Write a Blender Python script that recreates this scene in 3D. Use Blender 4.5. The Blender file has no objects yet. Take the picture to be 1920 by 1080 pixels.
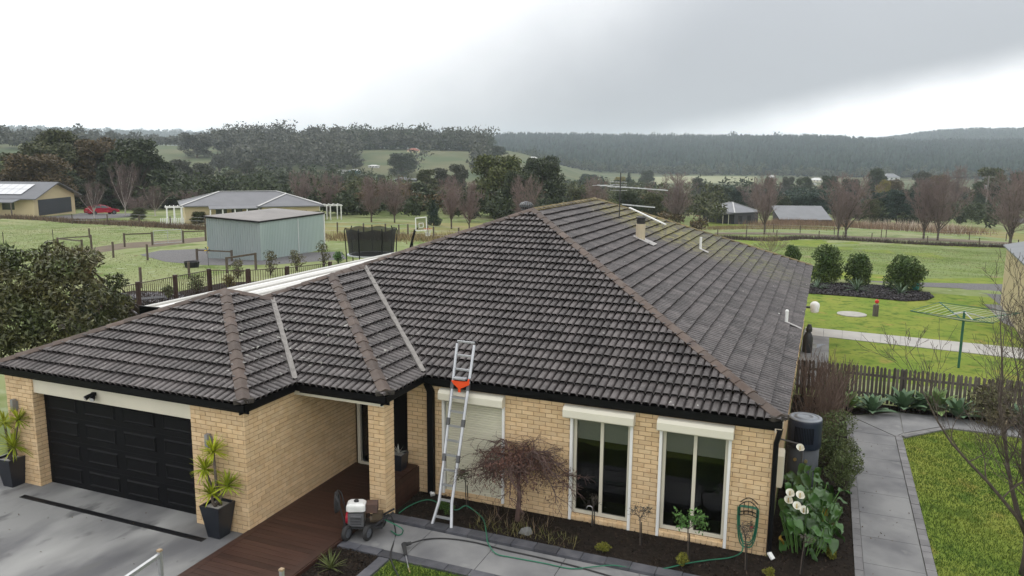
import bpy, bmesh, math, random
import numpy as np
from mathutils import Vector, Matrix
R = math.radians
scene = bpy.context.scene
col = scene.collection
# ------------------------------------------------------------------ camera
FPX = 1465.15; PITCH = .1681; YAW = .3817; ROLL = .0097
CAM = np.array([0.4385, -13.3424, 6.894])
_f = np.array([-math.sin(YAW)*math.cos(PITCH), math.cos(YAW)*math.cos(PITCH), -math.sin(PITCH)])
_r = np.array([math.cos(YAW), math.sin(YAW), 0.]); _u = np.cross(_r, _f)
_r, _u = _r*math.cos(ROLL)+_u*math.sin(ROLL), -_r*math.sin(ROLL)+_u*math.cos(ROLL)
cd = bpy.data.cameras.new('camera'); cam = bpy.data.objects.new('camera', cd); col.objects.link(cam)
cd.sensor_width = 36; cd.lens = FPX/1920*36; cd.clip_start = .1; cd.clip_end = 20000
cam.matrix_world = Matrix(((_r[0],_u[0],-_f[0],CAM[0]),(_r[1],_u[1],-_f[1],CAM[1]),(_r[2],_u[2],-_f[2],CAM[2]),(0,0,0,1)))
scene.camera = cam
# ------------------------------------------------------------------ sky and light
SUN_AZ_DIR = Vector((-.80, .60, 0)).normalized(); SUN_EL = R(48)
world = bpy.data.worlds.new('World'); scene.world = world; world.use_nodes = True
def dir_ae(a, e):          # a direction given as angle right of the view axis and elevation
    f0 = Vector((-math.sin(YAW), math.cos(YAW), 0)); r0 = Vector((math.cos(YAW), math.sin(YAW), 0))
    return (f0*math.cos(a)+r0*math.sin(a))*math.cos(e)+Vector((0,0,1))*math.sin(e)
def make_world():
    nt = world.node_tree; N = nt.nodes; L = nt.links; N.clear()
    out = N.new('ShaderNodeOutputWorld'); bg = N.new('ShaderNodeBackground'); L.new(bg.outputs[0], out.inputs[0])
    tc = N.new('ShaderNodeTexCoord')
    sky = N.new('ShaderNodeTexSky'); sky.sky_type = 'NISHITA'; sky.sun_disc = False
    sky.sun_elevation = SUN_EL; sky.sun_rotation = math.atan2(SUN_AZ_DIR.x, SUN_AZ_DIR.y)
    def math_(op, a, b=None, clamp=False):
        m = N.new('ShaderNodeMath'); m.operation = op; m.use_clamp = clamp
        for i, x in enumerate((a, b)):
            if x is None: continue
            if isinstance(x, (int, float)): m.inputs[i].default_value = x
            else: L.new(x, m.inputs[i])
        return m.outputs[0]
    def plane(d1, d2, lo, hi, amp):
        n = d1.cross(d2).normalized()
        v = N.new('ShaderNodeVectorMath'); v.operation = 'DOT_PRODUCT'; v.inputs[1].default_value = n
        L.new(tc.outputs['Generated'], v.inputs[0])
        s = math_('ADD', v.outputs['Value'], math_('MULTIPLY', math_('SUBTRACT', nz.outputs['Fac'], .5), amp))
        mr = N.new('ShaderNodeMapRange'); mr.interpolation_type = 'SMOOTHSTEP'; mr.clamp = True
        L.new(s, mr.inputs['Value']); mr.inputs['From Min'].default_value = lo; mr.inputs['From Max'].default_value = hi
        return mr.outputs[0]
    nz = N.new('ShaderNodeTexNoise'); nz.inputs['Scale'].default_value = 3.2; nz.inputs['Detail'].default_value = 5; nz.inputs['Roughness'].default_value = .55
    L.new(tc.outputs['Generated'], nz.inputs['Vector'])
    m1 = plane(dir_ae(-.04,.195), dir_ae(-.27,.035), -.20, .18, .14)
    m2 = plane(dir_ae(.29,.036), dir_ae(.58,.098), -.034, .034, .05)
    if (dir_ae(.3,.15).dot(dir_ae(-.04,.195).cross(dir_ae(-.27,.035)))) < 0: m1 = math_('SUBTRACT', 1.0, m1)
    if (dir_ae(.3,.15).dot(dir_ae(.29,.036).cross(dir_ae(.58,.098)))) < 0: m2 = math_('SUBTRACT', 1.0, m2)
    deck = math_('MULTIPLY', m1, m2)
    nz2 = N.new('ShaderNodeTexNoise'); nz2.inputs['Scale'].default_value = 1.6; nz2.inputs['Detail'].default_value = 4
    L.new(tc.outputs['Generated'], nz2.inputs['Vector'])
    grey = N.new('ShaderNodeMix'); grey.data_type = 'RGBA'; L.new(nz2.outputs['Fac'], grey.inputs['Factor'])
    grey.inputs['A'].default_value = (.40,.42,.45,1); grey.inputs['B'].default_value = (.55,.57,.60,1)
    white = N.new('ShaderNodeMix'); white.data_type = 'RGBA'; L.new(nz.outputs['Fac'], white.inputs['Factor'])
    white.inputs['A'].default_value = (1.75,1.755,1.76,1); white.inputs['B'].default_value = (2.1,2.1,2.1,1)
    sz = N.new('ShaderNodeSeparateXYZ'); L.new(tc.outputs['Generated'], sz.inputs[0])   # an overcast deck brightens towards the zenith
    lift = math_('ADD', 1.0, math_('MULTIPLY', math_('MAXIMUM', sz.outputs['Z'], 0.0), 2.0))
    gl = N.new('ShaderNodeVectorMath'); gl.operation = 'SCALE'; L.new(grey.outputs['Result'], gl.inputs[0]); L.new(lift, gl.inputs['Scale'])
    cl = N.new('ShaderNodeMix'); cl.data_type = 'RGBA'; L.new(deck, cl.inputs['Factor'])
    L.new(white.outputs['Result'], cl.inputs['A']); L.new(gl.outputs[0], cl.inputs['B'])
    sc = N.new('ShaderNodeVectorMath'); sc.operation = 'SCALE'; sc.inputs['Scale'].default_value = .1; L.new(sky.outputs[0], sc.inputs[0])
    mx = N.new('ShaderNodeMix'); mx.data_type = 'RGBA'; mx.inputs['Factor'].default_value = .95
    L.new(sc.outputs[0], mx.inputs['A']); L.new(cl.outputs['Result'], mx.inputs['B'])
    L.new(mx.outputs['Result'], bg.inputs['Color']); bg.inputs['Strength'].default_value = 1.0
make_world()
sd = bpy.data.lights.new('sun', 'SUN'); sd.energy = .8; sd.angle = R(25); sd.color = (1,.965,.92)
sun = bpy.data.objects.new('sun', sd); col.objects.link(sun)
sdir = SUN_AZ_DIR*math.cos(SUN_EL)+Vector((0,0,math.sin(SUN_EL)))
sun.rotation_euler = sdir.to_track_quat('Z', 'Y').to_euler(); sun.location = (-30, 20, 40)
vs = scene.view_settings; vs.view_transform = 'Standard'; vs.look = 'None'; vs.exposure = -.15; vs.gamma = 1; vs.use_curve_mapping = False
cy = scene.cycles; cy.use_denoising = True; cy.max_bounces = 6; cy.diffuse_bounces = 3; cy.glossy_bounces = 3; cy.transparent_max_bounces = 12; cy.volume_bounces = 2
# ------------------------------------------------------------------ pixels, terrain
def ss(x, a, b):
    t = np.clip((np.asarray(x, float)-a)/(b-a), 0, 1); return t*t*(3-2*t)
F0 = np.array([-math.sin(YAW), math.cos(YAW)]); R0 = np.array([math.cos(YAW), math.sin(YAW)])
def terr(x, y):
    dx = np.asarray(x, float)-CAM[0]; dy = np.asarray(y, float)-CAM[1]
    d = np.hypot(dx, dy); th = np.arctan2(dx*R0[0]+dy*R0[1], dx*F0[0]+dy*F0[1])
    s = .025+.04*ss(th, -.15, .25)
    z = -s*np.clip(d-48, 0, 72)-.03*np.clip(d-120, 0, 280)
    z = z+ss(d, 52, 110)*(.22*np.sin(dx*.11+1)*np.cos(dy*.09)+.12*np.sin(dx*.23+dy*.17))
    z = z+ss(th, -.85, -.5)*(1-ss(th, -.02, .13))*(22*ss(d, 320, 660))*(1-ss(d, 760, 1100)*ss(th, -.22, -.05))
    z = z+(1-ss(th, -.62, -.45))*5*ss(d, 200, 420)
    z = z+ss(th, -.14, .0)*54*np.clip((d-900)/800., 0, 1)*(1-.16*ss(th, .36, .46))
    z = z+ss(th, .36, .52)*50*ss(d, 1950, 2700)
    z = z+(1-ss(th, -.16, -.03))*58*ss(d, 2000, 3300)
    return z
def ray(u, v):
    return _f*FPX+_r*(u-960)+_u*(540-v)
_DS = np.concatenate([np.arange(6, 60, .02), np.arange(60, 400, .1), np.arange(400, 4000, 1.)])
def G(u, v, z=None):                     # photo pixel -> point on the terrain (or on the level z)
    r = ray(u, v)
    if z is not None:
        k = (z-CAM[2])/r[2]; return Vector(CAM+r*k)
    k = _DS/np.hypot(r[0], r[1]); P = CAM+r[None,:]*k[:,None]
    h = P[:,2]-terr(P[:,0], P[:,1]); i = np.argmax(h < 0)
    return Vector((P[i,0], P[i,1], float(terr(P[i,0], P[i,1]))))
def WY(u, v, y):
    r = ray(u, v); return Vector(CAM+r*(y-CAM[1])/r[1])
def WX(u, v, x):
    r = ray(u, v); return Vector(CAM+r*(x-CAM[0])/r[0])
def AT(u, v, d):                         # point seen at the pixel, d metres away over the ground
    r = ray(u, v); return Vector(CAM+r*d/math.hypot(r[0], r[1]))
def GD(u, d):
    p = AT(u, 300, d); return Vector((p.x, p.y, float(terr(p.x, p.y))))
# ------------------------------------------------------------------ materials
MATS = {}
def pm(name, c1, c2=None, rough=.75, scale=6, detail=4, bump=0, bscale=None, spec=.35, island=0, metal=0, coord='Position', spots=None, stretch=None, contrast=(.3,.7)):
    if name in MATS: return MATS[name]
    m = bpy.data.materials.new(name); MATS[name] = m; m.use_nodes = True
    nt = m.node_tree; N = nt.nodes; L = nt.links; b = N['Principled BSDF']
    b.inputs['Roughness'].default_value = rough; b.inputs['Metallic'].default_value = metal; b.inputs['Specular IOR Level'].default_value = spec
    if c2 is None: c2 = tuple(x*.78 for x in c1)
    if coord == 'Position':
        g = N.new('ShaderNodeNewGeometry'); vec = g.outputs['Position']
    else:
        g = N.new('ShaderNodeTexCoord'); vec = g.outputs['Object']
    if stretch:
        mp = N.new('ShaderNodeMapping'); mp.inputs['Scale'].default_value = stretch; L.new(vec, mp.inputs['Vector']); vec = mp.outputs[0]
    n = N.new('ShaderNodeTexNoise'); n.inputs['Scale'].default_value = scale; n.inputs['Detail'].default_value = detail; L.new(vec, n.inputs['Vector'])
    mr = N.new('ShaderNodeMapRange'); mr.inputs['From Min'].default_value = contrast[0]; mr.inputs['From Max'].default_value = contrast[1]; L.new(n.outputs['Fac'], mr.inputs['Value'])
    mx = N.new('ShaderNodeMix'); mx.data_type = 'RGBA'; mx.inputs['A'].default_value = (*c1,1); mx.inputs['B'].default_value = (*c2,1)
    L.new(mr.outputs[0], mx.inputs['Factor']); colr = mx.outputs['Result']
    if island:
        gi = N.new('ShaderNodeNewGeometry'); oi = N.new('ShaderNodeObjectInfo')
        ad = N.new('ShaderNodeMath'); ad.operation = 'ADD'; L.new(gi.outputs['Random Per Island'], ad.inputs[0]); L.new(oi.outputs['Random'], ad.inputs[1])
        fr = N.new('ShaderNodeMath'); fr.operation = 'FRACT'; L.new(ad.outputs[0], fr.inputs[0])
        mr2 = N.new('ShaderNodeMapRange'); mr2.inputs['To Min'].default_value = 1-island; mr2.inputs['To Max'].default_value = 1+island; L.new(fr.outputs[0], mr2.inputs['Value'])
        v2 = N.new('ShaderNodeVectorMath'); v2.operation = 'SCALE'; L.new(colr, v2.inputs[0]); L.new(mr2.outputs[0], v2.inputs['Scale']); colr = v2.outputs[0]
    for sp in (spots or []):             # (colour, scale, lo, hi): stains of their own shape
        n3 = N.new('ShaderNodeTexNoise'); n3.inputs['Scale'].default_value = sp[1]; n3.inputs['Detail'].default_value = 3; L.new(vec, n3.inputs['Vector'])
        m3 = N.new('ShaderNodeMapRange'); m3.inputs['From Min'].default_value = sp[2]; m3.inputs['From Max'].default_value = sp[3]; L.new(n3.outputs['Fac'], m3.inputs['Value'])
        fac = m3.outputs[0]
        if len(sp) > 4:                  # only near the point sp[4], within the radius sp[5]
            gp = N.new('ShaderNodeNewGeometry'); ds = N.new('ShaderNodeVectorMath'); ds.operation = 'DISTANCE'; L.new(gp.outputs['Position'], ds.inputs[0]); ds.inputs[1].default_value = sp[4]
            m4 = N.new('ShaderNodeMapRange'); m4.inputs['From Min'].default_value = sp[5]; m4.inputs['From Max'].default_value = sp[5]*.3; L.new(ds.outputs['Value'], m4.inputs['Value'])
            mm = N.new('ShaderNodeMath'); mm.operation = 'MULTIPLY'; L.new(fac, mm.inputs[0]); L.new(m4.outputs[0], mm.inputs[1]); fac = mm.outputs[0]
        m5 = N.new('ShaderNodeMix'); m5.data_type = 'RGBA'; L.new(fac, m5.inputs['Factor']); L.new(colr, m5.inputs['A']); m5.inputs['B'].default_value = (*sp[0],1); colr = m5.outputs['Result']
    L.new(colr, b.inputs['Base Color'])
    if bump:
        n2 = N.new('ShaderNodeTexNoise'); n2.inputs['Scale'].default_value = bscale or scale*6; n2.inputs['Detail'].default_value = 4; L.new(vec, n2.inputs['Vector'])
        bp = N.new('ShaderNodeBump'); bp.inputs['Strength'].default_value = bump; bp.inputs['Distance'].default_value = .02; L.new(n2.outputs['Fac'], bp.inputs['Height']); L.new(bp.outputs[0], b.inputs['Normal'])
    return m
def leafmat(name, c1, c2, isl=.45, rough=.6, spec=.25, trans=.25):
    m = pm(name, c1, c2, rough=rough, scale=.9, island=isl, coord='Object', spec=spec)
    return m
# ------------------------------------------------------------------ mesh helpers
ORG = {}
class MB:
    def __init__(s): s.v = []; s.f = []
    def add(s, vs, fs):
        n = len(s.v); s.v += [tuple(p) for p in vs]; s.f += [tuple(i+n for i in f) for f in fs]; return s
    def box(s, x0, x1, y0, y1, z0, z1):
        return s.add([(x0,y0,z0),(x1,y0,z0),(x1,y1,z0),(x0,y1,z0),(x0,y0,z1),(x1,y0,z1),(x1,y1,z1),(x0,y1,z1)],
                     [(0,3,2,1),(4,5,6,7),(0,1,5,4),(1,2,6,5),(2,3,7,6),(3,0,4,7)])
    def obox(s, c, ax, ay, az):
        c, ax, ay, az = map(Vector, (c, ax, ay, az))
        return s.add([c+ax*i+ay*j+az*k for k in (-1,1) for (i,j) in ((-1,-1),(1,-1),(1,1),(-1,1))],
                     [(0,3,2,1),(4,5,6,7),(0,1,5,4),(1,2,6,5),(2,3,7,6),(3,0,4,7)])
    def beam(s, p, q, w, h=None, up=(0,0,1)):
        p, q = Vector(p), Vector(q); d = q-p; l = d.length; d = d/l; h = h or w
        up = Vector(up)
        if abs(d.dot(up)) > .98: up = Vector((0,1,0))
        sd_ = d.cross(up).normalized(); u_ = sd_.cross(d)
        return s.obox((p+q)/2, d*l/2, sd_*w/2, u_*h/2)
    def tube(s, pts, r, n=6, cap=True):
        pts = [Vector(p) for p in pts]; k = len(pts)
        rs = r if isinstance(r, (list, tuple)) else [r]*k
        base = len(s.v); prev = None
        for i, p in enumerate(pts):
            t = (pts[min(i+1,k-1)]-pts[max(i-1,0)])
            if t.length < 1e-9: t = Vector((0,0,1))
            t.normalize()
            if prev is None:
                a = Vector((0,0,1)) if abs(t.z) < .9 else Vector((1,0,0)); prev = t.cross(a).normalized()
            x = (prev-t*prev.dot(t)).normalized(); y = t.cross(x); prev = x
            for j in range(n):
                an = 2*math.pi*j/n; s.v.append(tuple(p+(x*math.cos(an)+y*math.sin(an))*rs[i]))
        for i in range(k-1):
            for j in range(n):
                a = base+i*n+j; b = base+i*n+(j+1)%n; s.f.append((a, b, b+n, a+n))
        if cap:
            s.f.append(tuple(base+j for j in reversed(range(n)))); s.f.append(tuple(base+(k-1)*n+j for j in range(n)))
        return s
    def lathe(s, c, prof, n=16, cap=True):
        base = len(s.v); c = Vector(c)
        for r, z in prof:
            for j in range(n):
                an = 2*math.pi*j/n; s.v.append((c.x+r*math.cos(an), c.y+r*math.sin(an), c.z+z))
        k = len(prof)
        for i in range(k-1):
            for j in range(n):
                a = base+i*n+j; b = base+i*n+(j+1)%n; s.f.append((a, b, b+n, a+n))
        if cap:
            s.f.append(tuple(base+j for j in reversed(range(n)))); s.f.append(tuple(base+(k-1)*n+j for j in range(n)))
        return s
    def poly(s, pts): return s.add(pts, [tuple(range(len(pts)))])
    def prism(s, pts, z0, z1):
        n = len(pts)
        return s.add([(p[0],p[1],z0) for p in pts]+[(p[0],p[1],z1) for p in pts],
                     [tuple(reversed(range(n))), tuple(range(n,2*n))]+[(i,(i+1)%n,n+(i+1)%n,n+i) for i in range(n)])
    def mesh(s, name, mat, smooth=False, org=(0,0,0)):
        me = bpy.data.meshes.new(name)
        vv = s.v if tuple(org) == (0,0,0) else [(a-org[0], b-org[1], c-org[2]) for a,b,c in s.v]
        me.from_pydata(vv, [], s.f); me.materials.append(mat)
        if smooth:
            for p in me.polygons: p.use_smooth = True
        return me
    def build(s, name, mat, parent=None, smooth=False, kind=None, label=None):
        org = ORG.get(parent.as_pointer(), (0,0,0)) if parent else (0,0,0)
        return link(name, s.mesh(name, mat, smooth, org), parent, kind, label)
def link(name, me, parent=None, kind=None, label=None):
    o = bpy.data.objects.new(name, me); col.objects.link(o)
    if parent: o.parent = parent; ORG[o.as_pointer()] = ORG.get(parent.as_pointer(), (0,0,0))
    else: ORG[o.as_pointer()] = (0,0,0)
    if kind: o['kind'] = kind
    if label: o['label'] = label
    return o
def thing(name, label, cat, loc=(0,0,0), group=None):
    o = bpy.data.objects.new(name, None); col.objects.link(o); o.empty_display_size = .2
    o.location = loc; ORG[o.as_pointer()] = tuple(loc); o['label'] = label; o['category'] = cat
    if group: o['group'] = group
    return o
def single(mb, name, mat, label, cat, loc=(0,0,0), group=None, smooth=False):
    o = link(name, mb.mesh(name, mat, smooth, loc)); o.location = loc; ORG[o.as_pointer()] = tuple(loc)
    o['label'] = label; o['category'] = cat
    if group: o['group'] = group
    return o
def struct(mb, name, mat, parent=None, smooth=False):
    return mb.build(name, mat, parent, smooth, kind='structure')
def copy_tree(o, label=None, loc=None, rz=None, sc=None, group=None, parent=None):
    c = o.copy(); col.objects.link(c); c.parent = parent
    if loc is not None: c.location = loc
    if rz is not None: c.rotation_euler = (0,0,rz)
    if sc is not None: c.scale = sc if hasattr(sc, '__len__') else (sc,sc,sc)
    if label: c['label'] = label
    if group: c['group'] = group
    for ch in list(KIDS.get(o.as_pointer(), o.children)): copy_tree(ch, parent=c)
    return c
KIDS = {}
def npmesh(name, V, Fq, mat, smooth=False):
    me = bpy.data.meshes.new(name); n = len(Fq); k = Fq.shape[1]
    me.vertices.add(len(V)); me.vertices.foreach_set('co', np.asarray(V, np.float32).ravel())
    me.loops.add(n*k); me.loops.foreach_set('vertex_index', np.asarray(Fq, np.int32).ravel())
    me.polygons.add(n); me.polygons.foreach_set('loop_start', np.arange(0, n*k, k, dtype=np.int32))
    me.materials.append(mat); me.update(calc_edges=True)
    if smooth: me.polygons.foreach_set('use_smooth', np.ones(n, bool))
    return me
def cards(C, size, rng, aspect=1.6, flat=0.):
    """leaf cards at the points C: (V, F); size an array or a number"""
    n = len(C); nrm = rng.normal(size=(n,3)); nrm[:,2] += flat; nrm /= np.linalg.norm(nrm, axis=1)[:,None]+1e-9
    t = rng.normal(size=(n,3)); t -= nrm*(t*nrm).sum(1)[:,None]; t /= np.linalg.norm(t, axis=1)[:,None]+1e-9
    b = np.cross(nrm, t); sz = (np.ones(n)*size*(.6+.8*rng.random(n)))[:,None]
    V = np.stack([C-t*sz*aspect, C-b*sz*.5, C+t*sz*aspect, C+b*sz*.5], 1).reshape(-1,3)
    return V, np.arange(4*n).reshape(n,4)
# ================================================================== the ground
M_TERR = pm('paddock_grass', (.155,.20,.07), (.24,.25,.125), scale=.09, detail=8, rough=.95, spec=.1, bump=.6, bscale=3, contrast=(.35,.65),
            spots=[((.11,.155,.04), .35, .52, .66), ((.30,.33,.22), 1.7, .56, .8), ((.16,.12,.07), .8, .66, .76)])
M_LAWN = pm('mown_lawn', (.13,.195,.03), (.205,.23,.045), scale=.5, detail=8, rough=.95, spec=.1, bump=.7, bscale=14, contrast=(.35,.65),
            spots=[((.25,.20,.055), .9, .60, .74), ((.075,.125,.02), 1.6, .52, .7), ((.06,.10,.018), 5, .58, .72)])
M_FROST = pm('frosted_grass', (.185,.225,.10), (.15,.20,.055), scale=.4, detail=7, rough=.95, spec=.1, bump=.6, bscale=9, spots=[((.115,.16,.036), .22, .48, .66), ((.22,.19,.10), .6, .58, .70), ((.09,.12,.03), 2.4, .60, .72)])
M_FIELD = pm('hill_pasture', (.075,.10,.05), (.125,.125,.07), scale=.025, detail=9, rough=.95, spec=.1, contrast=(.4,.6))
M_DRY = pm('dry_grass', (.24,.20,.10), (.17,.19,.06), scale=.3, detail=7, rough=.95, spec=.1, bump=.7, bscale=8)
M_CONC = pm('washed_concrete', (.225,.225,.223), (.145,.145,.15), scale=1.1, detail=9, rough=.85, bump=.2, bscale=120, spec=.2, contrast=(.36,.64), spots=[((.11,.11,.115), .55, .54, .76), ((.27,.27,.26), 2.2, .62, .8)])
M_DRIVE = pm('driveway_concrete', (.235,.235,.23), (.135,.135,.14), scale=.9, detail=10, rough=.85, bump=.2, bscale=110, spec=.2, stretch=(1,.45,1), contrast=(.40,.60), spots=[((.34,.34,.33), .8, .52, .75), ((.085,.085,.09), .45, .54, .70), ((.12,.12,.12), 2.5, .60, .72)])
M_SLATE = pm('slate_paver', (.05,.052,.062), (.09,.09,.10), scale=5, rough=.55, bump=.35, bscale=30, island=.3)
M_PAVER = pm('grey_paver', (.19,.185,.185), (.14,.137,.14), scale=4, rough=.8, bump=.25, bscale=40, island=.15)
M_MULCH = pm('dark_mulch', (.014,.011,.009), (.03,.023,.018), scale=14, detail=8, rough=.95, bump=1.0, bscale=50, spec=.1)
M_CHIP = pm('bark_chip', (.042,.03,.022), (.012,.009,.0075), scale=3, rough=.9, island=.75, spec=.15)
M_GRAVEL = pm('grey_gravel', (.095,.092,.095), (.17,.165,.165), scale=9, detail=8, rough=.9, bump=.8, bscale=60, spec=.2)
M_BLADE = pm('grass_blade', (.055,.10,.018), (.125,.16,.027), scale=.55, detail=7, contrast=(.42,.62), rough=.8, island=.4, spec=.15)
M_SOIL = pm('worn_earth', (.10,.075,.055), (.15,.12,.075), scale=1.2, detail=7, rough=.95, bump=.6, bscale=12)

def make_terrain():
    az = np.concatenate([np.linspace(-.75, .75, 220), np.linspace(.75, 2*math.pi-.75, 90)[1:-1]])
    rg = np.concatenate([[.01], np.linspace(5, 45, 9), np.geomspace(48, 5000, 105)])
    A, D = np.meshgrid(az, rg); dx = D*(np.cos(A)*F0[0]+np.sin(A)*R0[0]); dy = D*(np.cos(A)*F0[1]+np.sin(A)*R0[1])
    X = CAM[0]+dx; Y = CAM[1]+dy; Z = terr(X, Y); na = len(az); nr = len(rg)
    V = np.stack([X, Y, Z], -1).reshape(-1,3)
    i, j = np.meshgrid(np.arange(nr-1), np.arange(na), indexing='ij'); j2 = (j+1) % na
    Fq = np.stack([i*na+j, (i+1)*na+j, (i+1)*na+j2, i*na+j2], -1).reshape(-1,4)
    o = link('ground', npmesh('ground', V, Fq, M_TERR, True)); o['kind'] = 'structure'
    me = o.data; me.materials.append(M_FIELD)
    ring = np.repeat(np.arange(nr-1), na); me.polygons.foreach_set('material_index', (rg[ring] > 300).astype(np.int32))
make_terrain()
def patch(name, pts, off, mat, cell=3., parent=None, kind='structure', z=None):
    bm = bmesh.new(); f = bm.faces.new([bm.verts.new((p[0], p[1], 0)) for p in pts]); f.normal_update()
    if f.normal.z < 0: f.normal_flip()
    xs = [p[0] for p in pts]; ys = [p[1] for p in pts]
    if z is None and cell:
        for ax, lo, hi in ((0, min(xs), max(xs)), (1, min(ys), max(ys))):
            k = math.ceil((lo+1e-3)/cell)
            while k*cell < hi-1e-3:
                co = [0,0,0]; no = [0,0,0]; co[ax] = k*cell; no[ax] = 1
                bmesh.ops.bisect_plane(bm, geom=bm.verts[:]+bm.edges[:]+bm.faces[:], plane_co=co, plane_no=no, dist=1e-5); k += 1
    for v in bm.verts: v.co.z = (float(terr(v.co.x, v.co.y)) if z is None else z)+off
    me = bpy.data.meshes.new(name); bm.to_mesh(me); bm.free(); me.materials.append(mat)
    return link(name, me, parent, kind)
def px(*pts): return [(p.x, p.y) for p in (G(*q) for q in pts)]
def inside(pts, X, Y):
    r = np.zeros(len(X), bool); n = len(pts)
    for i in range(n):
        x0, y0 = pts[i][:2]; x1, y1 = pts[(i+1) % n][:2]
        if y0 == y1: continue
        c = ((y0 > Y) != (y1 > Y)) & (X < (x1-x0)*(Y-y0)/(y1-y0)+x0); r ^= c
    return r
def scatter(pts, n, rng):
    xs = [p[0] for p in pts]; ys = [p[1] for p in pts]
    X = rng.uniform(min(xs), max(xs), n); Y = rng.uniform(min(ys), max(ys), n); k = inside(pts, X, Y); return X[k], Y[k]
def grass(name, pts, n, h, mat, label, seed, w=.012, off=0.):
    rng = np.random.default_rng(seed); X, Y = scatter(pts, n, rng); k = len(X); Z = terr(X, Y)+off
    a = rng.uniform(0, 6.28, k); hh = h*(.5+rng.random(k)); ln = rng.normal(0, .5, (k,2))*hh[:,None]
    B = np.stack([X, Y, Z], 1); t = np.stack([np.cos(a), np.sin(a), 0*a], 1)*w
    T = B+np.stack([ln[:,0], ln[:,1], hh], 1)
    o = link(name, npmesh(name, np.stack([B-t, B+t, T], 1).reshape(-1,3), np.arange(3*k).reshape(k,3), mat))
    o['kind'] = 'stuff'; o['label'] = label; o['category'] = 'grass'
def chips(name, pts, n, size, mat, label, seed, off=.02, cat='mulch'):
    rng = np.random.default_rng(seed); X, Y = scatter(pts, n, rng); k = len(X)
    C = np.stack([X, Y, terr(X, Y)+off+rng.random(k)*size*.6], 1)
    V, Fq = cards(C, size, rng, 1.3, flat=1.6)
    o = link(name, npmesh(name, V, Fq, mat)); o['kind'] = 'stuff'; o['label'] = label; o['category'] = cat
# --- front: driveway, path, beds, lawn
struct(MB().prism([(-17.5,-26),(-8.98,-26),(-8.98,-2.4),(-14.3,-2.4),(-14.3,-2.5),(-17.5,-2.5)], -.1, .006), 'driveway', M_DRIVE)
dr = thing('drain_channel', 'black slotted drain channel across the driveway before the garage door', 'drain', (-11.9,-3.23,.006))
_m = MB()
_m.box(-14.25,-9.55,-3.29,-3.275,.007,.016); _m.box(-14.25,-9.55,-3.185,-3.17,.007,.016); _m.box(-14.25,-9.55,-3.274,-3.186,.0065,.0075); _m.build('channel', pm('black_plastic', (.012,.012,.014), rough=.5), dr)
_m = MB()
for i in range(150): _m.box(-14.25+i*.0313,-14.25+i*.0313+.016,-3.275,-3.185,.0085,.0145)
_m.build('grate', pm('black_plastic', (.012,.012,.014)), dr)
path = struct(MB().box(-7.24,1.3,-2.3,-1.33,-.1,.012), 'front_path', pm('path_joint', (.24,.235,.22)))
xs = [-7.24,-5.93,-4.63,-3.33,-2.03,-.73,.57,1.3]
for a, b in zip(xs, xs[1:]): MB().box(a+.006,b-.006,-2.294,-1.336,-.02,.03).build('slab', M_CONC, path)
def edging(parent, x0, x1, y0, y1, step, mat, ztop=.05, along='x', seed=1):
    rnd = random.Random(seed); s = x0 if along == 'x' else y0; e = x1 if along == 'x' else y1
    while s < e-.05:
        t = min(s+step, e); dz = rnd.uniform(-.006,.006)
        m = MB()
        if along == 'x': m.box(s+.005, t-.005, y0, y1, -.05, ztop+dz)
        else: m.box(x0, x1, s+.004, t-.004, -.05, ztop+dz)
        m.build('paver', mat, parent); s = t
edging(path, -6.95, 1.28, -1.32, -1.08, .43, M_SLATE, .075)
edging(path, -7.24, 1.28, -2.52, -2.31, .43, M_SLATE, .04, seed=2)
side = struct(MB().box(1.44,2.42,-9,7.62,-.1,.012), 'side_path', pm('path_joint', (.24,.235,.22)))
ys = [-9+1.06*i for i in range(16)]+[7.62]
for a, b in zip(ys, ys[1:]): MB().box(1.447,2.413,a+.006,b-.006,-.02,.03).build('slab', M_CONC, side)
for poly in ([(1.45,7.632),(2.42,7.632),(1.47,8.80)], [(1.50,8.82),(2.44,7.66),(2.62,8.0),(2.66,9.72)], [(2.68,9.72),(2.64,8.02),(3.66,9.02),(3.72,9.88)], [(3.74,9.88),(3.68,9.02),(5.1,9.0),(5.1,9.86)], [(5.112,9.86),(5.112,9.0),(6.5,8.98),(6.5,9.84)], [(6.512,9.84),(6.512,8.98),(7.9,8.96),(7.9,9.82)]):
    c = np.mean(poly, 0); pp = [tuple(c+(np.array(p)-c)*.992) for p in poly]
    if sum(pp[i][0]*pp[(i+1)%len(pp)][1]-pp[(i+1)%len(pp)][0]*pp[i][1] for i in range(len(pp))) < 0: pp.reverse()
    MB().prism(pp, -.02, .03).build('slab', M_CONC, side)
patch('path_bedding', [(1.3,7.6),(2.6,7.6),(3.8,8.86),(7.9,8.86),(7.9,9.86),(2.6,9.86),(1.3,8.9)], .010, pm('path_joint', (.24,.235,.22)), 0, side, None, z=0)
edging(side, 1.30, 1.435, -9, 8.9, .23, M_PAVER, .05, 'y', 3)
edging(side, 2.425, 2.58, -9, 7.7, .23, M_PAVER, .05, 'y', 4)
for (a, b) in (((2.58,7.72),(3.72,8.94)), ((3.72,8.94),(7.9,8.88))):
    a = Vector((*a,0)); b = Vector((*b,0)); n = int((b-a).length/.23); d = (b-a)/n
    for i in range(n): MB().beam(a+d*(i+.02)+Vector((.03,-.03,0)), a+d*(i+.98)+Vector((.03,-.03,0)), .13, .1).build('paver', M_PAVER, side)
bed = [(-6.95,-1.07),(1.295,-1.07),(1.295,8.9),(2.62,9.84),(7.9,9.9),(7.9,10.35),(-.1,10.35),(-.1,.1),(-6.95,.1)]
patch('garden_bed', bed, .03, M_MULCH, 0, z=0)
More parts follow.
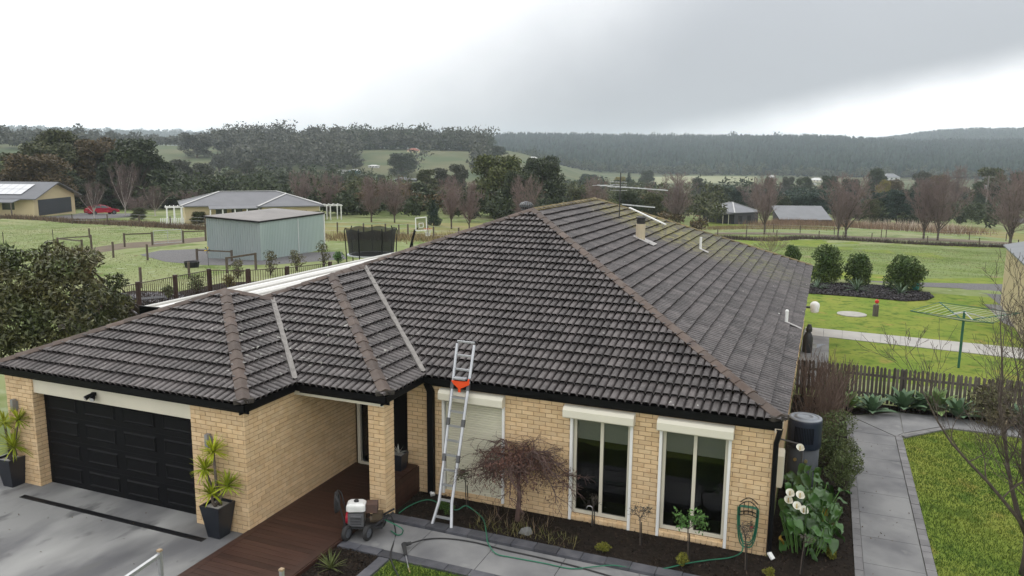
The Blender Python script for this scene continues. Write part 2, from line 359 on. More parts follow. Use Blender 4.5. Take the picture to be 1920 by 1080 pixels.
chips('mulch', bed, 46000, .022, M_CHIP, 'dark bark mulch covering the garden bed along the house', 5, .035)
bed2 = [(-7.22,-2.53),(-6.33,-2.53),(-6.33,-9),(-7.22,-9)]
patch('corner_bed', bed2, .02, M_MULCH, 0, z=0)
chips('mulch', bed2, 4500, .022, M_CHIP, 'dark bark mulch in the small bed between deck and front lawn', 6, .03)
edging(path, -6.32, -6.12, -9, -2.53, .43, M_SLATE, .045, 'y', 7)
lawnf = [(-6.1,-2.53),(1.29,-2.53),(1.29,-9),(-6.1,-9)]
patch('front_lawn', lawnf, .008, M_LAWN, 0, z=0)
grass('lawn_grass', [(-6.1,-2.54),(1.29,-2.54),(1.29,-3.6),(-6.1,-3.6)], 26000, .05, M_BLADE, 'short mossy grass of the front lawn by the washed path', 8, .008)
lawnr = [(2.6,-9),(2.6,7.7),(3.8,8.86),(16,8.8),(16,-9)]
patch('side_lawn', lawnr, .008, M_LAWN, 0, z=0)
grass('lawn_grass', [(2.6,-2),(2.6,7.7),(3.8,8.84),(8.5,8.7),(8.5,-2)], 90000, .05, M_BLADE, 'mossy grass of the lawn right of the side path', 9, .008)
# --- behind the picket fence
patch('back_lawn', px((1500,700),(2100,760),(2300,640),(1985,470),(1660,455),(1340,440),(1300,470),(1420,560)), .006, M_LAWN, 4)
patch('frosted_lawn', px((1380,470),(1420,455),(1660,458),(1900,468),(1990,476),(1990,520),(1720,523),(1500,500)), .012, M_FROST, 4)
grass('frosted_grass', px((1395,468),(1420,457),(1660,460),(1900,470),(1980,478),(1980,518),(1720,521),(1500,499)), 60000, .05, pm('frost_blade', (.17,.20,.095), (.13,.17,.05), scale=.4, detail=6, rough=.9, island=.35, spec=.1), 'pale frosted grass of the far rear lawn', 23, .022)
pad = struct(MB().prism([(-.1,11.5),(.83,11.5),(.86,20.25),(-.1,20.0)], -.05, .02), 'concrete_pad', M_CONC)
cp = [G(1510,614), G(1510,628), G(1920,673), G(1920,654), G(2060,668), G(2060,690)]
walk = struct(MB().prism([(cp[1].x,cp[1].y),(cp[5].x,cp[5].y),(cp[4].x,cp[4].y),(cp[0].x,cp[0].y)], -.05, .012), 'garden_walk', pm('path_joint', (.24,.235,.22)))
for i in range(14):
    a0, a1 = i/14+.0008, (i+1)/14-.0008
    f = lambda A, B, t: (A.x+(B.x-A.x)*t, A.y+(B.y-A.y)*t)
    MB().prism([f(cp[1],cp[5],a0), f(cp[1],cp[5],a1), f(cp[0],cp[4],a1), f(cp[0],cp[4],a0)], -.04, .026).build('slab', pm('pale_concrete', (.40,.385,.36), (.32,.31,.29), scale=1.5, rough=.8, bump=.1, bscale=60), walk)
patch('gravel_drive', px((1600,526),(1720,530),(1872,533),(2000,540),(2080,640),(1905,590),(1872,570),(1850,552),(1800,541),(1700,538),(1600,534)), .016, M_GRAVEL, 3)
patch('shed_apron', px((1845,571),(1872,572),(1925,592),(2075,650),(2075,664),(1965,640),(1880,606)), .02, M_CONC, 0)
bedr = px((1500,536),(1530,531),(1620,533),(1700,543),(1742,550),(1752,558),(1738,564),(1700,566),(1600,557),(1500,550))
patch('round_bed', bedr, .03, M_MULCH, 0)
chips('mulch', bedr, 9000, .045, pm('grey_chip', (.075,.07,.075), (.03,.027,.028), scale=3, rough=.9, island=.7), 'dark mulch in the bed under the round clipped shrubs', 11, .04)
M_PBL = pm('paddock_blade', (.15,.18,.065), (.24,.235,.125), scale=.25, detail=6, rough=.9, island=.4, spec=.1)
grass('paddock_grass', px((-120,470),(-120,420),(100,416),(300,428),(388,434),(388,443),(230,455),(140,468),(262,478),(310,491),(380,499),(420,500),(400,530),(260,575),(60,600),(-120,620)), 70000, .05, M_PBL, 'rough tufty grass of the left paddock', 21, .02)
leaf_poly = [(-15.5,-7.5),(-9.05,-7.5),(-9.05,-2.7),(-15.5,-2.7)]
chips('leaf_litter', leaf_poly, 60, .018, pm('dry_leaf', (.12,.085,.05), (.07,.05,.03), island=.4), 'few dry leaves scattered on the driveway', 24, .012, 'leaves')
chips('leaf_litter', [(1.45,-3),(2.41,-3),(2.41,7.6),(1.45,7.6)], 70, .016, pm('dry_leaf', (.12,.085,.05)), 'few dry leaves scattered on the side path', 25, .034, 'leaves')
# --- left paddock: worn gravel by the shed, stones by the pool
patch('gravel_yard', px((262,478),(300,470),(400,466),(420,482),(560,474),(640,472),(650,486),(520,496),(430,498),(380,497),(310,491)), .012, M_GRAVEL, 3)
patch('dry_paddock', px((590,452),(700,452),(860,456),(960,445),(960,418),(800,418),(600,420)), .02, M_DRY, 5)
patch('worn_track', px((140,470),(230,456),(300,452),(386,444),(386,452),(300,462),(240,466),(160,478)), .012, M_SOIL, 3)
pool = px((90,575),(250,545),(330,548),(420,530),(480,528),(640,520),(640,620),(120,640))
patch('pool_surround', pool, .012, M_MULCH, 3)
chips('pebbles', px((150,590),(250,552),(330,550),(352,556),(300,590),(200,640)), 5000, .075, pm('grey_pebble', (.22,.21,.22), (.08,.08,.085), scale=3, rough=.7, island=.6), 'loose grey pebbles beside the dark pool fence', 12, .04, 'pebbles')
# --- right: verge and strips beyond the fence, side road
patch('dry_strip', px((1330,423),(1440,420),(1560,419),(1700,432),(1810,440),(1920,452),(1990,470),(1990,452),(1880,432),(1760,418),(1560,412),(1330,414)), .02, M_DRY, 5)
patch('side_road', px((1340,439.5),(1500,441),(1700,451),(1885,459),(1990,466),(1990,460.5),(1885,454),(1700,446.5),(1500,437.5),(1340,436.5)), .03, M_SOIL, 5)
patch('road', px((1778,392),(1800,394),(1840,402),(1885,411),(1990,432),(1990,424),(1900,406),(1850,396),(1810,390),(1785,388)), .05, pm('asphalt', (.13,.13,.14), (.10,.10,.11), scale=2), 6)
patch('far_paddock', px((1200,352),(1260,345),(1420,343),(1420,331),(1300,330),(1200,333)), .3, pm('far_grass', (.17,.19,.08), (.22,.215,.12), scale=.03, detail=6), 30)
patch('roadside_field', px((1800,385),(1990,400),(1990,386),(1850,376),(1800,378)), .08, M_LAWN, 8)
patch('cottage_lawn', px((1290,425),(1310,412),(1370,410),(1400,418),(1395,426)), .04, M_LAWN, 5)
# ================================================================== the house
T = .3963; ZL = 2.51; ZT = 2.515
A_ = 7.185; D_ = 20.61; P_ = 6.80; Q_ = 1.434; R_ = 8.81; S_ = 2.869; GG = 3.214; H_ = 3.672
house = thing('brick_house', 'cream brick house with hipped brown tile roof and attached double garage', 'house', (0,0,0))
M_BLACK = pm('black_paint', (.004,.004,.0045), (.006,.006,.007), rough=.5, spec=.12, scale=3)
M_CREAM = pm('cream_paint', (.62,.58,.47), (.56,.525,.43), rough=.55, scale=2)
M_WHITE = pm('white_paint', (.78,.78,.76), (.70,.70,.68), rough=.5, scale=2)
M_BRICK = pm('cream_brick', (.585,.405,.225), (.64,.48,.295), scale=7, detail=6, rough=.85, bump=.35, bscale=70, island=.10, spots=[((.52,.32,.19), 5, .68, .82)])
M_MORTAR = pm('brown_mortar', (.27,.185,.105), (.22,.15,.085), scale=9, rough=.95, bump=.4, bscale=90)
M_TILE = pm('roof_tile', (.044,.037,.0365), (.092,.080,.078), scale=5, detail=7, rough=.55, bump=.3, bscale=60, island=.34, spec=.4,
            spots=[((.030,.025,.025), 2.2, .50, .72), ((.15,.14,.135), 16, .58, .78), ((.46,.46,.42), 9, .72, .76), ((.34,.34,.30), 11, .63, .69, (-10.0,-.6,3.0), 2.0), ((.34,.34,.30), 11, .65, .70, (-8.4,.2,3.1), 2.0),
                   ((.16,.14,.045), 5, .42, .66, (-6.1,13.2,5.0), 2.8), ((.20,.18,.055), 5, .42, .60, (-4.6,13.6,4.4), 3.0), ((.13,.13,.05), 4, .42, .66, (-3.0,15.2,3.6), 3.6)])
M_CAP = pm('ridge_cap', (.066,.044,.034), (.095,.072,.06), scale=5, detail=6, rough=.65, bump=.3, bscale=40, island=.28, spots=[((.075,.055,.05), 3, .55, .75)])
M_MOSSCAP = pm('mossy_cap', (.115,.09,.055), (.16,.125,.04), scale=6, detail=6, rough=.8, bump=.4, bscale=40, island=.35)
M_BED = pm('cap_mortar', (.035,.03,.028), (.07,.06,.05), scale=12, rough=.95, bump=.5)
M_VALLEY = pm('valley_iron', (.25,.235,.22), (.15,.14,.13), scale=9, rough=.7, stretch=(1,1,1), bump=.2)
M_UNDER = pm('roof_underlay', (.010,.009,.009), rough=.95, spec=.05)
# ---- roof planes: plan polygon, eave origin, eave direction e, inward direction n
roof = MB()
def rz(n0, nd, x, y): return ZT+T*((x-n0[0])*nd[0]+(y-n0[1])*nd[1])
SL = []   # (poly, origin, e, n)
SL.append(([(0,0),(-P_,0),(-P_-H_,H_),(-14.14,0),(-2*A_,0),(-A_,A_)], (0,0), (-1,0), (0,1)))
SL.append(([(0,0),(-A_,A_),(-A_,D_-A_),(0,D_)], (0,D_), (0,-1), (-1,0)))
SL.append(([(-P_,-Q_),(-R_,-Q_),(-11.30,1.06),(-11.65,1.06),(-P_-H_,-Q_+H_)], (-P_,-Q_), (-1,0), (0,1)))
SL.append(([(-P_,-Q_),(-P_-H_,-Q_+H_),(-P_-H_,H_),(-P_,0)], (-P_,0), (0,-1), (-1,0)))
SL.append(([(-R_,-S_),(-R_-2*GG,-S_),(-R_-GG,-S_+GG)], (-R_,-S_), (-1,0), (0,1)))
SL.append(([(-R_,-S_),(-R_-GG,-S_+GG),(-11.30,1.06),(-R_,-Q_)], (-R_,-Q_), (0,-1), (-1,0)))
HID = [([(-2*A_,0),(-A_,A_),(-A_,D_-A_),(-2*A_,D_)], (-2*A_,0), (1,0)), ([(0,D_),(-2*A_,D_),(-A_,D_-A_)], (0,D_), (0,-1)),
       ([(-P_-H_,-Q_+H_),(-P_-H_,H_),(-14.14,0),(-14.14,-Q_)], (-14.14,0), (1,0)), ([(-15.238,-S_),(-R_-GG,-S_+GG),(-15.238,3.559)], (-15.238,0), (1,0)),
       ([(-R_-GG,-S_+GG),(-11.30,1.06),(-13.0,1.06),(-14.14,3.559),(-15.238,3.559)], (0,3.559), (0,-1))]
for poly, o, e, n in SL: roof.poly([(x, y, rz(o, n, x, y)-.055) for x, y in poly])
for poly, o, n in HID: roof.poly([(x, y, rz(o, n, x, y)-.01) for x, y in poly])
roofo = roof.build('roof', M_UNDER, house)
hid = MB()
for poly, o, n in HID: hid.poly([(x, y, rz(o, n, x, y)+.012) for x, y in poly])
hid.build('rear_slope', M_TILE, roofo)
# ---- tiles
TW = .30; EXP = .3205; TL = .36
PROF = []
for k in range(2):
    PROF += [(k*.15+a, b) for a, b in ((0,-.02),(.016,-.02),(.026,.022),(.040,.038),(.118,.040),(.136,.026))]
PROF.append((.30,-.02))
def tile_verts(j0, j1, lift0=.058, lift1=.0):
    # rows of points (i, j, h): lower row j0, upper row j1, plus front edge
    lo = [(i, j0, h+lift0) for i, h in PROF]; hi = [(i, j1, h+lift1) for i, h in PROF]; fr = [(i, j0+.004, h+lift0-.022) for i, h in PROF]
    return fr, lo, hi
def slope_frame(o, e, n):
    cs = 1/math.sqrt(1+T*T); E = Vector((e[0],e[1],0)); U = Vector((n[0]*cs, n[1]*cs, T*cs)); W = E.cross(U)
    if W.z < 0: W = -W
    return Vector((o[0],o[1],ZT)), E, U, W
full = []; cutV = []; cutF = []; edgeflag = []
def pin(poly, x, y): return bool(inside(poly, np.array([x]), np.array([y]))[0])
tri_rng = random.Random(4)
npf = len(PROF)
for poly, o, e, n in SL:
    O, E, U, W = slope_frame(o, e, n)
    pts = [(Vector((x,y,rz(o,n,x,y)))-O) for x, y in poly]; iv = [p.dot(E) for p in pts]; jv = [p.dot(U) for p in pts]
    row = 0; j = -.03
    while j < max(jv):
        i = math.floor(min(iv)/TW)*TW-(TW/2 if 0 else 0)
        while i < max(iv):
            cs = [(i+a, j+b) for a in (.0, TW) for b in (.02, EXP)]
            wp = [O+E*a+U*b for a, b in cs]
            ins = [pin(poly, p.x, p.y) for p in wp]
            if row == 0: ins[0] = ins[1] if not ins[0] else ins[0]; ins[2] = ins[3] if not ins[2] else ins[2]
            if all(ins):
                c = O+E*(i+.15)+U*(j+.16); full.append(((c-Vector(CAM)).length, O+E*i+U*j, E, U, W))
            else:
                nj = 4
                for k in range(nj):
                    ja = j+TL*k/nj; jb = j+TL*(k+1)/nj; la = .058*(1-k/nj); lb = .058*(1-(k+1)/nj)
                    run = []
                    for q in range(npf-1):
                        pc = O+E*(i+(PROF[q][0]+PROF[q+1][0])/2)+U*((ja+jb)/2)
                        if pin(poly, pc.x, pc.y) or (row == 0 and k == 0 and pin(poly, pc.x+n[0]*.12, pc.y+n[1]*.12)):
                            b0 = len(cutV)
                            (a0, h0), (a1, h1) = PROF[q], PROF[q+1]
                            cutV += [O+E*(i+a0)+U*ja+W*(h0+la), O+E*(i+a1)+U*ja+W*(h1+la), O+E*(i+a1)+U*jb+W*(h1+lb), O+E*(i+a0)+U*jb+W*(h0+lb)]
                            cutF.append((b0,b0+1,b0+2,b0+3)); edgeflag.append(0)
                            if k == 0:
                                cutV += [O+E*(i+a0)+U*(ja+.004)+W*(h0+la-.022), O+E*(i+a1)+U*(ja+.004)+W*(h1+la-.022)]
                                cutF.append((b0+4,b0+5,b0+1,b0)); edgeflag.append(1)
            i += TW
        row += 1; j += EXP
full.sort(key=lambda t: t[0])
fr, lo, hi = tile_verts(0, TL)
tm = MB(); tm.add([(a+.001, b, c) for a, b, c in fr]+[(a+.001, b, c) for a, b, c in lo]+[(a+.001, b, c) for a, b, c in hi],
    [(q,q+1,npf+q+1,npf+q) for q in range(npf-1)]+[(npf+q,npf+q+1,2*npf+q+1,2*npf+q) for q in range(npf-1)])
tile_me = tm.mesh('tile', M_TILE); M_EDGE = pm('tile_edge', (.016,.014,.014), (.03,.026,.026), rough=.95, spec=.05, scale=8)  # dirty front edges, also darkened to paint bold shadow lines between courses
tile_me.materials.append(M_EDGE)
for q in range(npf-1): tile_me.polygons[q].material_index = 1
rt = random.Random(8)
for d, p, E, U, W in full[:300]:
    o = link('tile', tile_me, roofo)
    X, Y, Z = E, U, E.cross(U)
    if Z.z < 0:                       # keep a right-handed frame: mirror by starting at the other end
        X = -E; p = p+E*TW; Z = X.cross(U)
    o.matrix_local = Matrix(((X.x,Y.x,Z.x,p.x),(X.y,Y.y,Z.y,p.y),(X.z,Y.z,Z.z,p.z+rt.uniform(-.003,.003)),(0,0,0,1)))
rest = MB(); rest.v = [tuple(v) for v in cutV]; rest.f = list(cutF)
tv = tm.v
for d, p, E, U, W in full[300:]:
    dz = rt.uniform(-.004,.004); base = p+W*dz+U*rt.uniform(-.007,.007)+E*rt.uniform(-.003,.003); n0 = len(rest.v)
    for a, b, c in tv:
        rest.v.append(tuple(base+E*a+U*b+W*c))
    rest.f += [tuple(i+n0 for i in f) for f in tm.f]
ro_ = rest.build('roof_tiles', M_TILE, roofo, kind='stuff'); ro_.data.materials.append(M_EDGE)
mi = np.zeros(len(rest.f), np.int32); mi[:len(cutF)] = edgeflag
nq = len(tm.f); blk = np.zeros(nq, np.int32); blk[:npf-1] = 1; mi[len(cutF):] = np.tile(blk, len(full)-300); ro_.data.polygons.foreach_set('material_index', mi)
# ---- ridge and hip caps
def caps(P, Q, hip, n=None, step=.37, mat=M_CAP, start=0.):
    P, Q = Vector(P), Vector(Q); L = (Q-P).length; n = n or round(L/step); d = (Q-P)/L; st = L/n
    sd_ = d.cross(Vector((0,0,1))).normalized(); up = sd_.cross(d).normalized()
    drop = .052 if hip else .060; wd = .125
    me = CAPME.get((hip, round(st,3), mat.name))
    if me is None:
        m = MB(); l = st+.045; k = 6; prof = []
        for q in range(7):
            a = (q-3)/3; prof.append((a*wd, -abs(a)**1.25*drop*1.15))
        rows = []
        for (x, ex, t) in ((0, 1.0, 0.012), (l, .93, 0.0)):
            rows.append([(x, w*ex, h+t+.03) for w, h in prof])
        und = [(0, w, h+.012-.004) for w, h in prof]
        m.add(rows[0]+rows[1]+und, [(q,7+q,8+q,q+1) for q in range(6)]+[(q,q+1,15+q,14+q) for q in range(6)])
        m.box(.03, l, -wd*.8, wd*.8, -.09, -.03)
        me = m.mesh('ridge_cap', mat); CAPME[(hip, round(st,3), mat.name)] = me
    rnd = random.Random(int(P.x*100)+7)
    for i in range(n):
        o = link('ridge_cap', me, roofo); p = P+d*(st*i)+up*(.068+rnd.uniform(-.004,.004))
        a = rnd.uniform(-.02,.02); s2 = sd_*math.cos(a)+up*math.sin(a); u2 = d.cross(s2)
        if u2.z < 0: s2 = -s2; u2 = d.cross(s2)
        o.matrix_local = Matrix(((d.x,s2.x,u2.x,p.x),(d.y,s2.y,u2.y,p.y),(d.z,s2.z,u2.z,p.z),(0,0,0,1)))
CAPME = {}
hz = lambda k: ZT+T*k
caps((-.06,.06,ZT+.03), (-A_,A_,hz(A_)), True)
caps((-2*A_+3.3,3.3,hz(3.3)), (-A_,A_,hz(A_)), True)
caps((-A_,A_,hz(A_)), (-A_,D_-A_,hz(A_)), False, mat=M_MOSSCAP)
caps((-.06,D_-.06,ZT+.03), (-A_,D_-A_,hz(A_)), True, mat=M_MOSSCAP)
caps((-P_-.06,-Q_+.06,ZT+.03), (-P_-H_,-Q_+H_,hz(H_)), True)
caps((-P_-H_,-Q_+H_,hz(H_)), (-P_-H_,H_+.1,hz(H_)), False)
caps((-11.70,1.02,hz(2.45)), (-P_-H_,-Q_+H_,hz(H_)), True)
caps((-R_-.06,-S_+.06,ZT+.03), (-R_-GG,-S_+GG,hz(GG)), True)
caps((-15.18,-S_+.06,ZT+.03), (-R_-GG,-S_+GG,hz(GG)), True)
caps((-11.30,1.05,hz(2.5)), (-R_-GG,-S_+GG,hz(GG)), True)
for i, (x, y) in enumerate(((-.1,.1),(-P_-.1,-Q_+.1),(-R_-.1,-S_+.1))):
    m = MB(); m.obox((x+.03, y-.03, ZT+.06), Vector((.12,.12,0)), Vector((.05,-.05,0))*.8, Vector((0,0,.04))); m.build('cap_end_mortar', M_BED, roofo)
def valley(P, Q):
    P, Q = Vector(P), Vector(Q); d = (Q-P).normalized(); s = d.cross(Vector((0,0,1))).normalized()
    rnd = random.Random(3); m = MB(); n = 16; V = []
    for i in range(n+1):
        c = P+(Q-P)*(i/n)
        w = .05+rnd.uniform(-.008,.008)
        V += [c+s*w+Vector((0,0,.115)), c+Vector((0,0,.095)), c-s*w+Vector((0,0,.115)), c-s*w+Vector((0,0,.0)), c+s*w+Vector((0,0,.0))]
    Fc = []
    for i in range(n):
        for a, b in ((0,1),(1,2),(2,3),(4,0)): Fc.append((i*5+a, i*5+b, i*5+5+b, i*5+5+a))
    m.add(V, Fc); m.build('valley_flashing', M_VALLEY, roofo)
valley((-P_,0,ZT+.02), (-P_-H_,H_,hz(H_)))
valley((-R_,-Q_,ZT+.02), (-11.30,1.06,hz(2.495)))
# ---- gutters
def gutter(pts, mat, name='gutter', lip=None):
    for a, b in zip(pts, pts[1:]):
        a, b = Vector((*a,0)), Vector((*b,0)); d = (b-a).normalized(); o = Vector((d.y,-d.x,0))   # o: outward, right of the run
        m = MB(); prof = [(0,ZL-.004),(.004,ZL),(-.012,ZL),(-.014,ZL-.02),(-.02,ZL-.10),(-.105,ZL-.10),(-.115,ZL-.03),(-.125,ZL-.03),(-.125,ZL-.185),(-.10,ZL-.185),(-.10,ZL-.125),(-.012,ZL-.125),(0,ZL-.105)]
        k = len(prof); V = []
        for q, c in ((0,a),(1,b)):
            for w, z in prof:
                mit = -w if q else w           # mitre
                V.append(c+o*w+d*(w if q == 1 and MIT[1] else 0)+Vector((0,0,z)))
        m.add(V, [(i,(i+1)%k,k+(i+1)%k,k+i) for i in range(k)]+[tuple(reversed(range(k))), tuple(range(k,2*k))])
        m.build(name, mat, house)
MIT = (0, 0)
gutter([(-15.238,-S_),(-R_+.0,-S_)], M_BLACK); gutter([(-R_,-S_),(-R_,-Q_+.1)], M_BLACK)
gutter([(-R_+.012,-Q_),(-P_,-Q_)], M_BLACK); gutter([(-P_,-Q_),(-P_,.1)], M_BLACK); gutter([(-P_+.012,0),(0,0)], M_BLACK)
gutter([(.004,.004),(.004,D_)], pm('beige_fascia', (.55,.47,.38), (.45,.38,.31), rough=.6, scale=3))
# ---- walls (mortar core) and bricks
WALLS = []   # (core box, faces: (axis, pos, a0, a1, holes, outward))
walls = MB(); WT = 2.34
def wall(x0, x1, y0, y1, z0=0., z1=WT): walls.box(x0, x1, y0, y1, z0, z1)
GY = -2.749; MY = .12
wall(-15.11,-14.34,GY+.008,-2.42); wall(-10.17,-8.938,GY+.008,-2.42)
wall(-15.11,-14.9,-2.419,3.4); wall(-9.13,-8.938,-2.419,.78)
wall(-7.25,-6.39,MY+.008,.34); wall(-5.13,-3.70,MY+.008,.34); wall(-2.60,-2.02,MY+.008,.34); wall(-.86,-.138,MY+.008,.34)
for a, b in ((-6.389,-5.131),(-3.699,-2.601),(-2.019,-.861)): wall(a, b, MY+.008, .34, 0, .155 if a < -6 else .165); wall(a, b, MY+.008, .34, 2.1, WT)
wall(-.34,-.138,.341,20.45); wall(-14.2,-.34,20.25,20.45); wall(-14.25,-14.05,3.4,20.4)
wall(-7.25,-7.05,.341,1.0); wall(-9.13,-7.25,.95,1.15)
wallo = walls.build('wall', M_MORTAR, house)
PX0, PX1, PY0, PY1 = -7.275,-6.925,-1.31,-.965
pil = MB().box(PX0+.008,PX1-.008,PY0+.008,PY1-.008,0,WT).build('pillar', M_MORTAR, house)
BL, BH, PIT, CRS = .23, .076, .24, .0863
def brickwork(axis, pos, a0, a1, out, holes=(), shift=0., z1=WT, par=None, start_half=False):
    """bricks on a wall face; axis 'x': the run is along x at y=pos; out is the outward sign"""
    L = []
    z = .005; c = 0
    while z < z1-.03:
        a = a0-(0 if (c % 2) == (1 if start_half else 0) else PIT/2)
        while a < a1-.02:
            b0 = max(a, a0); b1 = min(a+BL, a1)
            segs = [(b0, b1)]
            for (h0, h1, hz0, hz1) in holes:
                if z+BH/2 > hz0 and z+BH/2 < hz1:
                    ns = []
                    for s0, s1 in segs:
                        if s1 <= h0 or s0 >= h1: ns.append((s0,s1))
                        else:
                            if s0 < h0-.03: ns.append((s0,h0))
                            if s1 > h1+.03: ns.append((h1,s1))
                    segs = ns
            for s0, s1 in segs:
                if s1-s0 > .03: L.append((axis, pos, s0, s1, z, min(z+BH, z1), out, par))
            a += PIT
        z += CRS; c += 1
    return L
BR = []
wh = [(-6.39,-5.13,.155,2.1),(-3.70,-2.60,.165,2.1),(-2.02,-.86,.165,2.1)]
BR += brickwork('x', MY, -7.25, -.138, -1, wh)
BR += brickwork('x', GY, -15.11, -14.34, -1); BR += brickwork('x', GY, -10.17, -8.938, -1)
BR += brickwork('y', -8.93, GY, .78, 1, start_half=True)
BR += brickwork('y', -14.332, GY, -2.42, 1, start_half=True)
BR += brickwork('x', PY0, PX0, PX1, -1, par=1); BR += brickwork('y', PX1, PY0, PY1, 1, par=1, start_half=True)
NB = len(BR)
BR += brickwork('y', -.13, MY, 20.45, 1, start_half=True)
def bdist(b):
    c = Vector(((b[2]+b[3])/2, b[1], b[4])) if b[0] == 'x' else Vector((b[1], (b[2]+b[3])/2, b[4]))
    return (c-Vector(CAM)).length
vis = sorted(BR[:NB], key=bdist); brk_me = {}
brnd = random.Random(21)
bw = MB(); nb = 0
def brick_geo(ax, w, h, dep, ch=.004):
    m = MB(); w2, h2 = w/2, h/2
    # front face with chamfered rim, sides back into the mortar (local: u along run, v out, z up)
    o = [(-w2,0,-h2),(w2,0,-h2),(w2,0,h2),(-w2,0,h2)]; f = [(-w2+ch,dep,-h2+ch),(w2-ch,dep,-h2+ch),(w2-ch,dep,h2-ch),(-w2+ch,dep,h2-ch)]
    k = [(-w2,dep-ch,-h2),(w2,dep-ch,-h2),(w2,dep-ch,h2),(-w2,dep-ch,h2)]
    m.add(o+k+f, [(8,9,10,11)]+[(i,(i+1)%4,4+(i+1)%4,4+i) for i in range(4)]+[(4+i,4+(i+1)%4,8+(i+1)%4,8+i) for i in range(4)])
    return m
for q, b in enumerate(vis+BR[NB:]):
    ax, pos, s0, s1, z0, z1, out, par = b
    w = s1-s0; h = z1-z0; dz = brnd.uniform(-.0012,.0012); pr = brnd.uniform(-.002,.002)
    base = pos-out*.012+out*pr; cu = (s0+s1)/2; cz = (z0+z1)/2+dz
    if nb < 300 and q < NB:
        key = (round(w,3), round(h,3))
        if key not in brk_me: brk_me[key] = brick_geo(ax, w, h, .014).mesh('brick', M_BRICK)
        o = link('brick', brk_me[key], pil if par else wallo); nb += 1
        if ax == 'x': o.location = (cu, base, cz); o.rotation_euler = (0,0,math.pi if out < 0 else 0)
        else: o.location = (base, cu, cz); o.rotation_euler = (0,0,-math.pi/2 if out > 0 else math.pi/2)
    else:
        g = brick_geo(ax, w, h, .014)
        if ax == 'x': V = [((-u if out < 0 else u)+cu, base+out*v, z+cz) for u, v, z in g.v]
        else: V = [(base+out*v, (-u if out > 0 else u)+cu, z+cz) for u, v, z in g.v]
        bw.add(V, g.f)
bw.build('brickwork', M_BRICK, wallo, kind='stuff')
# ---- soffit, porch beam, garage lintel
so = MB(); so.box(-8.92,-6.93,-1.32,.9,2.345,2.365); so.box(-15.1,-8.95,-2.74,.9,2.345,2.365); so.build('soffit', M_CREAM, house)
MB().box(-8.93,-6.93,-1.325,-1.20,2.27,2.344).build('porch_beam', M_CREAM, house)
MB().box(-14.338,-10.172,-2.715,-2.60,2.03,2.339).build('garage_lintel', M_CREAM, house)
gd = MB().box(-14.42,-10.18,-2.50,-2.44,.012,2.10).build('garage_door', M_BLACK, house)
cw = 4.16/4; rh = 2.02/4
M_DOOR = pm('black_door', (.004,.004,.005), (.006,.006,.007), rough=.5, scale=2, spec=.12)
for r in range(4):
    MB().box(-14.34,-10.17,-2.505,-2.5005,.015+r*rh,.015+r*rh+rh-.008).build('door_section', M_DOOR, gd)
    for c in range(4):
        x0 = -14.335+c*cw+.10; x1 = x0+cw-.20; z0 = .02+r*rh+.10; z1 = z0+rh-.19; m = MB()
        m.add([(x0,-2.506,z0),(x1,-2.506,z0),(x1,-2.506,z1),(x0,-2.506,z1),(x0+.03,-2.532,z0+.03),(x1-.03,-2.532,z0+.03),(x1-.03,-2.532,z1-.03),(x0+.03,-2.532,z1-.03),
               (x0+.055,-2.520,z0+.055),(x1-.055,-2.520,z0+.055),(x1-.055,-2.520,z1-.055),(x0+.055,-2.520,z1-.055)],
              [(0,1,5,4),(1,2,6,5),(2,3,7,6),(3,0,4,7),(4,5,9,8),(5,6,10,9),(6,7,11,10),(7,4,8,11),(8,9,10,11)])
        m.build('panel', M_DOOR, gd)
# ---- windows
def glassmat():
    m = bpy.data.materials.new('window_glass'); m.use_nodes = True; nt = m.node_tree; N = nt.nodes; L = nt.links
    for n in list(N):
        if n.type != 'OUTPUT_MATERIAL': N.remove(n)
    t = N.new('ShaderNodeBsdfTransparent'); t.inputs[0].default_value = (.66,.67,.67,1); g = N.new('ShaderNodeBsdfGlossy'); g.inputs['Roughness'].default_value = .02
    fr = N.new('ShaderNodeFresnel'); fr.inputs[0].default_value = 1.5; mx = N.new('ShaderNodeMixShader')
    L.new(fr.outputs[0], mx.inputs[0]); L.new(t.outputs[0], mx.inputs[1]); L.new(g.outputs[0], mx.inputs[2]); L.new(mx.outputs[0], N['Material Output'].inputs[0])
    MATS['window_glass'] = m; return m
M_GLASS = glassmat()
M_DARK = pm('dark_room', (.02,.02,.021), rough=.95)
M_BLIND = pm('roller_blind', (.72,.72,.67), (.66,.66,.61), rough=.9, scale=40)
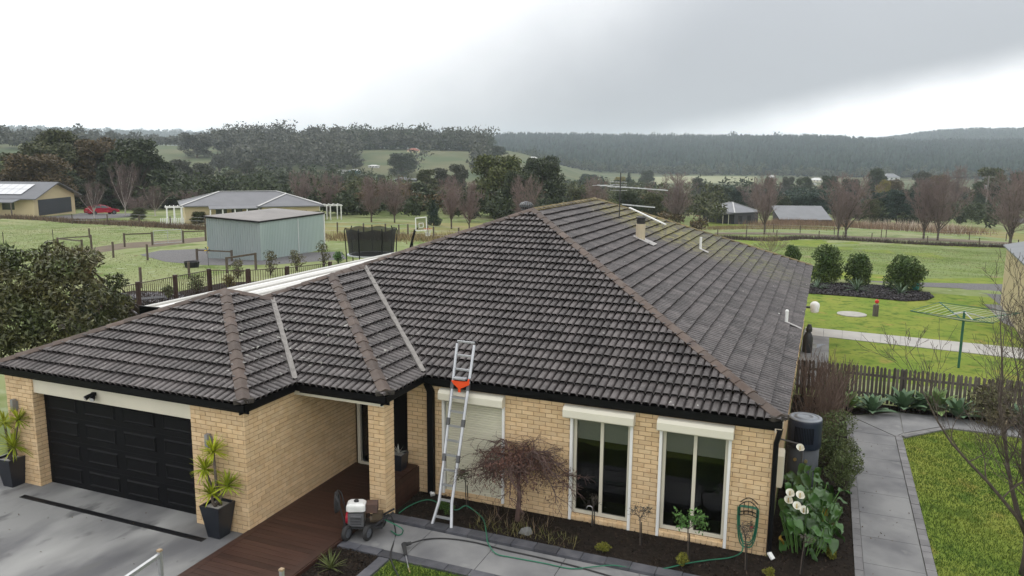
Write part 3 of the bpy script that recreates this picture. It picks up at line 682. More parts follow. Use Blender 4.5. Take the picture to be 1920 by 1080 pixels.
def shutter_window(bx0, bx1, wx0, wx1, open_):
    w = MB(); bz = 2.10
    if open_:
        fo = MB(); fo.box(wx0,wx0+.055,MY+.05,MY+.12,.165,2.1); fo.box(wx1-.055,wx1,MY+.05,MY+.12,.165,2.1)
        mid = (wx0+wx1)/2+.0; fo.box(mid-.03,mid+.03,MY+.052,MY+.12,.222,2.05); fo.box(wx0+.0551,wx1-.0551,MY+.05,MY+.12,.165,.225); fo.box(wx0+.0551,wx1-.0551,MY+.05,MY+.12,2.04,2.1)
        win = fo.build('window', M_CREAM, house)
        for a, b in ((wx0+.056,mid-.031),(mid+.031,wx1-.056)): MB().box(a,b,MY+.082,MY+.087,.226,2.039).build('pane', M_GLASS, win)
        MB().box(wx0+.06,wx1-.06,MY+.10,MY+.103,1.64,2.03).build('blind', M_BLIND, win)
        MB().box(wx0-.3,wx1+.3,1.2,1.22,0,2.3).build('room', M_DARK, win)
        n = 12
        for i in range(n):
            x0 = wx0+(wx1-wx0)*i/n; x1 = wx0+(wx1-wx0)*(i+1)/n
            m = MB(); m.add([(x0+.004,MY-.035,.055),(x1-.004,MY-.035,.055),(x1-.004,MY-.035,.115),(x0+.004,MY-.035,.115),(x0+.004,MY+.06,.085),(x1-.004,MY+.06,.085),(x1-.004,MY+.06,.162),(x0+.004,MY+.06,.162)],
                [(0,1,2,3),(3,2,6,7),(0,3,7,4),(1,5,6,2),(0,4,5,1)]); m.build('sill_brick', M_BRICK, win)
        MB().box(wx0,wx1,MY-.01,MY+.05,.05,.085).build('sill_mortar', M_MORTAR, win)
    else:
        win = MB().box(wx0,wx1,MY+.04,MY+.10,.14,2.1).build('window', M_CREAM, house)
        z = .14; M_SLAT = pm('shutter_slat', (.60,.575,.45), (.55,.53,.42), rough=.5, scale=2, island=.04)
        while z < 2.09:
            m = MB(); h = .0475; pr = [(0,0),(.010,.006),(.014,.5),(.010,.9),(0,1)]
            V = [(x, MY+.035-d, z+t*h) for x in (wx0+.02, wx1-.02) for d, t in pr]
            m.add(V, [(i,5+i,6+i,i+1) for i in range(4)]); m.build('slat', M_SLAT, win); z += .0495
    for x in (wx0-.052, wx1+.002): MB().box(x,x+.05,MY-.045,MY+.03,.04 if open_ else .10,2.12).build('guide_rail', M_WHITE, win)
    b = MB(); V = [(x,y,z) for x in (bx0,bx1) for y, z in ((MY,2.095),(MY-.16,2.095),(MY-.175,2.115),(MY-.175,2.245),(MY-.12,2.30),(MY,2.315))]
    b.add(V, [(i,6+i,6+(i+1)%6,(i+1)%6) for i in range(6)]+[tuple(reversed(range(6))), tuple(range(6,12))]); b.build('shutter_box', pm('box_cream', (.68,.645,.54), (.63,.60,.50), rough=.5, scale=1.5), win)
shutter_window(-6.46,-5.08,-6.385,-5.135,False)
shutter_window(-3.86,-2.52,-3.695,-2.605,True)
shutter_window(-2.10,-.78,-2.015,-.865,True)
# ---- entry
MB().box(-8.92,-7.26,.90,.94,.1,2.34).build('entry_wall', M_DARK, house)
ed = MB(); ed.box(-8.86,-8.79,.72,.80,.10,2.34); ed.box(-8.789,-7.5,.72,.80,.10,.16); ed.box(-7.5,-7.42,.72,.80,.10,2.34); de = ed.build('door_frame', M_CREAM, house)
MB().box(-8.75,-8.10,.74,.78,.161,2.2).build('sidelight', M_GLASS, de)
MB().box(-8.10,-7.51,.735,.775,.161,2.2).build('front_door', M_BLACK, de)
MB().tube([(-8.02,.70,1.0),(-8.02,.70,1.35)], .015, 8).build('handle', pm('steel', (.5,.5,.5), metal=1, rough=.3), de)
# ---- downpipes
dp = MB(); dp.box(-6.73,-6.60,MY-.13,MY-.03,.08,2.22); dp.add([(-6.73,MY-.13,2.22),(-6.60,MY-.13,2.22),(-6.60,MY-.03,2.22),(-6.73,MY-.03,2.22),(-6.77,-.07,2.39),(-6.64,-.07,2.39),(-6.64,.02,2.39),(-6.77,.02,2.39)],[(0,1,5,4),(1,2,6,5),(2,3,7,6),(3,0,4,7)])
dp.build('downpipe', M_BLACK, house)
dp = MB(); dp.tube([(-.03,.07,2.40),(-.05,.05,2.28),(-.085,.06,2.12),(-.085,.06,.12)], .045, 8); dp.build('downpipe', M_BLACK, house)
MB().tube([(-.085,.06,.14),(-.04,.01,.10),(0,-.02,.06)], .042, 10).build('drain_elbow', M_WHITE, house)
MB().tube([(-6.66,MY-.08,.1),(-6.60,MY-.14,.05)], .05, 10).build('drain_elbow', M_WHITE, house)
# ---- things on the roof that belong to it
def RS(u, v):      # pixel -> right-hand slope
    r = ray(u, v); k = (ZT-T*CAM[0]-CAM[2])/(r[2]+T*r[0]); return Vector(CAM+r*k)
p = RS(1200.5,452); fl = MB(); fl.lathe(p+Vector((0,0,-.1)), [(.14,0),(.14,.62),(.12,.62)], 18); flu = fl.build('flue', pm('stained_cream', (.55,.46,.30), (.42,.36,.27), scale=6, stretch=(1,1,.2)), roofo)
fc = MB(); fc.lathe(p, [(.125,.5),(.125,.60),(.14,.60),(.14,.63),(.12,.63),(.12,.68),(.15,.68),(.15,.72),(.03,.76)], 18); fc.build('flue_cap', pm('sooty_metal', (.04,.038,.036), rough=.6), flu)
ex = Vector((0,-1,0)); ux = Vector((-1,0,T)).normalized(); wx = Vector((T,0,1)).normalized()
MB().obox(p+wx*.09-ux*.12, ex*.27, ux*.34, wx*.006).build('flue_flashing', pm('grey_lead', (.40,.38,.36), (.28,.27,.27), scale=5, rough=.6), flu)
p = RS(1313,472); vp = MB().lathe(p, [(.04,-.05),(.04,.48),(.034,.48)], 12); vpo = vp.build('vent_pipe', M_WHITE, roofo); MB().obox(p+wx*.09-ux*.1, ex*.13, ux*.15, wx*.006).build('pipe_flashing', pm('grey_lead', (.40,.38,.36)), vpo)
p = RS(1474,610); vp = MB().lathe(p, [(.04,-.05),(.04,.36),(.05,.37),(.03,.41)], 12); vpo = vp.build('vent_pipe', M_WHITE, roofo); MB().obox(p+wx*.09-ux*.17, ex*.07, ux*.2, wx*.006).build('pipe_flashing', pm('grey_lead', (.40,.38,.36)), vpo)
pa, pb = RS(1176,399), RS(1244,431)
m = MB(); m.beam(pa+wx*.20, pb+wx*.20, .16, .03, up=wx); bar = m.build('skylight_bar', M_WHITE, roofo)
m = MB()
for t in (.05,.5,.95): m.beam(pa.lerp(pb,t)+wx*.0, pa.lerp(pb,t)+wx*.19, .03)
m.build('bracket', pm('grey_lead', (.40,.38,.36)), bar)
c = Vector((-A_-.42, A_+.55, hz(A_)-.12)); m = MB(); m.lathe(c, [(.12,-.1),(.12,.10),(.17,.12)], 16, False); tb = m.build('vent_base', pm('dark_metal', (.05,.05,.055), rough=.4, metal=.6), roofo)
for i in range(18):
    a = i/18*2*math.pi; m = MB(); V = []
    for k in range(6):
        t = k/5; rr = .06+.15*math.sin(math.pi*(.12+.76*t)); z = .12+.22*t
        for da in (-.10,.13): V.append((c.x+rr*math.cos(a+da+t*.25), c.y+rr*math.sin(a+da+t*.25), c.z+z))
    m.add(V, [(2*k,2*k+1,2*k+3,2*k+2) for k in range(5)]); m.build('vane', pm('vent_steel', (.12,.125,.13), metal=.7, rough=.35), tb)
MB().lathe(c, [(.10,.335),(.02,.36)], 16).build('vent_top', pm('dark_metal', (.05,.05,.055)), tb)
# ---- wall lamps, floodlight
for (x, z) in ((-14.82,1.72),(-9.72,1.72)):
    l = thing('wall_lamp', 'grey up-down wall lamp on the '+('left' if x < -12 else 'right')+' brick pier of the garage', 'lamp', (x,GY-.01,z), 'wall lamps beside the garage door')
    MB().box(x-.05,x+.05,GY-.03,GY-.008,z-.08,z+.08).build('back_plate', pm('grey_metal', (.32,.32,.33), rough=.45, metal=.5), l)
    MB().box(x-.035,x+.035,GY-.12,GY-.03,z-.13,z+.13).build('body', pm('grey_metal', (.32,.32,.33)), l)
f = thing('floodlight', 'black twin-head security light under the gutter above the garage door', 'floodlight', (-12.6,-2.73,2.2))
MB().lathe((-12.6,-2.745,2.22), [(.05,-.03),(.05,.03)], 12).build('mount', M_BLACK, f)
for s in (-1,1):
    h = MB().tube([(-12.6+s*.03,-2.76,2.22),(-12.6+s*.07,-2.82,2.18),(-12.6+s*.09,-2.87,2.15)], [.025,.042,.05], 12).build('lamp_head', M_BLACK, f)
    MB().tube([(-12.6+s*.09,-2.871,2.1495),(-12.6+s*.092,-2.878,2.147)], .042, 12).build('lens', pm('lamp_glass', (.5,.5,.5), rough=.1), h)
MB().lathe((-12.6,-2.79,2.15), [(.02,-.05),(.035,-.02),(.03,.04)], 10).build('sensor', M_BLACK, f)
# ================================================================== things near the house
M_DECK = pm('stained_deck', (.034,.015,.0105), (.055,.026,.018), scale=3, detail=7, rough=.5, bump=.15, bscale=30, island=.22, stretch=(.5,6,1))
deck = thing('timber_deck', 'dark red-brown timber deck walkway leading to the porch', 'deck', (-8.1,-2.5,0))
y = -9.0; bd = MB().box(-.77,.77,0,.134,-.022,0).mesh('deck_board', M_DECK)
while y < .70:
    if y+.134 < .72:
        o = link('deck_board', bd, deck); o.location = (0-.005, y+2.5, .105)
    y += .1385
for x in (-8.94,-7.36):
    m = MB(); m.box(x, x+.135, -9.0, -1.5 if x > -8 else .72, .078, .108); m.build('border_board', M_DECK, deck)
for k in range(3): MB().box(-7.22,-7.20,-9,-1.35,.0+.033*k+.002,.031+.033*k).build('skirt_board', M_DECK, deck)
y = -.94; bd2 = MB().box(-.2,.2,0,.134,-.022,0).mesh('deck_board', M_DECK)
while y < .60:
    o = link('deck_board', bd2, deck); o.location = (.93, y+2.5, .105); y += .1385
MB().box(-8.93,-7.24,-9,.71,.0,.075).build('deck_frame', pm('dark_timber', (.02,.012,.009)), deck)
box = thing('planter_bench', 'dark brown timber box beside the porch pillar', 'timber box', (-7.2,-.4,0))
for k in range(5): MB().box(-7.0,-6.975,-.96,.10,.01+k*.114,.01+k*.114+.108).build('side_board', M_DECK, box)
for k in range(5): MB().box(-7.48,-7.001,-.94+k*.206,-.94+k*.206+.198,.58,.602).build('top_board', M_DECK, box)
MB().box(-7.46,-7.02,-.94,.09,.1,.579).build('carcass', pm('dark_timber', (.02,.012,.009)), box)

M_POT = pm('glazed_pot', (.010,.012,.018), (.016,.019,.026), scale=5, rough=.3, spec=.5)
M_YUC = leafmat('yucca_leaf', (.36,.38,.025), (.20,.28,.02), .35)
M_STEM = pm('grey_bark', (.13,.105,.085), (.08,.065,.055), scale=12, rough=.95, bump=.5)
M_PEB = pm('white_pebble', (.5,.48,.45), (.35,.33,.3), scale=30, rough=.8, bump=.6, bscale=60)
def blade_leaf(m, p, d, L, w, droop=.25, n=4):
    p = Vector(p); d = Vector(d).normalized(); sd_ = d.cross(Vector((0,0,1)))
    sd_ = sd_.normalized() if sd_.length > .01 else Vector((1,0,0)); V = []; c = p.copy(); dd = d.copy()
    for i in range(n+1):
        t = i/n; ww = w*(1-t)**.7*(.55+1.1*t if t < .4 else 1)
        V += [c+sd_*ww, c-sd_*ww]; dd = (dd+Vector((0,0,-droop*L/n*1.5))).normalized(); c = c+dd*(L/n)
    m.add(V, [(2*i,2*i+1,2*i+3,2*i+2) for i in range(n)])
def rosette(m, p, r, n, rnd, w=.018, lo=-.35, droop=.8):
    for i in range(n):
        a = rnd.uniform(0, 6.28); e = rnd.uniform(lo, 1.35)
        blade_leaf(m, p, (math.cos(a)*math.cos(e), math.sin(a)*math.cos(e), math.sin(e)), r*rnd.uniform(.8,1.15), w, droop)
def square_pot(root, c, wb, wt, h):
    m = MB(); x, y, z = c
    q = lambda w, zz: [(x-w/2,y-w/2,zz),(x+w/2,y-w/2,zz),(x+w/2,y+w/2,zz),(x-w/2,y+w/2,zz)]
    m.add(q(wb,z)+q(wt,z+h)+q(wt*.86,z+h)+q(wt*.82,z+h-.05), [(3,2,1,0)]+[(i,(i+1)%4,4+(i+1)%4,4+i) for i in range(4)]+[(4+i,4+(i+1)%4,8+(i+1)%4,8+i) for i in range(4)]+[(8+i,8+(i+1)%4,12+(i+1)%4,12+i) for i in range(4)])
    po = m.build('pot', M_POT, root); MB().poly(q(wt*.82, z+h-.048)).build('pebble_top', M_PEB, po)
def potted_yucca(u, v, tops, label, seed, h=.62):
    c = G(u, v, .006); rnd = random.Random(seed); r = thing('potted_yucca', label, 'potted plant', c, 'potted yuccas beside the garage door')
    square_pot(r, c, .27, .44, h)
    for i, (tu, tv, rr) in enumerate(tops):
        t = WY(tu, tv, c.y+rnd.uniform(-.03,.03)); b = c+Vector((rnd.uniform(-.06,.06), rnd.uniform(-.06,.06), h-.06))
        mid = b.lerp(t, .5)+Vector((rnd.uniform(-.05,.05), rnd.uniform(-.05,.05), -.03))
        MB().tube([b, mid, t], [.032,.026,.022], 7).build('stem', M_STEM, r, True)
        m = MB(); rosette(m, t, rr*1.2, 70, rnd, .022); m.build('leaf_rosette', M_YUC, r)
potted_yucca(411, 1003, [(400,847,.27),(384,880,.28),(397,926,.27),(427,912,.27)], 'tall black square pot with yellow-green yucca at the right pier of the garage', 1)
potted_yucca(27, 908, [(8,793,.27),(34,788,.27),(26,838,.38)], 'tall black square pot with yellow-green yucca at the left pier of the garage', 2)
c = G(3,812,.02)
b = thing('bucket', 'red topped bucket half hidden behind the left potted yucca', 'bucket', (c.x-.6,c.y-.2,0))
MB().lathe((c.x-.6,c.y-.2,0), [(.13,0),(.16,.5)], 16).build('tub', M_POT, b); MB().lathe((c.x-.6,c.y-.2,.5), [(.165,0),(.165,.05),(.02,.09)], 16).build('lid', pm('red_plastic', (.45,.015,.03), rough=.4), b)

# ---- small pots in the porch
M_GREYLEAF = leafmat('grey_succulent', (.20,.22,.19), (.12,.15,.11))
c = Vector((-7.42,-.62,.108)); r = thing('potted_succulent', 'small dark pot with grey-green spiky plant left of the porch pillar', 'potted plant', c)
square_pot(r, c, .20, .30, .30); m = MB(); rosette(m, c+Vector((0,0,.3)), .26, 34, random.Random(5), .014, .1, .5); m.build('leaf_rosette', M_GREYLEAF, r)
c = Vector((-7.25,-.25,.603)); r = thing('porch_pot', 'black pot with pale leaves standing on the timber box', 'potted plant', c)
square_pot(r, c, .22, .30, .34); m = MB(); rosette(m, c+Vector((0,0,.33)), .18, 26, random.Random(6), .018, .0, .8); m.build('leaf_rosette', pm('pale_leaf', (.38,.38,.35)), r)

# ---- ladder
M_ALU = pm('aluminium', (.50,.51,.53), (.42,.43,.45), metal=.75, rough=.42, scale=6)
lad = thing('ladder', 'aluminium folding ladder leaning on the front gutter', 'ladder', G(822,988,.0))
Lb, Rb = G(806,983,.06), G(838,988,.06); Lb.y = Rb.y = -1.16; Lb.x = -6.02; Rb.x = -5.62
gl, gr = WY(849,716,-.03), WY(879,720,-.03)
def railpt(b, g, t): return b+(g-b)*t
top_t = 1.36
Lk, Rk = railpt(Lb+Vector((.09,0,0)), gl, .16), railpt(Rb-Vector((.06,0,0)), gr, .16)
MB().tube([Lb, Lk, gl, Lk+(gl-Lk)*1.34], .031, 8).build('rail', M_ALU, lad)
MB().tube([Rb, Rk, gr, Rk+(gr-Rk)*1.34], .031, 8).build('rail', M_ALU, lad)
for i in range(13):
    t = .05+i*.105
    a = Lb+(Lk-Lb)*(t/.14) if t < .14 else Lk+(gl-Lk)*((t-.14)/.86); b_ = Rb+(Rk-Rb)*(t/.14) if t < .14 else Rk+(gr-Rk)*((t-.14)/.86)
    MB().beam(a, b_, .042, .034).build('rung', M_ALU, lad)
for t in (.36,.66,.97):
    for k, g in ((Lk,gl),(Rk,gr)):
        p = k+(g-k)*t; d = (g-k).normalized(); MB().beam(p-d*.07, p+d*.07, .062, .07).build('hinge', pm('grey_plastic', (.10,.10,.105)), lad)
M_OR = pm('orange_plastic', (.85,.09,.02), (.75,.07,.015), rough=.4)
gm = (gl+gr)/2
st = thing('ladder_stabiliser', 'orange plastic ladder bracket hooked on the gutter behind the ladder', 'bracket', gm)
m = MB(); n = [(-.17,.05),(.17,.06),(.19,.11),(.21,.11),(.21,-.0),(.08,-.07),(.025,-.09),(.025,-.17),(-.025,-.17),(-.025,-.09),(-.12,-.02)]
V = [gm+Vector((x, yy, z)) for yy in (-.075,-.045) for x, z in n]; k = len(n)
m.add(V, [tuple(range(k)), tuple(reversed(range(k,2*k)))]+[(i,k+i,k+(i+1)%k,(i+1)%k) for i in range(k)]); m.build('bracket', M_OR, st)
MB().box(gm.x-.12,gm.x+.14,-.14,-.02,gm.z+.09,gm.z+.12).build('stand_off', M_ALU, st)

# ---- pressure washer
c = Vector((-7.02,-1.93,.03)); pw = thing('pressure_washer', 'petrol pressure washer with white fuel tank and red engine on four wheels', 'pressure washer', c)
M_RUB = pm('rubber', (.022,.022,.023), (.035,.034,.034), rough=.8, scale=8); M_DKM = pm('dark_frame', (.03,.03,.032), rough=.5)
def wheel(root, p, r=.135, w=.075, ax=Vector((1,0,0))):
    ax = ax.normalized(); prof = [(-w/2,r*.62),(-w/2,r*.92),(-w*.3,r),(w*.3,r),(w/2,r*.92),(w/2,r*.62)]
    e1 = ax.orthogonal().normalized(); e2 = ax.cross(e1); n = 20; m = MB(); V = []
    for q, rr in prof:
        for j in range(n): V.append(p+ax*q+(e1*math.cos(j/n*6.2832)+e2*math.sin(j/n*6.2832))*rr)
    m.add(V, [(i*n+j,i*n+(j+1)%n,i*n+n+(j+1)%n,i*n+n+j) for i in range(5) for j in range(n)]); wo = m.build('wheel', M_RUB, root, True)
    h = MB().tube([p-ax*w*.36, p+ax*w*.36], r*.62, 16); h.tube([p-ax*w*.56, p+ax*w*.56], r*.16, 10); h.build('rim', pm('grey_rim', (.16,.17,.19), rough=.4, metal=.4), wo)
ax = Vector((.42,-.9,0)).normalized(); fw = Vector((.9,.42,0)).normalized()       # ax: across, fw: along
for s, t in ((1,-.27),(1,.10),(-1,-.20),(-1,.30)): wheel(pw, c+ax*(.24*s)+fw*t+Vector((0,0,.137)), .137 if s > 0 else .13)
m = MB(); m.obox(c+Vector((0,0,.20)), fw*.36, ax*.19, Vector((0,0,.014))); m.beam(c+fw*.2+ax*.15+Vector((0,0,.22)), c+fw*.55+ax*.02+Vector((0,0,.42)), .03); m.beam(c+fw*.2-ax*.15+Vector((0,0,.22)), c+fw*.55-ax*.12+Vector((0,0,.42)), .03); m.build('frame', M_DKM, pw)
e = c-fw*.12+ax*.02
m = MB(); m.obox(e+Vector((0,0,.34)), fw*.14, ax*.15, Vector((0,0,.12))); m.build('engine', pm('engine_grey', (.17,.17,.18), metal=.4, rough=.5, scale=20), pw)
m = MB()
for k in range(6): m.obox(e+ax*.17+Vector((0,0,.27+k*.03)), fw*.10, ax*.02, Vector((0,0,.006)))
m.build('cooling_fin', pm('engine_grey', (.17,.17,.18)), pw)
m = MB(); m.tube([e-fw*.19+Vector((0,0,.33)), e-fw*.13+Vector((0,0,.33))], [.10,.13], 18); m.build('starter_cover', pm('red_paint', (.42,.015,.035), rough=.35), pw)
m = MB(); w, d_ = .17, .135
V = []
for z, s in ((.46,.85),(.48,1),(.56,1),(.585,.97),(.62,.72)):
    for i, j in ((-1,-.8),(-.8,-1),(.8,-1),(1,-.8),(1,.8),(.8,1),(-.8,1),(-1,.8)): V.append(e+fw*(i*w*s)+ax*(j*d_*s)+Vector((0,0,z+.02)))
m.add(V, [tuple(range(32,40)), tuple(reversed(range(8)))]+[(k*8+i,k*8+(i+1)%8,k*8+8+(i+1)%8,k*8+8+i) for k in range(4) for i in range(8)]); tk = m.build('fuel_tank', pm('tank_white', (.78,.78,.76), rough=.35), pw)
MB().lathe(e+Vector((0,0,.64)), [(.045,0),(.045,.025),(.03,.03)], 12).build('fuel_cap', M_RUB, tk)
MB().obox(c+fw*.16-ax*.02+Vector((0,0,.52)), fw*.10, ax*.11, Vector((0,0,.08))).build('muffler', pm('rusty_shroud', (.075,.05,.042), (.11,.06,.045), rough=.7), pw)
m = MB(); m.tube([c+fw*.12+Vector((0,0,.30)), c+fw*.34+Vector((0,0,.30))], .075, 12); m.obox(c+fw*.26+Vector((0,0,.36)), fw*.09, ax*.08, Vector((0,0,.06))); m.build('pump', pm('brass_black', (.10,.075,.05), metal=.3, rough=.5), pw)
m = MB(); hb = c-fw*.30; m.tube([hb+ax*.17+Vector((0,0,.2)), hb+ax*.17-fw*.12+Vector((0,0,.72)), hb+ax*.13-fw*.17+Vector((0,0,.80)), hb-ax*.13-fw*.17+Vector((0,0,.80)), hb-ax*.17-fw*.12+Vector((0,0,.72)), hb-ax*.17+Vector((0,0,.2))], .014, 8); m.build('handle', M_DKM, pw)
m = MB()
for k in range(4):
    V = [hb-fw*(.15+k*.014)+ax*(.14*math.cos(a))+Vector((0,0,.62+(.17+.01*k)*math.sin(a))) for a in np.linspace(0, 6.28, 20)]
    m.tube(V, .011, 6)
m.build('coiled_hose', M_RUB, pw)
# ---- hoses and gun
def smooth(pts, n=8):
    P = [Vector(p) for p in pts]; out = []
    for i in range(len(P)-1):
        p0 = P[max(i-1,0)]; p1 = P[i]; p2 = P[i+1]; p3 = P[min(i+2,len(P)-1)]
        for k in range(n):
            t = k/n; out.append(.5*((2*p1)+(p2-p0)*t+(2*p0-5*p1+4*p2-p3)*t*t+(3*p1-p0-3*p2+p3)*t**3))
    out.append(P[-1]); return out
M_GREENH = pm('green_hose', (.025,.16,.09), (.02,.12,.07), rough=.45)
hp = [c+fw*.38+Vector((0,0,.33)), c+fw*.5+ax*.1+Vector((0,0,.4)), G(742,1000,.045), G(733,1035,.045), G(735,1055,.03), G(752,1090,.03)]
single(MB().tube(smooth(hp), .014, 7), 'pressure_hose', M_RUB, 'black hose falling from the pressure washer onto the front lawn', 'hose', tuple(hp[2]))
hp = [G(772,1018,.13), G(800,1011,.05), G(840,1010,.045), G(890,1017,.045), G(950,1032,.045), G(1010,1045,.045), G(1080,1062,.045), G(1150,1082,.045)]
single(MB().tube(smooth(hp), .013, 7), 'gun_hose', M_RUB, 'black hose lying along the front path from the spray gun', 'hose', tuple(hp[3]))
g0 = G(757,1026,.06); gun = thing('spray_gun', 'black pressure washer gun with steel lance lying on the front path', 'spray gun', g0)
gk = G(771,1018,.12); m = MB(); m.tube([gk, (g0+gk)/2+Vector((0,0,.02)), g0+Vector((0,0,.06))], [.03,.035,.04], 8); m.tube([g0+Vector((0,0,.06)), G(761,1042,.05)], [.045,.026], 8); m.build('grip', M_RUB, gun)
MB().tube([G(761,1042,.05), G(766,1066,.03)], .010, 6).build('lance', M_ALU, gun); MB().tube([G(766,1066,.03), G(769,1074,.02)], [.016,.012], 8).build('nozzle', pm('brass', (.5,.4,.2), metal=.8, rough=.4), gun)
hp = [WY(1390,1000,.02), G(1392,1032,.25), G(1370,1045,.06), G(1330,1050,.06), G(1290,1056,.06), G(1255,1064,.09), G(1235,1067,.06), G(1190,1066,.06), G(1150,1060,.09), G(1110,1063,.06), G(1070,1066,.045), G(1020,1056,.045), G(960,1045,.045), G(930,1038,.05), G(915,1018,.09), G(912,1000,.08), G(905,972,.06), G(880,951,.15), G(870,949,.18), G(856,956,.1), G(835,950,.06), G(810,938,.10), G(790,939,.10), G(765,950,.06), G(748,962,.06)]
single(MB().tube(smooth(hp, 6), .011, 6), 'garden_hose', M_GREENH, 'green garden hose trailing across the bed and front path', 'hose', tuple(hp[10]))
hp = [c+fw*.36+Vector((0,0,.28)), G(752,990,.2), G(754,1000,.05), G(745,1003,.05), G(733,995,.05)]
single(MB().tube(smooth(hp), .011, 6), 'feed_hose', M_GREENH, 'short green hose loop beside the pressure washer wheels', 'hose', tuple(hp[2]))
# ---- hose hanger with coil on the wall
a, b = WY(1388,945,.1), WY(1421,955,.1); hc = (a+b)/2
hh = thing('hose_hanger', 'black wire hose hanger on the brick wall near the right corner', 'hose hanger', hc)
m = MB(); zt = lambda t: .10*math.sin(math.pi*t)
for yy in (MY-.02, MY-.16):
    m.tube([Vector((a.x+(b.x-a.x)*t, yy, hc.z+.06+zt(t))) for t in np.linspace(0,1,9)], .008, 6)
    m.tube([Vector((a.x+(b.x-a.x)*t, yy, hc.z-.12+zt(t)*.4)) for t in np.linspace(0,1,9)], .008, 6)
for t in (0,.25,.5,.75,1):
    x = a.x+(b.x-a.x)*t; m.tube([(x, MY-.16, hc.z-.12+zt(t)*.4), (x, MY-.16, hc.z+.06+zt(t))], .006, 6); m.tube([(x, MY-.02, hc.z-.12+zt(t)*.4), (x, MY-.16, hc.z-.12+zt(t)*.4)], .006, 6)
m.build('wire_frame', pm('black_iron', (.015,.012,.011), rough=.6), hh)
m = MB()
for k, (dw, dl) in enumerate(((0,.0),(.03,.05),(-.02,-.06),(.05,.02))):
    V = []
    for t in np.linspace(0, 6.2832, 40):
        x = hc.x+(.15+dw*.5)*math.copysign(abs(math.cos(t))**.55, math.cos(t)); s = math.sin(t); z = hc.z+.0+s*(.03 if s > 0 else .68+dl)
        V.append((x, MY-.07-.02*k, max(z, .1)))
    m.tube(V, .010, 6, False)
m.build('hose_coil', M_GREENH, hh)

# ---- heat pump, wall box
c = AT(1503,880,16.6); c.z = 0; hpn = thing('hot_water_heat_pump', 'dark blue and grey cylindrical hot water heat pump against the side wall', 'water heater', c)
m = MB(); m.lathe(c, [(.29,.02),(.31,.05),(.31,1.02)], 32); m.build('tank', pm('tank_grey', (.055,.063,.072), (.045,.05,.058), rough=.45, scale=3), hpn, True)
m = MB(); m.lathe(c, [(.315,1.02),(.335,1.04),(.335,1.58),(.33,1.62)], 32); hd = m.build('fan_housing', pm('navy_plastic', (.016,.022,.042), (.022,.03,.052), rough=.4, scale=3), hpn, True)
MB().lathe(c, [(.33,1.62),(.325,1.635),(.26,1.65),(.255,1.635),(.21,1.635),(.205,1.652),(.13,1.66),(.125,1.648),(.06,1.65)], 32).build('lid', pm('lid_grey', (.26,.28,.31), rough=.4), hd, True)
m = MB()
dv = (Vector((CAM[0],CAM[1],0))-Vector((c.x,c.y,0))).normalized(); a0 = math.atan2(dv.y, dv.x)
for k in range(13):
    a = a0-.55+k*.09; m.obox(c+Vector((math.cos(a)*.338, math.sin(a)*.338, 1.33)), Vector((-math.sin(a),math.cos(a),0))*.006, Vector((math.cos(a),math.sin(a),0))*.008, Vector((0,0,.17)))
m.build('grille', M_BLACK, hd)
for dz, da in ((.80,.2),(.80,-.45)):
    a = a0+da; p = c+Vector((math.cos(a)*.31, math.sin(a)*.31, dz)); o = Vector((math.cos(a),math.sin(a),0)); MB().tube([p, p+o*.03], .035, 12).build('valve', pm('brass', (.5,.4,.2)), hpn)
MB().tube([(-.13,c.y-.25,1.18),(c.x-.1,c.y-.33,1.16),(c.x,c.y-.34,1.12),(c.x,c.y-.335,.3)], .018, 8).build('pipe', pm('grey_pipe', (.12,.12,.13)), hpn)
mb_ = thing('meter_box', 'pale narrow box on the side wall below the gutter corner', 'meter box', (-.05,1.2,.9)); MB().box(-.125,.02,1.0,1.45,.95,1.55).build('case', M_CREAM, mb_); MB().box(.021,.03,1.02,1.43,.97,1.53).build('door', M_CREAM, mb_)

# ---- picket fence
FY = 10.45
fen = thing('picket_fence', 'weathered dark timber picket fence behind the strappy plants', 'fence', (4.5,FY,0))
M_PICK = pm('weathered_timber', (.075,.062,.052), (.12,.105,.092), scale=4, detail=7, rough=.9, bump=.4, bscale=30, island=.35, stretch=(3,3,.4), spots=[((.06,.08,.035), 2.5, .62, .75)])
m = MB(); w = .036; m.add([(-w,-.009,0),(w,-.009,0),(w,-.009,1.0),(w*.4,-.009,1.045),(-w*.4,-.009,1.045),(-w,-.009,1.0),(-w,.009,0),(w,.009,0),(w,.009,1.0),(w*.4,.009,1.045),(-w*.4,.009,1.045),(-w,.009,1.0)],
    [(0,1,2,3,4,5),(11,10,9,8,7,6)]+[(i,6+i,6+(i+1)%6,(i+1)%6) for i in range(6)]); pk = m.mesh('picket', M_PICK)
rnd = random.Random(12)
for i in range(112):
    o = link('picket', pk, fen); o.location = (-.02+i*.105-4.5, rnd.uniform(-.004,.004)-.045, .05+rnd.uniform(-.015,.015)); o.rotation_euler = (0, rnd.uniform(-.02,.02), 0); o.scale = (1,1,rnd.uniform(.98,1.02))
for i in range(5): MB().box(.1+i*2.6,.2+i*2.6,FY+.02,FY+.12,0,1.05).build('post', M_PICK, fen)
for z in (.25,.8): MB().box(-.05,11.7,FY-.03,FY+.018,z,z+.07).build('rail', M_PICK, fen)
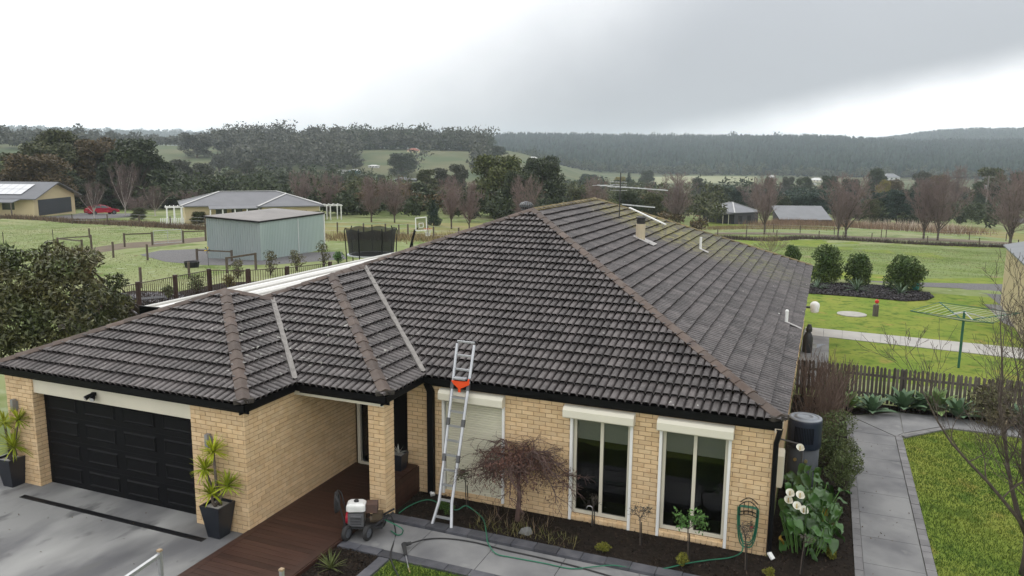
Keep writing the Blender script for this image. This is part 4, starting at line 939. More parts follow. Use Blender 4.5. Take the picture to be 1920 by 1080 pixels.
# ================================================================== plants
def grow(m, p, d, L, r, depth, rnd, kmax=3, spread=.45, up=.12, taper=.62, nseg=3, sides=5, rmin=.004, wob=.18, tips=None, kmin=2, lfac=.74):
    pts = [p.copy()]; rs = [r]; c = p.copy(); dd = d.copy()
    for i in range(nseg):
        dd = (dd+Vector((rnd.gauss(0,wob), rnd.gauss(0,wob), rnd.gauss(0,wob)*.6+up))).normalized(); c = c+dd*(L/nseg); pts.append(c.copy()); rs.append(max(rmin, r*(1-(1-taper)*(i+1)/nseg)))
    m.tube(pts, rs, sides if depth > 2 else (4 if depth > 1 else 3), False)
    if depth <= 0:
        if tips is not None: tips.append(c.copy())
        return
    k = rnd.randint(kmin, kmax); ph = rnd.uniform(0, 6.28)
    for i in range(k):
        t = 1.0 if i == 0 else rnd.uniform(.35, 1.0); q = t*nseg; a = min(int(q), nseg-1); base = pts[a].lerp(pts[a+1], q-a)
        e1 = dd.orthogonal().normalized(); e2 = dd.cross(e1); an = ph+i*6.28/k+rnd.uniform(-.5,.5); sp = spread*rnd.uniform(.6,1.3)*(0.45 if i == 0 else 1)
        nd = (dd*math.cos(sp)+(e1*math.cos(an)+e2*math.sin(an))*math.sin(sp)).normalized()
        grow(m, base, nd, L*rnd.uniform(lfac-.12,lfac+.12), max(rmin, rs[-1]*(.85 if i == 0 else .68)), depth-1, rnd, kmax, spread, up, taper, nseg, sides, rmin, wob, tips, kmin, lfac)
def crown_mesh(name, clumps, n, size, mat, seed, hollow=.55, flat=.0, aspect=1.5):
    rng = np.random.default_rng(seed); Cs = []
    tot = sum(c[3]*c[3] for c in clumps)
    for (x, y, z, rx, rz_) in clumps:
        k = max(6, int(n*rx*rx/tot)); v = rng.normal(size=(k,3)); v /= np.linalg.norm(v, axis=1)[:,None]
        rr = (hollow+(1-hollow)*rng.random(k))**.8; v *= rr[:,None]; Cs.append(np.array([x,y,z])+v*np.array([rx,rx,rz_]))
    C = np.concatenate(Cs); V, Fq = cards(C, size, rng, aspect, flat); return npmesh(name, V, Fq, mat)
M_BARK = pm('gum_bark', (.24,.20,.165), (.14,.115,.095), scale=2, rough=.9, coord='Object', stretch=(1,1,.3))
M_DBARK = pm('dark_bark', (.055,.042,.035), (.085,.07,.058), scale=9, rough=.95, bump=.4, coord='Object')
M_TWIG = pm('pink_twig', (.21,.155,.148), (.15,.112,.105), scale=.6, rough=.95, coord='Object')
def bush(name, label, cat, loc, w, h, n, size, mat, seed, group=None, nclump=16, stems=True, low=.12, shape=1., bark=None):
    """a dense shrub; local units in metres"""
    rnd = random.Random(seed); cl = []
    for i in range(nclump):
        a = rnd.uniform(0,6.28); t = rnd.random(); zz = h*(low+(.86-low)*t); rr = w/2*.62*math.sqrt(rnd.random())*(1-.45*abs(2*t-.75)**1.5*shape)
        q = rnd.uniform(.19,.30)*w; cl.append((rr*math.cos(a), rr*math.sin(a), zz, q, min(q, h*.22)))
    r = thing(name, label, cat, loc, group)
    link('foliage', crown_mesh('foliage', cl, n, size, mat, seed), r)
    if stems:
        m = MB()
        for x, y, z, q, _ in cl[:10]: m.tube([(x*.08,y*.08,-.02),(x*.5,y*.5,z*.55),(x,y,z)], [.02*w**.5+.006,.014,.006], 5)
        link('stem', m.mesh('stem', bark or M_DBARK), r)
    return r
# ---- weeping maple by the window
c = G(978,962,.03); c.y = -.35; c.x = -4.62
mp = thing('weeping_maple', 'bare reddish-brown weeping maple in the bed beside the shuttered window', 'tree', c)
rnd = random.Random(3); m = MB(); H = 1.28
m.tube([c, c+Vector((.03,.02,.5)), c+Vector((0,0,.95))], [.055,.045,.04], 8)
for i in range(9):
    a = i/9*6.28+rnd.uniform(-.25,.25); L = rnd.uniform(.65,1.05); p0 = c+Vector((0,0,rnd.uniform(.75,1.0))); top = rnd.uniform(1.15,1.5)
    e = c+Vector((math.cos(a)*L*.5, math.sin(a)*L*.42, top)); f = c+Vector((math.cos(a)*L, math.sin(a)*L*.7, rnd.uniform(.75,1.1)))
    P = smooth([p0, p0.lerp(e,.5)+Vector((0,0,.1)), e, f], 4); m.tube(P, [.028*(1-.75*k/(len(P)-1)) for k in range(len(P))], 5)
    for k in range(3, len(P)):
        for q in range(2): grow(m, P[k], Vector((math.cos(a+rnd.gauss(0,1)), math.sin(a+rnd.gauss(0,1)), rnd.uniform(-.3,.4))).normalized(), rnd.uniform(.18,.32), .009, 2, rnd, 3, .7, -.16, .6, 2, 4, .0035, .25)
m.build('branches', pm('maple_bark', (.10,.06,.05), (.065,.042,.036), scale=6), mp)
rng = np.random.default_rng(5); n = 5200; a = rng.uniform(0, 6.28, n); rr = np.sqrt(rng.random(n))*(.62+.30*rng.random(n)); lump = 1+.18*np.sin(a*3+1)+.12*np.sin(a*7)
Z = .50+.95*np.sqrt(np.clip(1-(rr/1.12)**2, 0, 1))-rng.random(n)**1.6*.55+.10*np.sin(a*5+rr*6)
C = np.stack([c.x+rr*lump*np.cos(a)*1.10, c.y+rr*lump*np.sin(a)*.72, c.z+Z], 1); keep = (np.sin(C[:,0]*9+2)*np.sin(C[:,1]*11)*np.sin(C[:,2]*10) > -.45)&(C[:,1] < -.02)
V, Fq = cards(C[keep]-np.array(c), .017, rng, 1.9); link('dry_leaves', npmesh('dry_leaves', V, Fq, leafmat('maple_leaf', (.13,.065,.05), (.075,.04,.032), .5)), mp)
m = MB(); rnd = random.Random(9)
for i in range(90):
    p = c+Vector((rnd.uniform(-.75,.75), rnd.uniform(-.45,.12), 0)); blade_leaf(m, p, (rnd.gauss(0,.5), rnd.gauss(0,.5), 1), rnd.uniform(.15,.38), .006, 1.5)
single(m, 'dry_twigs', pm('straw', (.17,.115,.065), (.10,.075,.045), island=.4), 'dry straw-coloured stalks round the foot of the weeping maple', 'dry plant', tuple(c))
rk = G(985,1000,.03); m = MB(); m.add([rk+Vector(p) for p in ((-.12,-.05,0),(.08,-.08,0),(.14,.05,0),(-.05,.08,0),(-.07,-.03,.10),(.05,-.04,.16),(.09,.03,.12),(-.02,.05,.09))], [(3,2,1,0),(4,5,6,7),(0,1,5,4),(1,2,6,5),(2,3,7,6),(3,0,4,7)])
single(m, 'rock', pm('grey_rock', (.20,.20,.19), (.12,.12,.115), scale=8, bump=.5), 'grey stone lying in the bed before the weeping maple', 'rock', tuple(rk))
m = MB(); rnd = random.Random(14)
for i in range(260):
    p = Vector((rnd.uniform(-5.35,-3.3), rnd.uniform(-1.0,-.55), .03)); blade_leaf(m, p, (rnd.gauss(0,.6), rnd.gauss(0,.6), 1), rnd.uniform(.08,.2), .006, 2.)
o = single(m, 'weed_grass', leafmat('weed_leaf', (.10,.115,.03), (.15,.11,.05), .5), 'thin weedy grass in the bed along the path edging', 'grass', (-4.3,-.8,.03)); o['kind'] = 'stuff'
# ---- standards on thin stems
M_ROSE = leafmat('rose_leaf', (.075,.10,.05), (.09,.06,.045), .5); M_GRN = leafmat('fresh_leaf', (.06,.14,.035), (.10,.19,.045), .4); M_PUR = leafmat('purple_leaf', (.10,.075,.07), (.075,.085,.06), .5)
def standard(u, v, tu, tv, rad, mat, n, label, seed, size=.02, stake=True, yy=None):
    c = G(u, v, .03); t = WY(tu, tv, c.y); r = thing('standard_rose', label, 'small tree', c, 'standard shrubs in the front bed'); rnd = random.Random(seed)
    st_ = MB(); st_.tube([c, c.lerp(t,.5)+Vector((rnd.uniform(-.015,.015),0,0)), t], .011, 6); st_.build('stem', M_DBARK, r)
    if stake: MB().tube([c+Vector((.022,.012,0)), c.lerp(t,.86)+Vector((.024,.012,0))], .010, 6).build('stake', pm('black_stake', (.02,.017,.015)), r)
    m = MB(); tips = []
    for k in range(6): grow(m, t, Vector((rnd.gauss(0,.6), rnd.gauss(0,.6), 1)).normalized(), rad*.7, .006, 2, rnd, 3, .6, .05, .6, 2, 4, .003, .2, tips)
    m.build('twigs', M_DBARK, r)
    if n:
        rng = np.random.default_rng(seed); k = np.array([list(p) for p in tips]); C = k[rng.integers(0, len(k), n)]+rng.normal(0, rad*.20, (n,3))-np.array(c)
        V, Fq = cards(C, size, rng, 1.2); link('leaves', npmesh('leaves', V, Fq, mat), r)
standard(876,955,873,903,.16,M_ROSE,260,'slender standard shrub with brownish leaves beside the ladder',31,.02)
standard(1112,985,1112,950,.17,M_ROSE,26,'almost leafless standard rose before the left glazed window',32,.014)
standard(1200,1022,1200,972,.15,M_PUR,230,'standard shrub with grey-green tuft between the two glazed windows',33,.016)
standard(1290,1050,1290,992,.22,M_GRN,330,'standard shrub with bright green leaves before the right glazed window',34,.028)
standard(1397,1068,1398,1012,.17,M_PUR,150,'standard shrub with purplish twiggy tuft below the hose hanger',35,.014)
standard(1500,1076,1508,1018,.13,M_PUR,70,'standard shrub on a dark stem in front of the white lilies',36,.014)
c = G(1409,1040,.03); t = WY(1409,985,c.y); r = thing('rose', 'thin rose stem with one red bloom below the hose hanger', 'rose', c)
MB().tube([c, c.lerp(t,.5)+Vector((.02,0,0)), t], .006, 6).build('stem', M_DBARK, r); MB().lathe(t-Vector((0,0,.07)), [(.01,0),(.028,.025),(.022,.05),(.004,.055)], 8).build('bloom', pm('red_petal', (.45,.02,.04)), r)
V, Fq = cards(np.array(t-c)+np.random.default_rng(3).normal(0,.03,(24,3)), .022, np.random.default_rng(4)); link('leaves', npmesh('leaves', V, Fq, M_ROSE), r)
c = G(1109,985,.03); t = WY(1111,957,c.y); single(MB().tube(smooth([c, t, t+Vector((-.02,0,.07)), t+Vector((-.09,0,.07)), t+Vector((-.12,0,.02))]), .011, 8), 'garden_tap', pm('steel', (.5,.5,.5), metal=1, rough=.3), 'bent steel standpipe before the left glazed window', 'tap', tuple(c))
# ---- low mounds
M_GOLD = leafmat('golden_leaf', (.17,.16,.02), (.10,.115,.02), .45); M_OLV = leafmat('olive_leaf', (.085,.10,.028), (.13,.115,.04), .45)
for i, (u, v, w, h, mt, lab) in enumerate(((1132,1037,.32,.20,M_GOLD,'yellow-green mounded plant in the bed below the left glazed window'),(1281,1062,.28,.22,M_GOLD,'yellow-green mounded plant before the bright green standard shrub'),
    (1552,1046,.32,.20,M_GOLD,'yellow-green mounded plant beside the side path edging'),(1555,992,.34,.16,M_OLV,'brownish low plant between white lilies and side path'),(1441,1085,.26,.18,M_GOLD,'yellow-green mounded plant at the bottom edge below the brick corner'),(836,962,.42,.24,leafmat('deep_green', (.05,.10,.02),(.07,.12,.03)),'green mounded plant behind the ladder foot'))):
    bush('mounded_plant', lab, 'plant', G(u,v,.03), w, h, 700, .014, mt, 60+i, 'mounded plants in the front bed', 8, False, .2)
c = G(620,1066,.03); r = thing('strappy_plant', 'strappy green plant in the small bed beside the deck', 'plant', c); m = MB(); rosette(m, c, .34, 46, random.Random(2), .012, .35, .9); m.build('leaves', leafmat('strap_leaf', (.09,.12,.035), (.14,.15,.05)), r)
# ---- arum lilies
M_ARUM = leafmat('arum_leaf', (.026,.075,.013), (.045,.105,.02), .35, .35, .5); M_YEL = pm('yellow_leaf', (.50,.33,.03), (.35,.22,.04), island=.2)
def arum_leaf():
    m = MB(); V = []; n = 6
    for i in range(n+1):
        t = i/n; w = .13*(math.sin(math.pi*min(1,(t*.92+.10)))**.8)*(1-t*.25); x = t*.42; z = -.18*t*t+.04*math.sin(t*9)
        V += [(x, w, z+.035*abs(w)/.1), (x, 0, z-.012), (x, -w, z+.03)]
    m.add(V, [(3*i+a,3*i+a+1,3*i+a+4,3*i+a+3) for i in range(n) for a in (0,1)]); return m
ar = thing('arum_lily', 'clump of white arum lilies with glossy green leaves at the house corner', 'lily plant', (.5,1.0,.03))
al = arum_leaf().mesh('leaf', M_ARUM, True); aly = arum_leaf().mesh('leaf', M_YEL, True); rnd = random.Random(17)
stm = MB()
for i in range(130):
    cx = rnd.gauss(.50,.28); cy_ = rnd.uniform(.25,2.7); cx = max(.06, min(1.15, cx)); cz = rnd.uniform(.18,.95)*(1-.35*abs(cx-.45)); a = rnd.uniform(-2.8,.9) if rnd.random() < .8 else rnd.uniform(0,6.28)
    if cx < .3 and math.cos(a) < 0: a = math.pi-a
    y_ = i < 3
    o = link('leaf', aly if y_ else al, ar); o.location = (cx-.5, cy_-1.0, (cz if not y_ else .25)-.03); o.rotation_euler = (rnd.gauss(0,.35), rnd.uniform(-.3,.75), a); s = rnd.uniform(.5,.85); o.scale = (s,s,s)
    stm.tube([(.5+(cx-.5)*.6,1.0+(cy_-1.0)*.8,.02),(cx,cy_,cz)], .010, 5)
stm.build('stems', M_GRN, ar)
for u, v, yy in ((1481,925,.75),(1478,938,.7),(1500,929,.8),(1494,949,.6),(1507,957,.6),(1500,840,2.2)):
    p = WY(u, v, yy); V = []; n = 14; m = MB(); f = MB()
    for k, (r_, z) in enumerate(((.010,-.08),(.024,-.04),(.042,0),(.072,.03))):
        for j in range(n):
            a = j/n*6.2832; tip = .055*max(0,math.cos(a+1.2))**3*(k == 3); V.append(p+Vector(((r_+tip)*math.cos(a), (r_+tip)*math.sin(a)*.8-z*.5, z+.045*math.sin(a)*(k/3))))
    m.add(V, [(i*n+j,i*n+(j+1)%n,i*n+n+(j+1)%n,i*n+n+j) for i in range(3) for j in range(n)]); fl = m.build('flower', pm('lily_white', (.82,.82,.74), (.76,.76,.66), rough=.5), ar, True)
    MB().tube([p+Vector((0,0,-.05)), p+Vector((0,0,.045))], .008, 6).build('spadix', M_YEL, fl)
# ---- shrubs along the side wall
M_FINE = leafmat('fine_green', (.075,.115,.04), (.10,.105,.04), .5)
bush('fine_leaved_shrub', 'feathery green shrub between heat pump and side path', 'shrub', (.95,4.7,.03), 1.5, 1.35, 5200, .022, M_FINE, 71, None, 17, True, .12)
bush('fine_leaved_shrub', 'thin feathery shrub overhanging the edge of the side path', 'shrub', (1.15,3.4,.03), .8, 1.05, 2600, .020, M_FINE, 72, None, 12, True, .2)
r = thing('twiggy_shrub', 'tall brown twiggy shrub between the side wall and picket fence', 'shrub', (.62,7.6,.03)); m = MB(); rnd = random.Random(8)
for i in range(80):
    p = Vector((rnd.uniform(.2,1.2), rnd.uniform(5.8,9.7), .03)); grow(m, p, Vector((rnd.gauss(0,.12), rnd.gauss(0,.12), 1)).normalized(), rnd.uniform(.45,.7), .010, 3, rnd, 3, .30, .05, .7, 2, 4, .0045, .1)
m.build('stems', pm('red_brown_twig', (.10,.065,.05), (.15,.11,.09), scale=2), r)
bush('broad_leaved_shrub', 'green broad-leaved shrub against the pickets beside the twiggy shrub', 'shrub', (1.0,10.05,.03), .9, .9, 900, .06, leafmat('broad_leaf', (.05,.105,.025),(.08,.14,.035)), 75, None, 10)
# ---- agaves
M_AGA = leafmat('agave_leaf', (.09,.155,.085), (.13,.205,.11), .22, .5, .35); M_AGV = leafmat('agave_lime', (.11,.19,.055), (.18,.23,.09), .22, .5, .35)
def agave_leaf(mat):
    m = MB(); V = []; n = 7
    for i in range(n+1):
        t = i/n; w = .062*(.55+1.5*t)*(1-t**3.2) if t < 1 else 0; x = .50*t; z = .10*t-.10*t*t*t+.0; V += [(x, w, z+.25*w), (x, 0, z), (x, -w, z+.25*w)]
    m.add(V, [(3*i+a,3*i+a+1,3*i+a+4,3*i+a+3) for i in range(n) for a in (0,1)]); return m.mesh('leaf', mat, True)
AG = {0: agave_leaf(M_AGA), 1: agave_leaf(M_AGV)}
def agave(c, k, s, n, label, seed, group='agaves planted before the picket fence'):
    r = thing('agave', label, 'agave', c, group); rnd = random.Random(seed)
    for i in range(n):
        t = i/n; o = link('leaf', AG[k], r); o.rotation_euler = (0, -(.12+1.25*t)+rnd.gauss(0,.06), i*2.4+rnd.gauss(0,.1)); q = s*(1-.25*t)*rnd.uniform(.9,1.08); o.scale = (q,q,q); o.location = (0,0,.02+.03*t)
    m = MB().lathe((0,0,0), [(.04*s,-.02),(.05*s,.02*s),(.02*s,.05*s)], 8); link('stalk', m.mesh('stalk', M_STEM), r)
for i, (u, v, k, s, n, lab) in enumerate(((1594,768,1,.95,20,'pale green agave nearest the house at the left end of the fence'),(1634,775,0,1.05,20,'blue-green agave second from the house before the picket fence'),
    (1693,770,0,1.2,22,'large blue-green agave behind the corner of the side path'),(1722,768,0,1.0,18,'blue-green agave squeezed between the two large agaves'),(1752,772,1,1.35,22,'largest agave with broad green leaves before the picket fence'),
    (1795,785,0,1.1,18,'blue-green agave just left of the brown leafy shrub'),(1912,800,0,1.1,18,'green agave at the right edge before the picket fence'))):
    p = G(u, v, .03); p.y = min(p.y, 10.15); agave(p, k, s*1.3, n, lab, 90+i)
bush('leafy_shrub', 'brownish green leafy shrub before the pickets behind the bare tree', 'shrub', (4.9,9.95,.03), 1.5, 1.15, 1600, .045, leafmat('brownish_leaf', (.085,.095,.04),(.11,.085,.05)), 78, None, 14)
# ---- bare tree in the right foreground
M_FTREE = pm('wet_bark', (.060,.045,.038), (.10,.08,.065), scale=10, rough=.8, bump=.5, coord='Object')
def bare_big(label, c, seed, n, H, spread, cat='tree', depth=4, name='bare_tree'):
    r = thing(name, label, cat, c); rnd = random.Random(seed); m = MB(); c = Vector(c); tw = MB()
    m.tube([c-Vector((0,0,.05)), c+Vector((.01,0,.35)), c+Vector((.0,.02,.75))], [.085,.07,.075], 9)
    for i in range(n):
        a = i/n*6.28+rnd.uniform(-.3,.3); e = rnd.uniform(.15,spread); d = Vector((math.cos(a)*math.sin(e), math.sin(a)*math.sin(e), math.cos(e)))
        L = H*rnd.uniform(.75,1.0); P = [c+Vector((0,0,rnd.uniform(.5,.8)))]; dd = d.copy(); k = 9
        for q in range(k):
            dd = (dd+Vector((rnd.gauss(0,.07), rnd.gauss(0,.07), .06))).normalized(); P.append(P[-1]+dd*L/k)
        R_ = [.034*(1-.86*q/k) for q in range(k+1)]; m.tube(P, R_, 7)
        for q in range(2, k+1):
            for w in range(rnd.randint(1,2)):
                dv = (dd*.7+Vector((rnd.gauss(0,.6), rnd.gauss(0,.6), .35))).normalized()
                grow(tw, P[q], dv, rnd.uniform(.35,.7)*(1-.45*q/k)*H/4, R_[q]*.5, depth-1, rnd, 3, .55, .10, .6, 3, 4, .0028, .16)
    m.build('trunk', M_FTREE, r, True); tw.build('twigs', M_FTREE, r)
bare_big('bare branching tree rising from the lawn at the right edge', (3.95,1.2,0), 41, 15, 4.5, .85)
# ---- metal rack at the bottom left
M_GAL = pm('galvanised', (.46,.47,.48), (.36,.37,.38), metal=.6, rough=.5, scale=8)
a, b, c = G(299,1034,1.3), G(214,1092,1.3), G(528,1070,1.3)
rk = thing('metal_rack', 'pale galvanised pipe frame standing on the driveway at the bottom edge', 'metal frame', (a.x,a.y,0))
MB().box(a.x-.025,a.x+.025,a.y-.025,a.y+.025,0,1.3).build('post', M_GAL, rk); MB().box(b.x-.025,b.x+.025,b.y-.025,b.y+.025,0,1.3).build('post', M_GAL, rk)
MB().beam(a+Vector((0,0,-.05)), b+Vector((0,0,-.05)), .05).build('top_rail', M_GAL, rk); MB().beam(a+Vector((0,0,-.55)), b+Vector((0,0,-.55)), .04).build('mid_rail', M_GAL, rk)
MB().box(a.x-.03,a.x+.03,a.y-.03,a.y+.03,1.301,1.33).build('post_cap', pm('cap_timber', (.35,.26,.17)), rk)
r = thing('post', 'short galvanised post with timber cap at the bottom edge of the deck', 'post', (c.x,c.y,.1)); MB().box(c.x-.025,c.x+.025,c.y-.025,c.y+.025,.1,1.3).build('shaft', M_GAL, r); MB().box(c.x-.03,c.x+.03,c.y-.03,c.y+.03,1.301,1.33).build('cap', pm('cap_timber', (.35,.26,.17)), r)
# ---- television aerial on the roof
b = RS(1161,413); an = thing('tv_antenna', 'rooftop television antenna with long pale boom and cross rods', 'antenna', b)
t = b+Vector((0,0,1.55)); MB().tube([b, t], .018, 8).build('mast', pm('dark_steel', (.05,.05,.052), rough=.5), an)
M_ROD = pm('pale_rod', (.62,.63,.64), rough=.4, metal=.3)
bo = MB(); B0, B1 = AT(1120,347,(b-Vector(CAM)).xy.length), AT(1252,357,(b-Vector(CAM)).xy.length+.4); bo.beam(B0, B1, .03); bo.build('boom', M_ROD, an)
for k in range(10):
    p = B0.lerp(B1, .03+k*.10); L = .42-.028*k; MB().tube([p+Vector((-.3,-1,0)).normalized()*L, p-Vector((-.3,-1,0)).normalized()*L], .007, 5).build('element', M_ROD, an)
p0, p1 = AT(1166,383,(b-Vector(CAM)).xy.length), AT(1228,389,(b-Vector(CAM)).xy.length+.2); MB().beam(p0, p1, .035).build('boom', M_ROD, an)
for k in range(4): p = B0.lerp(B1,.30)+Vector((0,0,-.12+k*.09)); MB().tube([p-Vector((.28,0,0)), p+Vector((.28,0,0))], .006, 5).build('reflector', M_ROD, an)
MB().beam(b+Vector((-.2,0,.02)), b, .03).build('bracket', M_GAL, an)
# ---- side wall fittings
w = WX(1516,576,-.0); f = thing('wall_speaker', 'white rounded dome unit fixed to the rear side wall', 'wall unit', w)
m = MB(); m.lathe(w+Vector((.24,0,-.2)), [(.13,0),(.17,.05),(.19,.30),(.17,.38),(.10,.44),(.02,.46)], 18); m.build('dome', M_WHITE, f, True); MB().beam(w+Vector((-.1,0,0)), w+Vector((.12,0,0)), .08).build('arm', pm('dark_steel', (.05,.05,.052)), f)
c = G(1513,660,.02); gb = thing('gas_bottle', 'dark tall object standing on the concrete pad by the rear wall', 'gas bottle', c); MB().lathe(c, [(.15,0),(.17,.06),(.17,.55),(.10,.72),(.05,.76)], 18).build('bottle', pm('dark_grey_paint', (.03,.03,.032), rough=.5), gb, True); MB().lathe(c+Vector((.02,0,.76)), [(.10,0),(.11,.10),(.06,.26)], 14).build('collar', pm('dark_grey_paint', (.03,.03,.032)), gb)
M_WET = pm('wet_film', (.05,.05,.05), rough=.03, spec=.9)
for i, q in enumerate((((1509,622),(1540,620),(1553,622),(1535,625),(1532,628),(1509,628)),((1517,645),(1551,645),(1540,648),(1532,653),(1517,654)))):
    pts = [(G(*a, .024).x, G(*a, .024).y) for a in q]; o = patch('puddle', pts, .0235, M_WET, 0, kind=None, z=0); o['label'] = ('rear','front')[i]+' shallow puddle shining on the concrete pad by the rear wall'; o['category'] = 'puddle'
# ---- lawn things: tap post, pit lid, clothesline, shrubs
c = G(1641,593); tp = thing('tap_post', 'short dark timber post with a red tap cap on the rear lawn', 'tap post', c); MB().lathe(c, [(.12,0),(.12,.50),(.10,.52)], 10).build('post', M_PICK, tp); MB().lathe(c+Vector((.03,0,.52)), [(.035,0),(.035,.08)], 8).build('pipe', M_GAL, tp); MB().lathe(c+Vector((.02,0,.58)), [(.04,0),(.085,.04),(.085,.12),(.03,.18)], 10).build('red_cap', pm('red_cap', (.55,.03,.025), rough=.4), tp)
c = G(1597,590); MBL = MB().lathe((c.x,c.y,.01), [(.62,0),(.62,.03),(.55,.045)], 26); single(MBL, 'pit_lid', pm('old_concrete', (.40,.385,.35), (.30,.29,.26), scale=4), 'round pale concrete lid set in the rear lawn', 'lid', (c.x,c.y,.01))
c = G(1797,690); M_CLG = pm('clothesline_green', (.03,.12,.075), rough=.5); cl = thing('clothesline', 'green rotary clothesline with pale arms behind the picket fence', 'clothesline', c)
MB().tube([c, c+Vector((0,0,1.95))], .04, 10).build('mast', M_CLG, cl); hub = c+Vector((0,0,1.62))
ends = []
for k in range(4):
    a = .32+k*math.pi/2; e = hub+Vector((math.cos(a)*1.75, math.sin(a)*1.75, .30)); ends.append(e); MB().tube([hub, e], .022, 6).build('arm', M_CLG, cl)
    MB().tube([c+Vector((0,0,1.92)), hub.lerp(e,.38)], .018, 6).build('stay', M_GAL, cl)
M_LINE = pm('line_wire', (.55,.58,.42), rough=.5)
for q in range(7):
    t = .34+q*.11; m = MB()
    for k in range(4): m.tube([hub.lerp(ends[k],t), hub.lerp(ends[(k+1)%4],t)], .007 if q < 6 else .011, 4)
    m.build('line_loop', M_LINE if q < 6 else M_CLG, cl)
M_BOX = leafmat('clipped_leaf', (.045,.08,.022), (.085,.115,.032), .5)
for i, (u, v, w, h, lab) in enumerate(((1547,530,1.95,2.15,'tall rounded dark green shrub nearest the house in the mulch bed'),(1609,533,1.55,1.8,'middle rounded green shrub in the mulch bed on the rear lawn'),(1696,544,2.05,1.75,'wide rounded green shrub at the right end of the mulch bed'),(1483,500,1.3,1.5,'small rounded yellow-green shrub just above the rear roof corner'))):
    bush('rounded_shrub', lab, 'shrub', G(u,v), w, h, 7000, .05, M_BOX, 120+i, 'rounded shrubs on the rear lawn', 34, True, .06, .5)
m_ = leafmat('grey_strap', (.12,.17,.12), (.09,.14,.075), .3)
for i, (u, v, s, lab) in enumerate(((1532,541,.75,'grey-green spiky clump before the tallest rounded shrub'),(1606,546,.85,'grey-green spiky clump before the middle rounded shrub'),(1688,551,.8,'olive spiky clump before the widest rounded shrub'))):
    c = G(u,v); r = thing('spiky_clump', lab, 'plant', c, 'spiky clumps in the mulch bed'); m = MB(); rosette(m, c, s, 60, random.Random(i+50), .035, .15, .7); m.build('leaves', m_, r)
r = thing('twig_bush', 'leafless pale twiggy bush behind the far end of the roof', 'shrub', G(1445,478)); m = MB(); rnd = random.Random(5); c = G(1445,478)
for i in range(14): grow(m, c, Vector((rnd.gauss(0,.45), rnd.gauss(0,.45), 1)).normalized(), .8, .02, 3, rnd, 3, .35, .05, .7, 2, 4, .008, .1)
m.build('stems', pm('pale_twig', (.22,.17,.11), (.15,.12,.08)), r)
c = G(1714,545); single(MB().add([c+Vector(p) for p in ((-.2,0,.0),(.2,0,.0),(.25,.1,.3),(0,.05,.5),(-.2,.1,.25),(0,-.12,.2))], [(0,1,5),(1,2,5),(2,3,5),(3,4,5),(4,0,5),(0,4,3,2,1)]), 'tarp', pm('teal_tarp', (.05,.30,.26)), 'small teal tarp bundle beside the widest rounded shrub', 'tarp', tuple(c))
# ---- cream shed at the right edge
sa, sb = G(1876,571), G(1918,640); zt = AT(1882,461,(sa-Vector(CAM)).xy.length).z
d = (sb-sa); d.z = 0; d.normalize(); o_ = Vector((-d.y,d.x,0)); o_ = o_ if o_.x > 0 else -o_; L = 11.; Wd = 7.
sh = thing('cream_shed', 'cream metal shed with grey roof at the right edge', 'shed', sa)
Ms = pm('cream_sheet', (.60,.53,.36), (.55,.49,.34), rough=.5, scale=.7)
m = MB(); q = [sa, sa+d*L, sa+d*L+o_*Wd, sa+o_*Wd]; m.prism([(p.x,p.y) for p in q] if (q[1]-q[0]).cross(q[2]-q[1]).z > 0 else [(p.x,p.y) for p in reversed(q)], -.1, zt); m.build('wall', Ms, sh)
m = MB(); nrm = -o_
for i in range(int(L/.19)): p = sa+d*(i*.19+.05)+nrm*.004; m.obox(p+Vector((0,0,zt/2)), d*.018, nrm*.012, Vector((0,0,zt/2-.02)))
for i in range(int(Wd/.19)): p = sa+o_*(i*.19+.05)-d*.004; m.obox(p+Vector((0,0,zt/2)), o_*.018, d*.012, Vector((0,0,zt/2-.02)))
m.build('wall_ribs', Ms, sh)
m = MB(); rg = sa+o_*Wd/2+Vector((0,0,zt+.9)); e0, e1 = sa-o_*.15-d*.2+Vector((0,0,zt-.02)), sa+o_*(Wd+.15)-d*.2+Vector((0,0,zt-.02)); r0 = rg-d*.2; k = d*(L+.4); up = Vector((0,0,.06))
m.add([e0,e0+k,r0+k,r0,e1,e1+k,e0+up,e0+k+up,r0+k+up,r0+up,e1+up,e1+k+up], [(6,7,8,9),(9,8,11,10),(0,3,2,1),(3,4,5,2),(0,1,7,6),(4,10,11,5),(0,6,9,3),(3,9,10,4),(1,2,8,7),(2,5,11,8)]); m.build('roof', pm('grey_sheet', (.17,.18,.19), rough=.45, scale=1), sh)
m = MB(); m.add([sa+Vector((0,0,zt)), sa+o_*Wd+Vector((0,0,zt)), rg], [(0,1,2)]); m.build('gable', Ms, sh)
# ---- left garden: shrub tree, pool fence, patio roof
M_MAG = leafmat('magnolia_leaf', (.05,.075,.022), (.10,.085,.034), .6, .45, .4)
mg = thing('magnolia_tree', 'large leafy olive-green tree beyond the left end of the garage roof', 'tree', (-18.6,5.2,0)); rnd = random.Random(6); cl = []
for (u, v, dd, q) in ((60,560,21,1.1),(130,540,21.5,1.2),(60,490,22,.85),(150,480,22,.75),(120,495,21.5,.9),(20,600,20.5,1.1),(110,610,20.5,1.1),(185,560,22.5,.95),(215,600,22.5,.8),(185,620,21.5,.9),(20,530,21,.9),(-40,560,20.5,1.2),(-30,490,21.5,1.0),(228,560,23,.5),(215,520,23,.45),(60,640,20.3,1.0),(150,640,20.8,.9),(240,600,23,.5),(0,470,21.8,.6),(100,458,22,.45),(-60,630,20,1.2)):
    p = AT(u,v,dd)-Vector((-18.6,5.2,0)); cl.append((p.x,p.y,p.z-.12,q*.72,q*.52))
link('foliage', crown_mesh('foliage', cl, 21000, .046, M_MAG, 9, .5), mg)
m = MB()
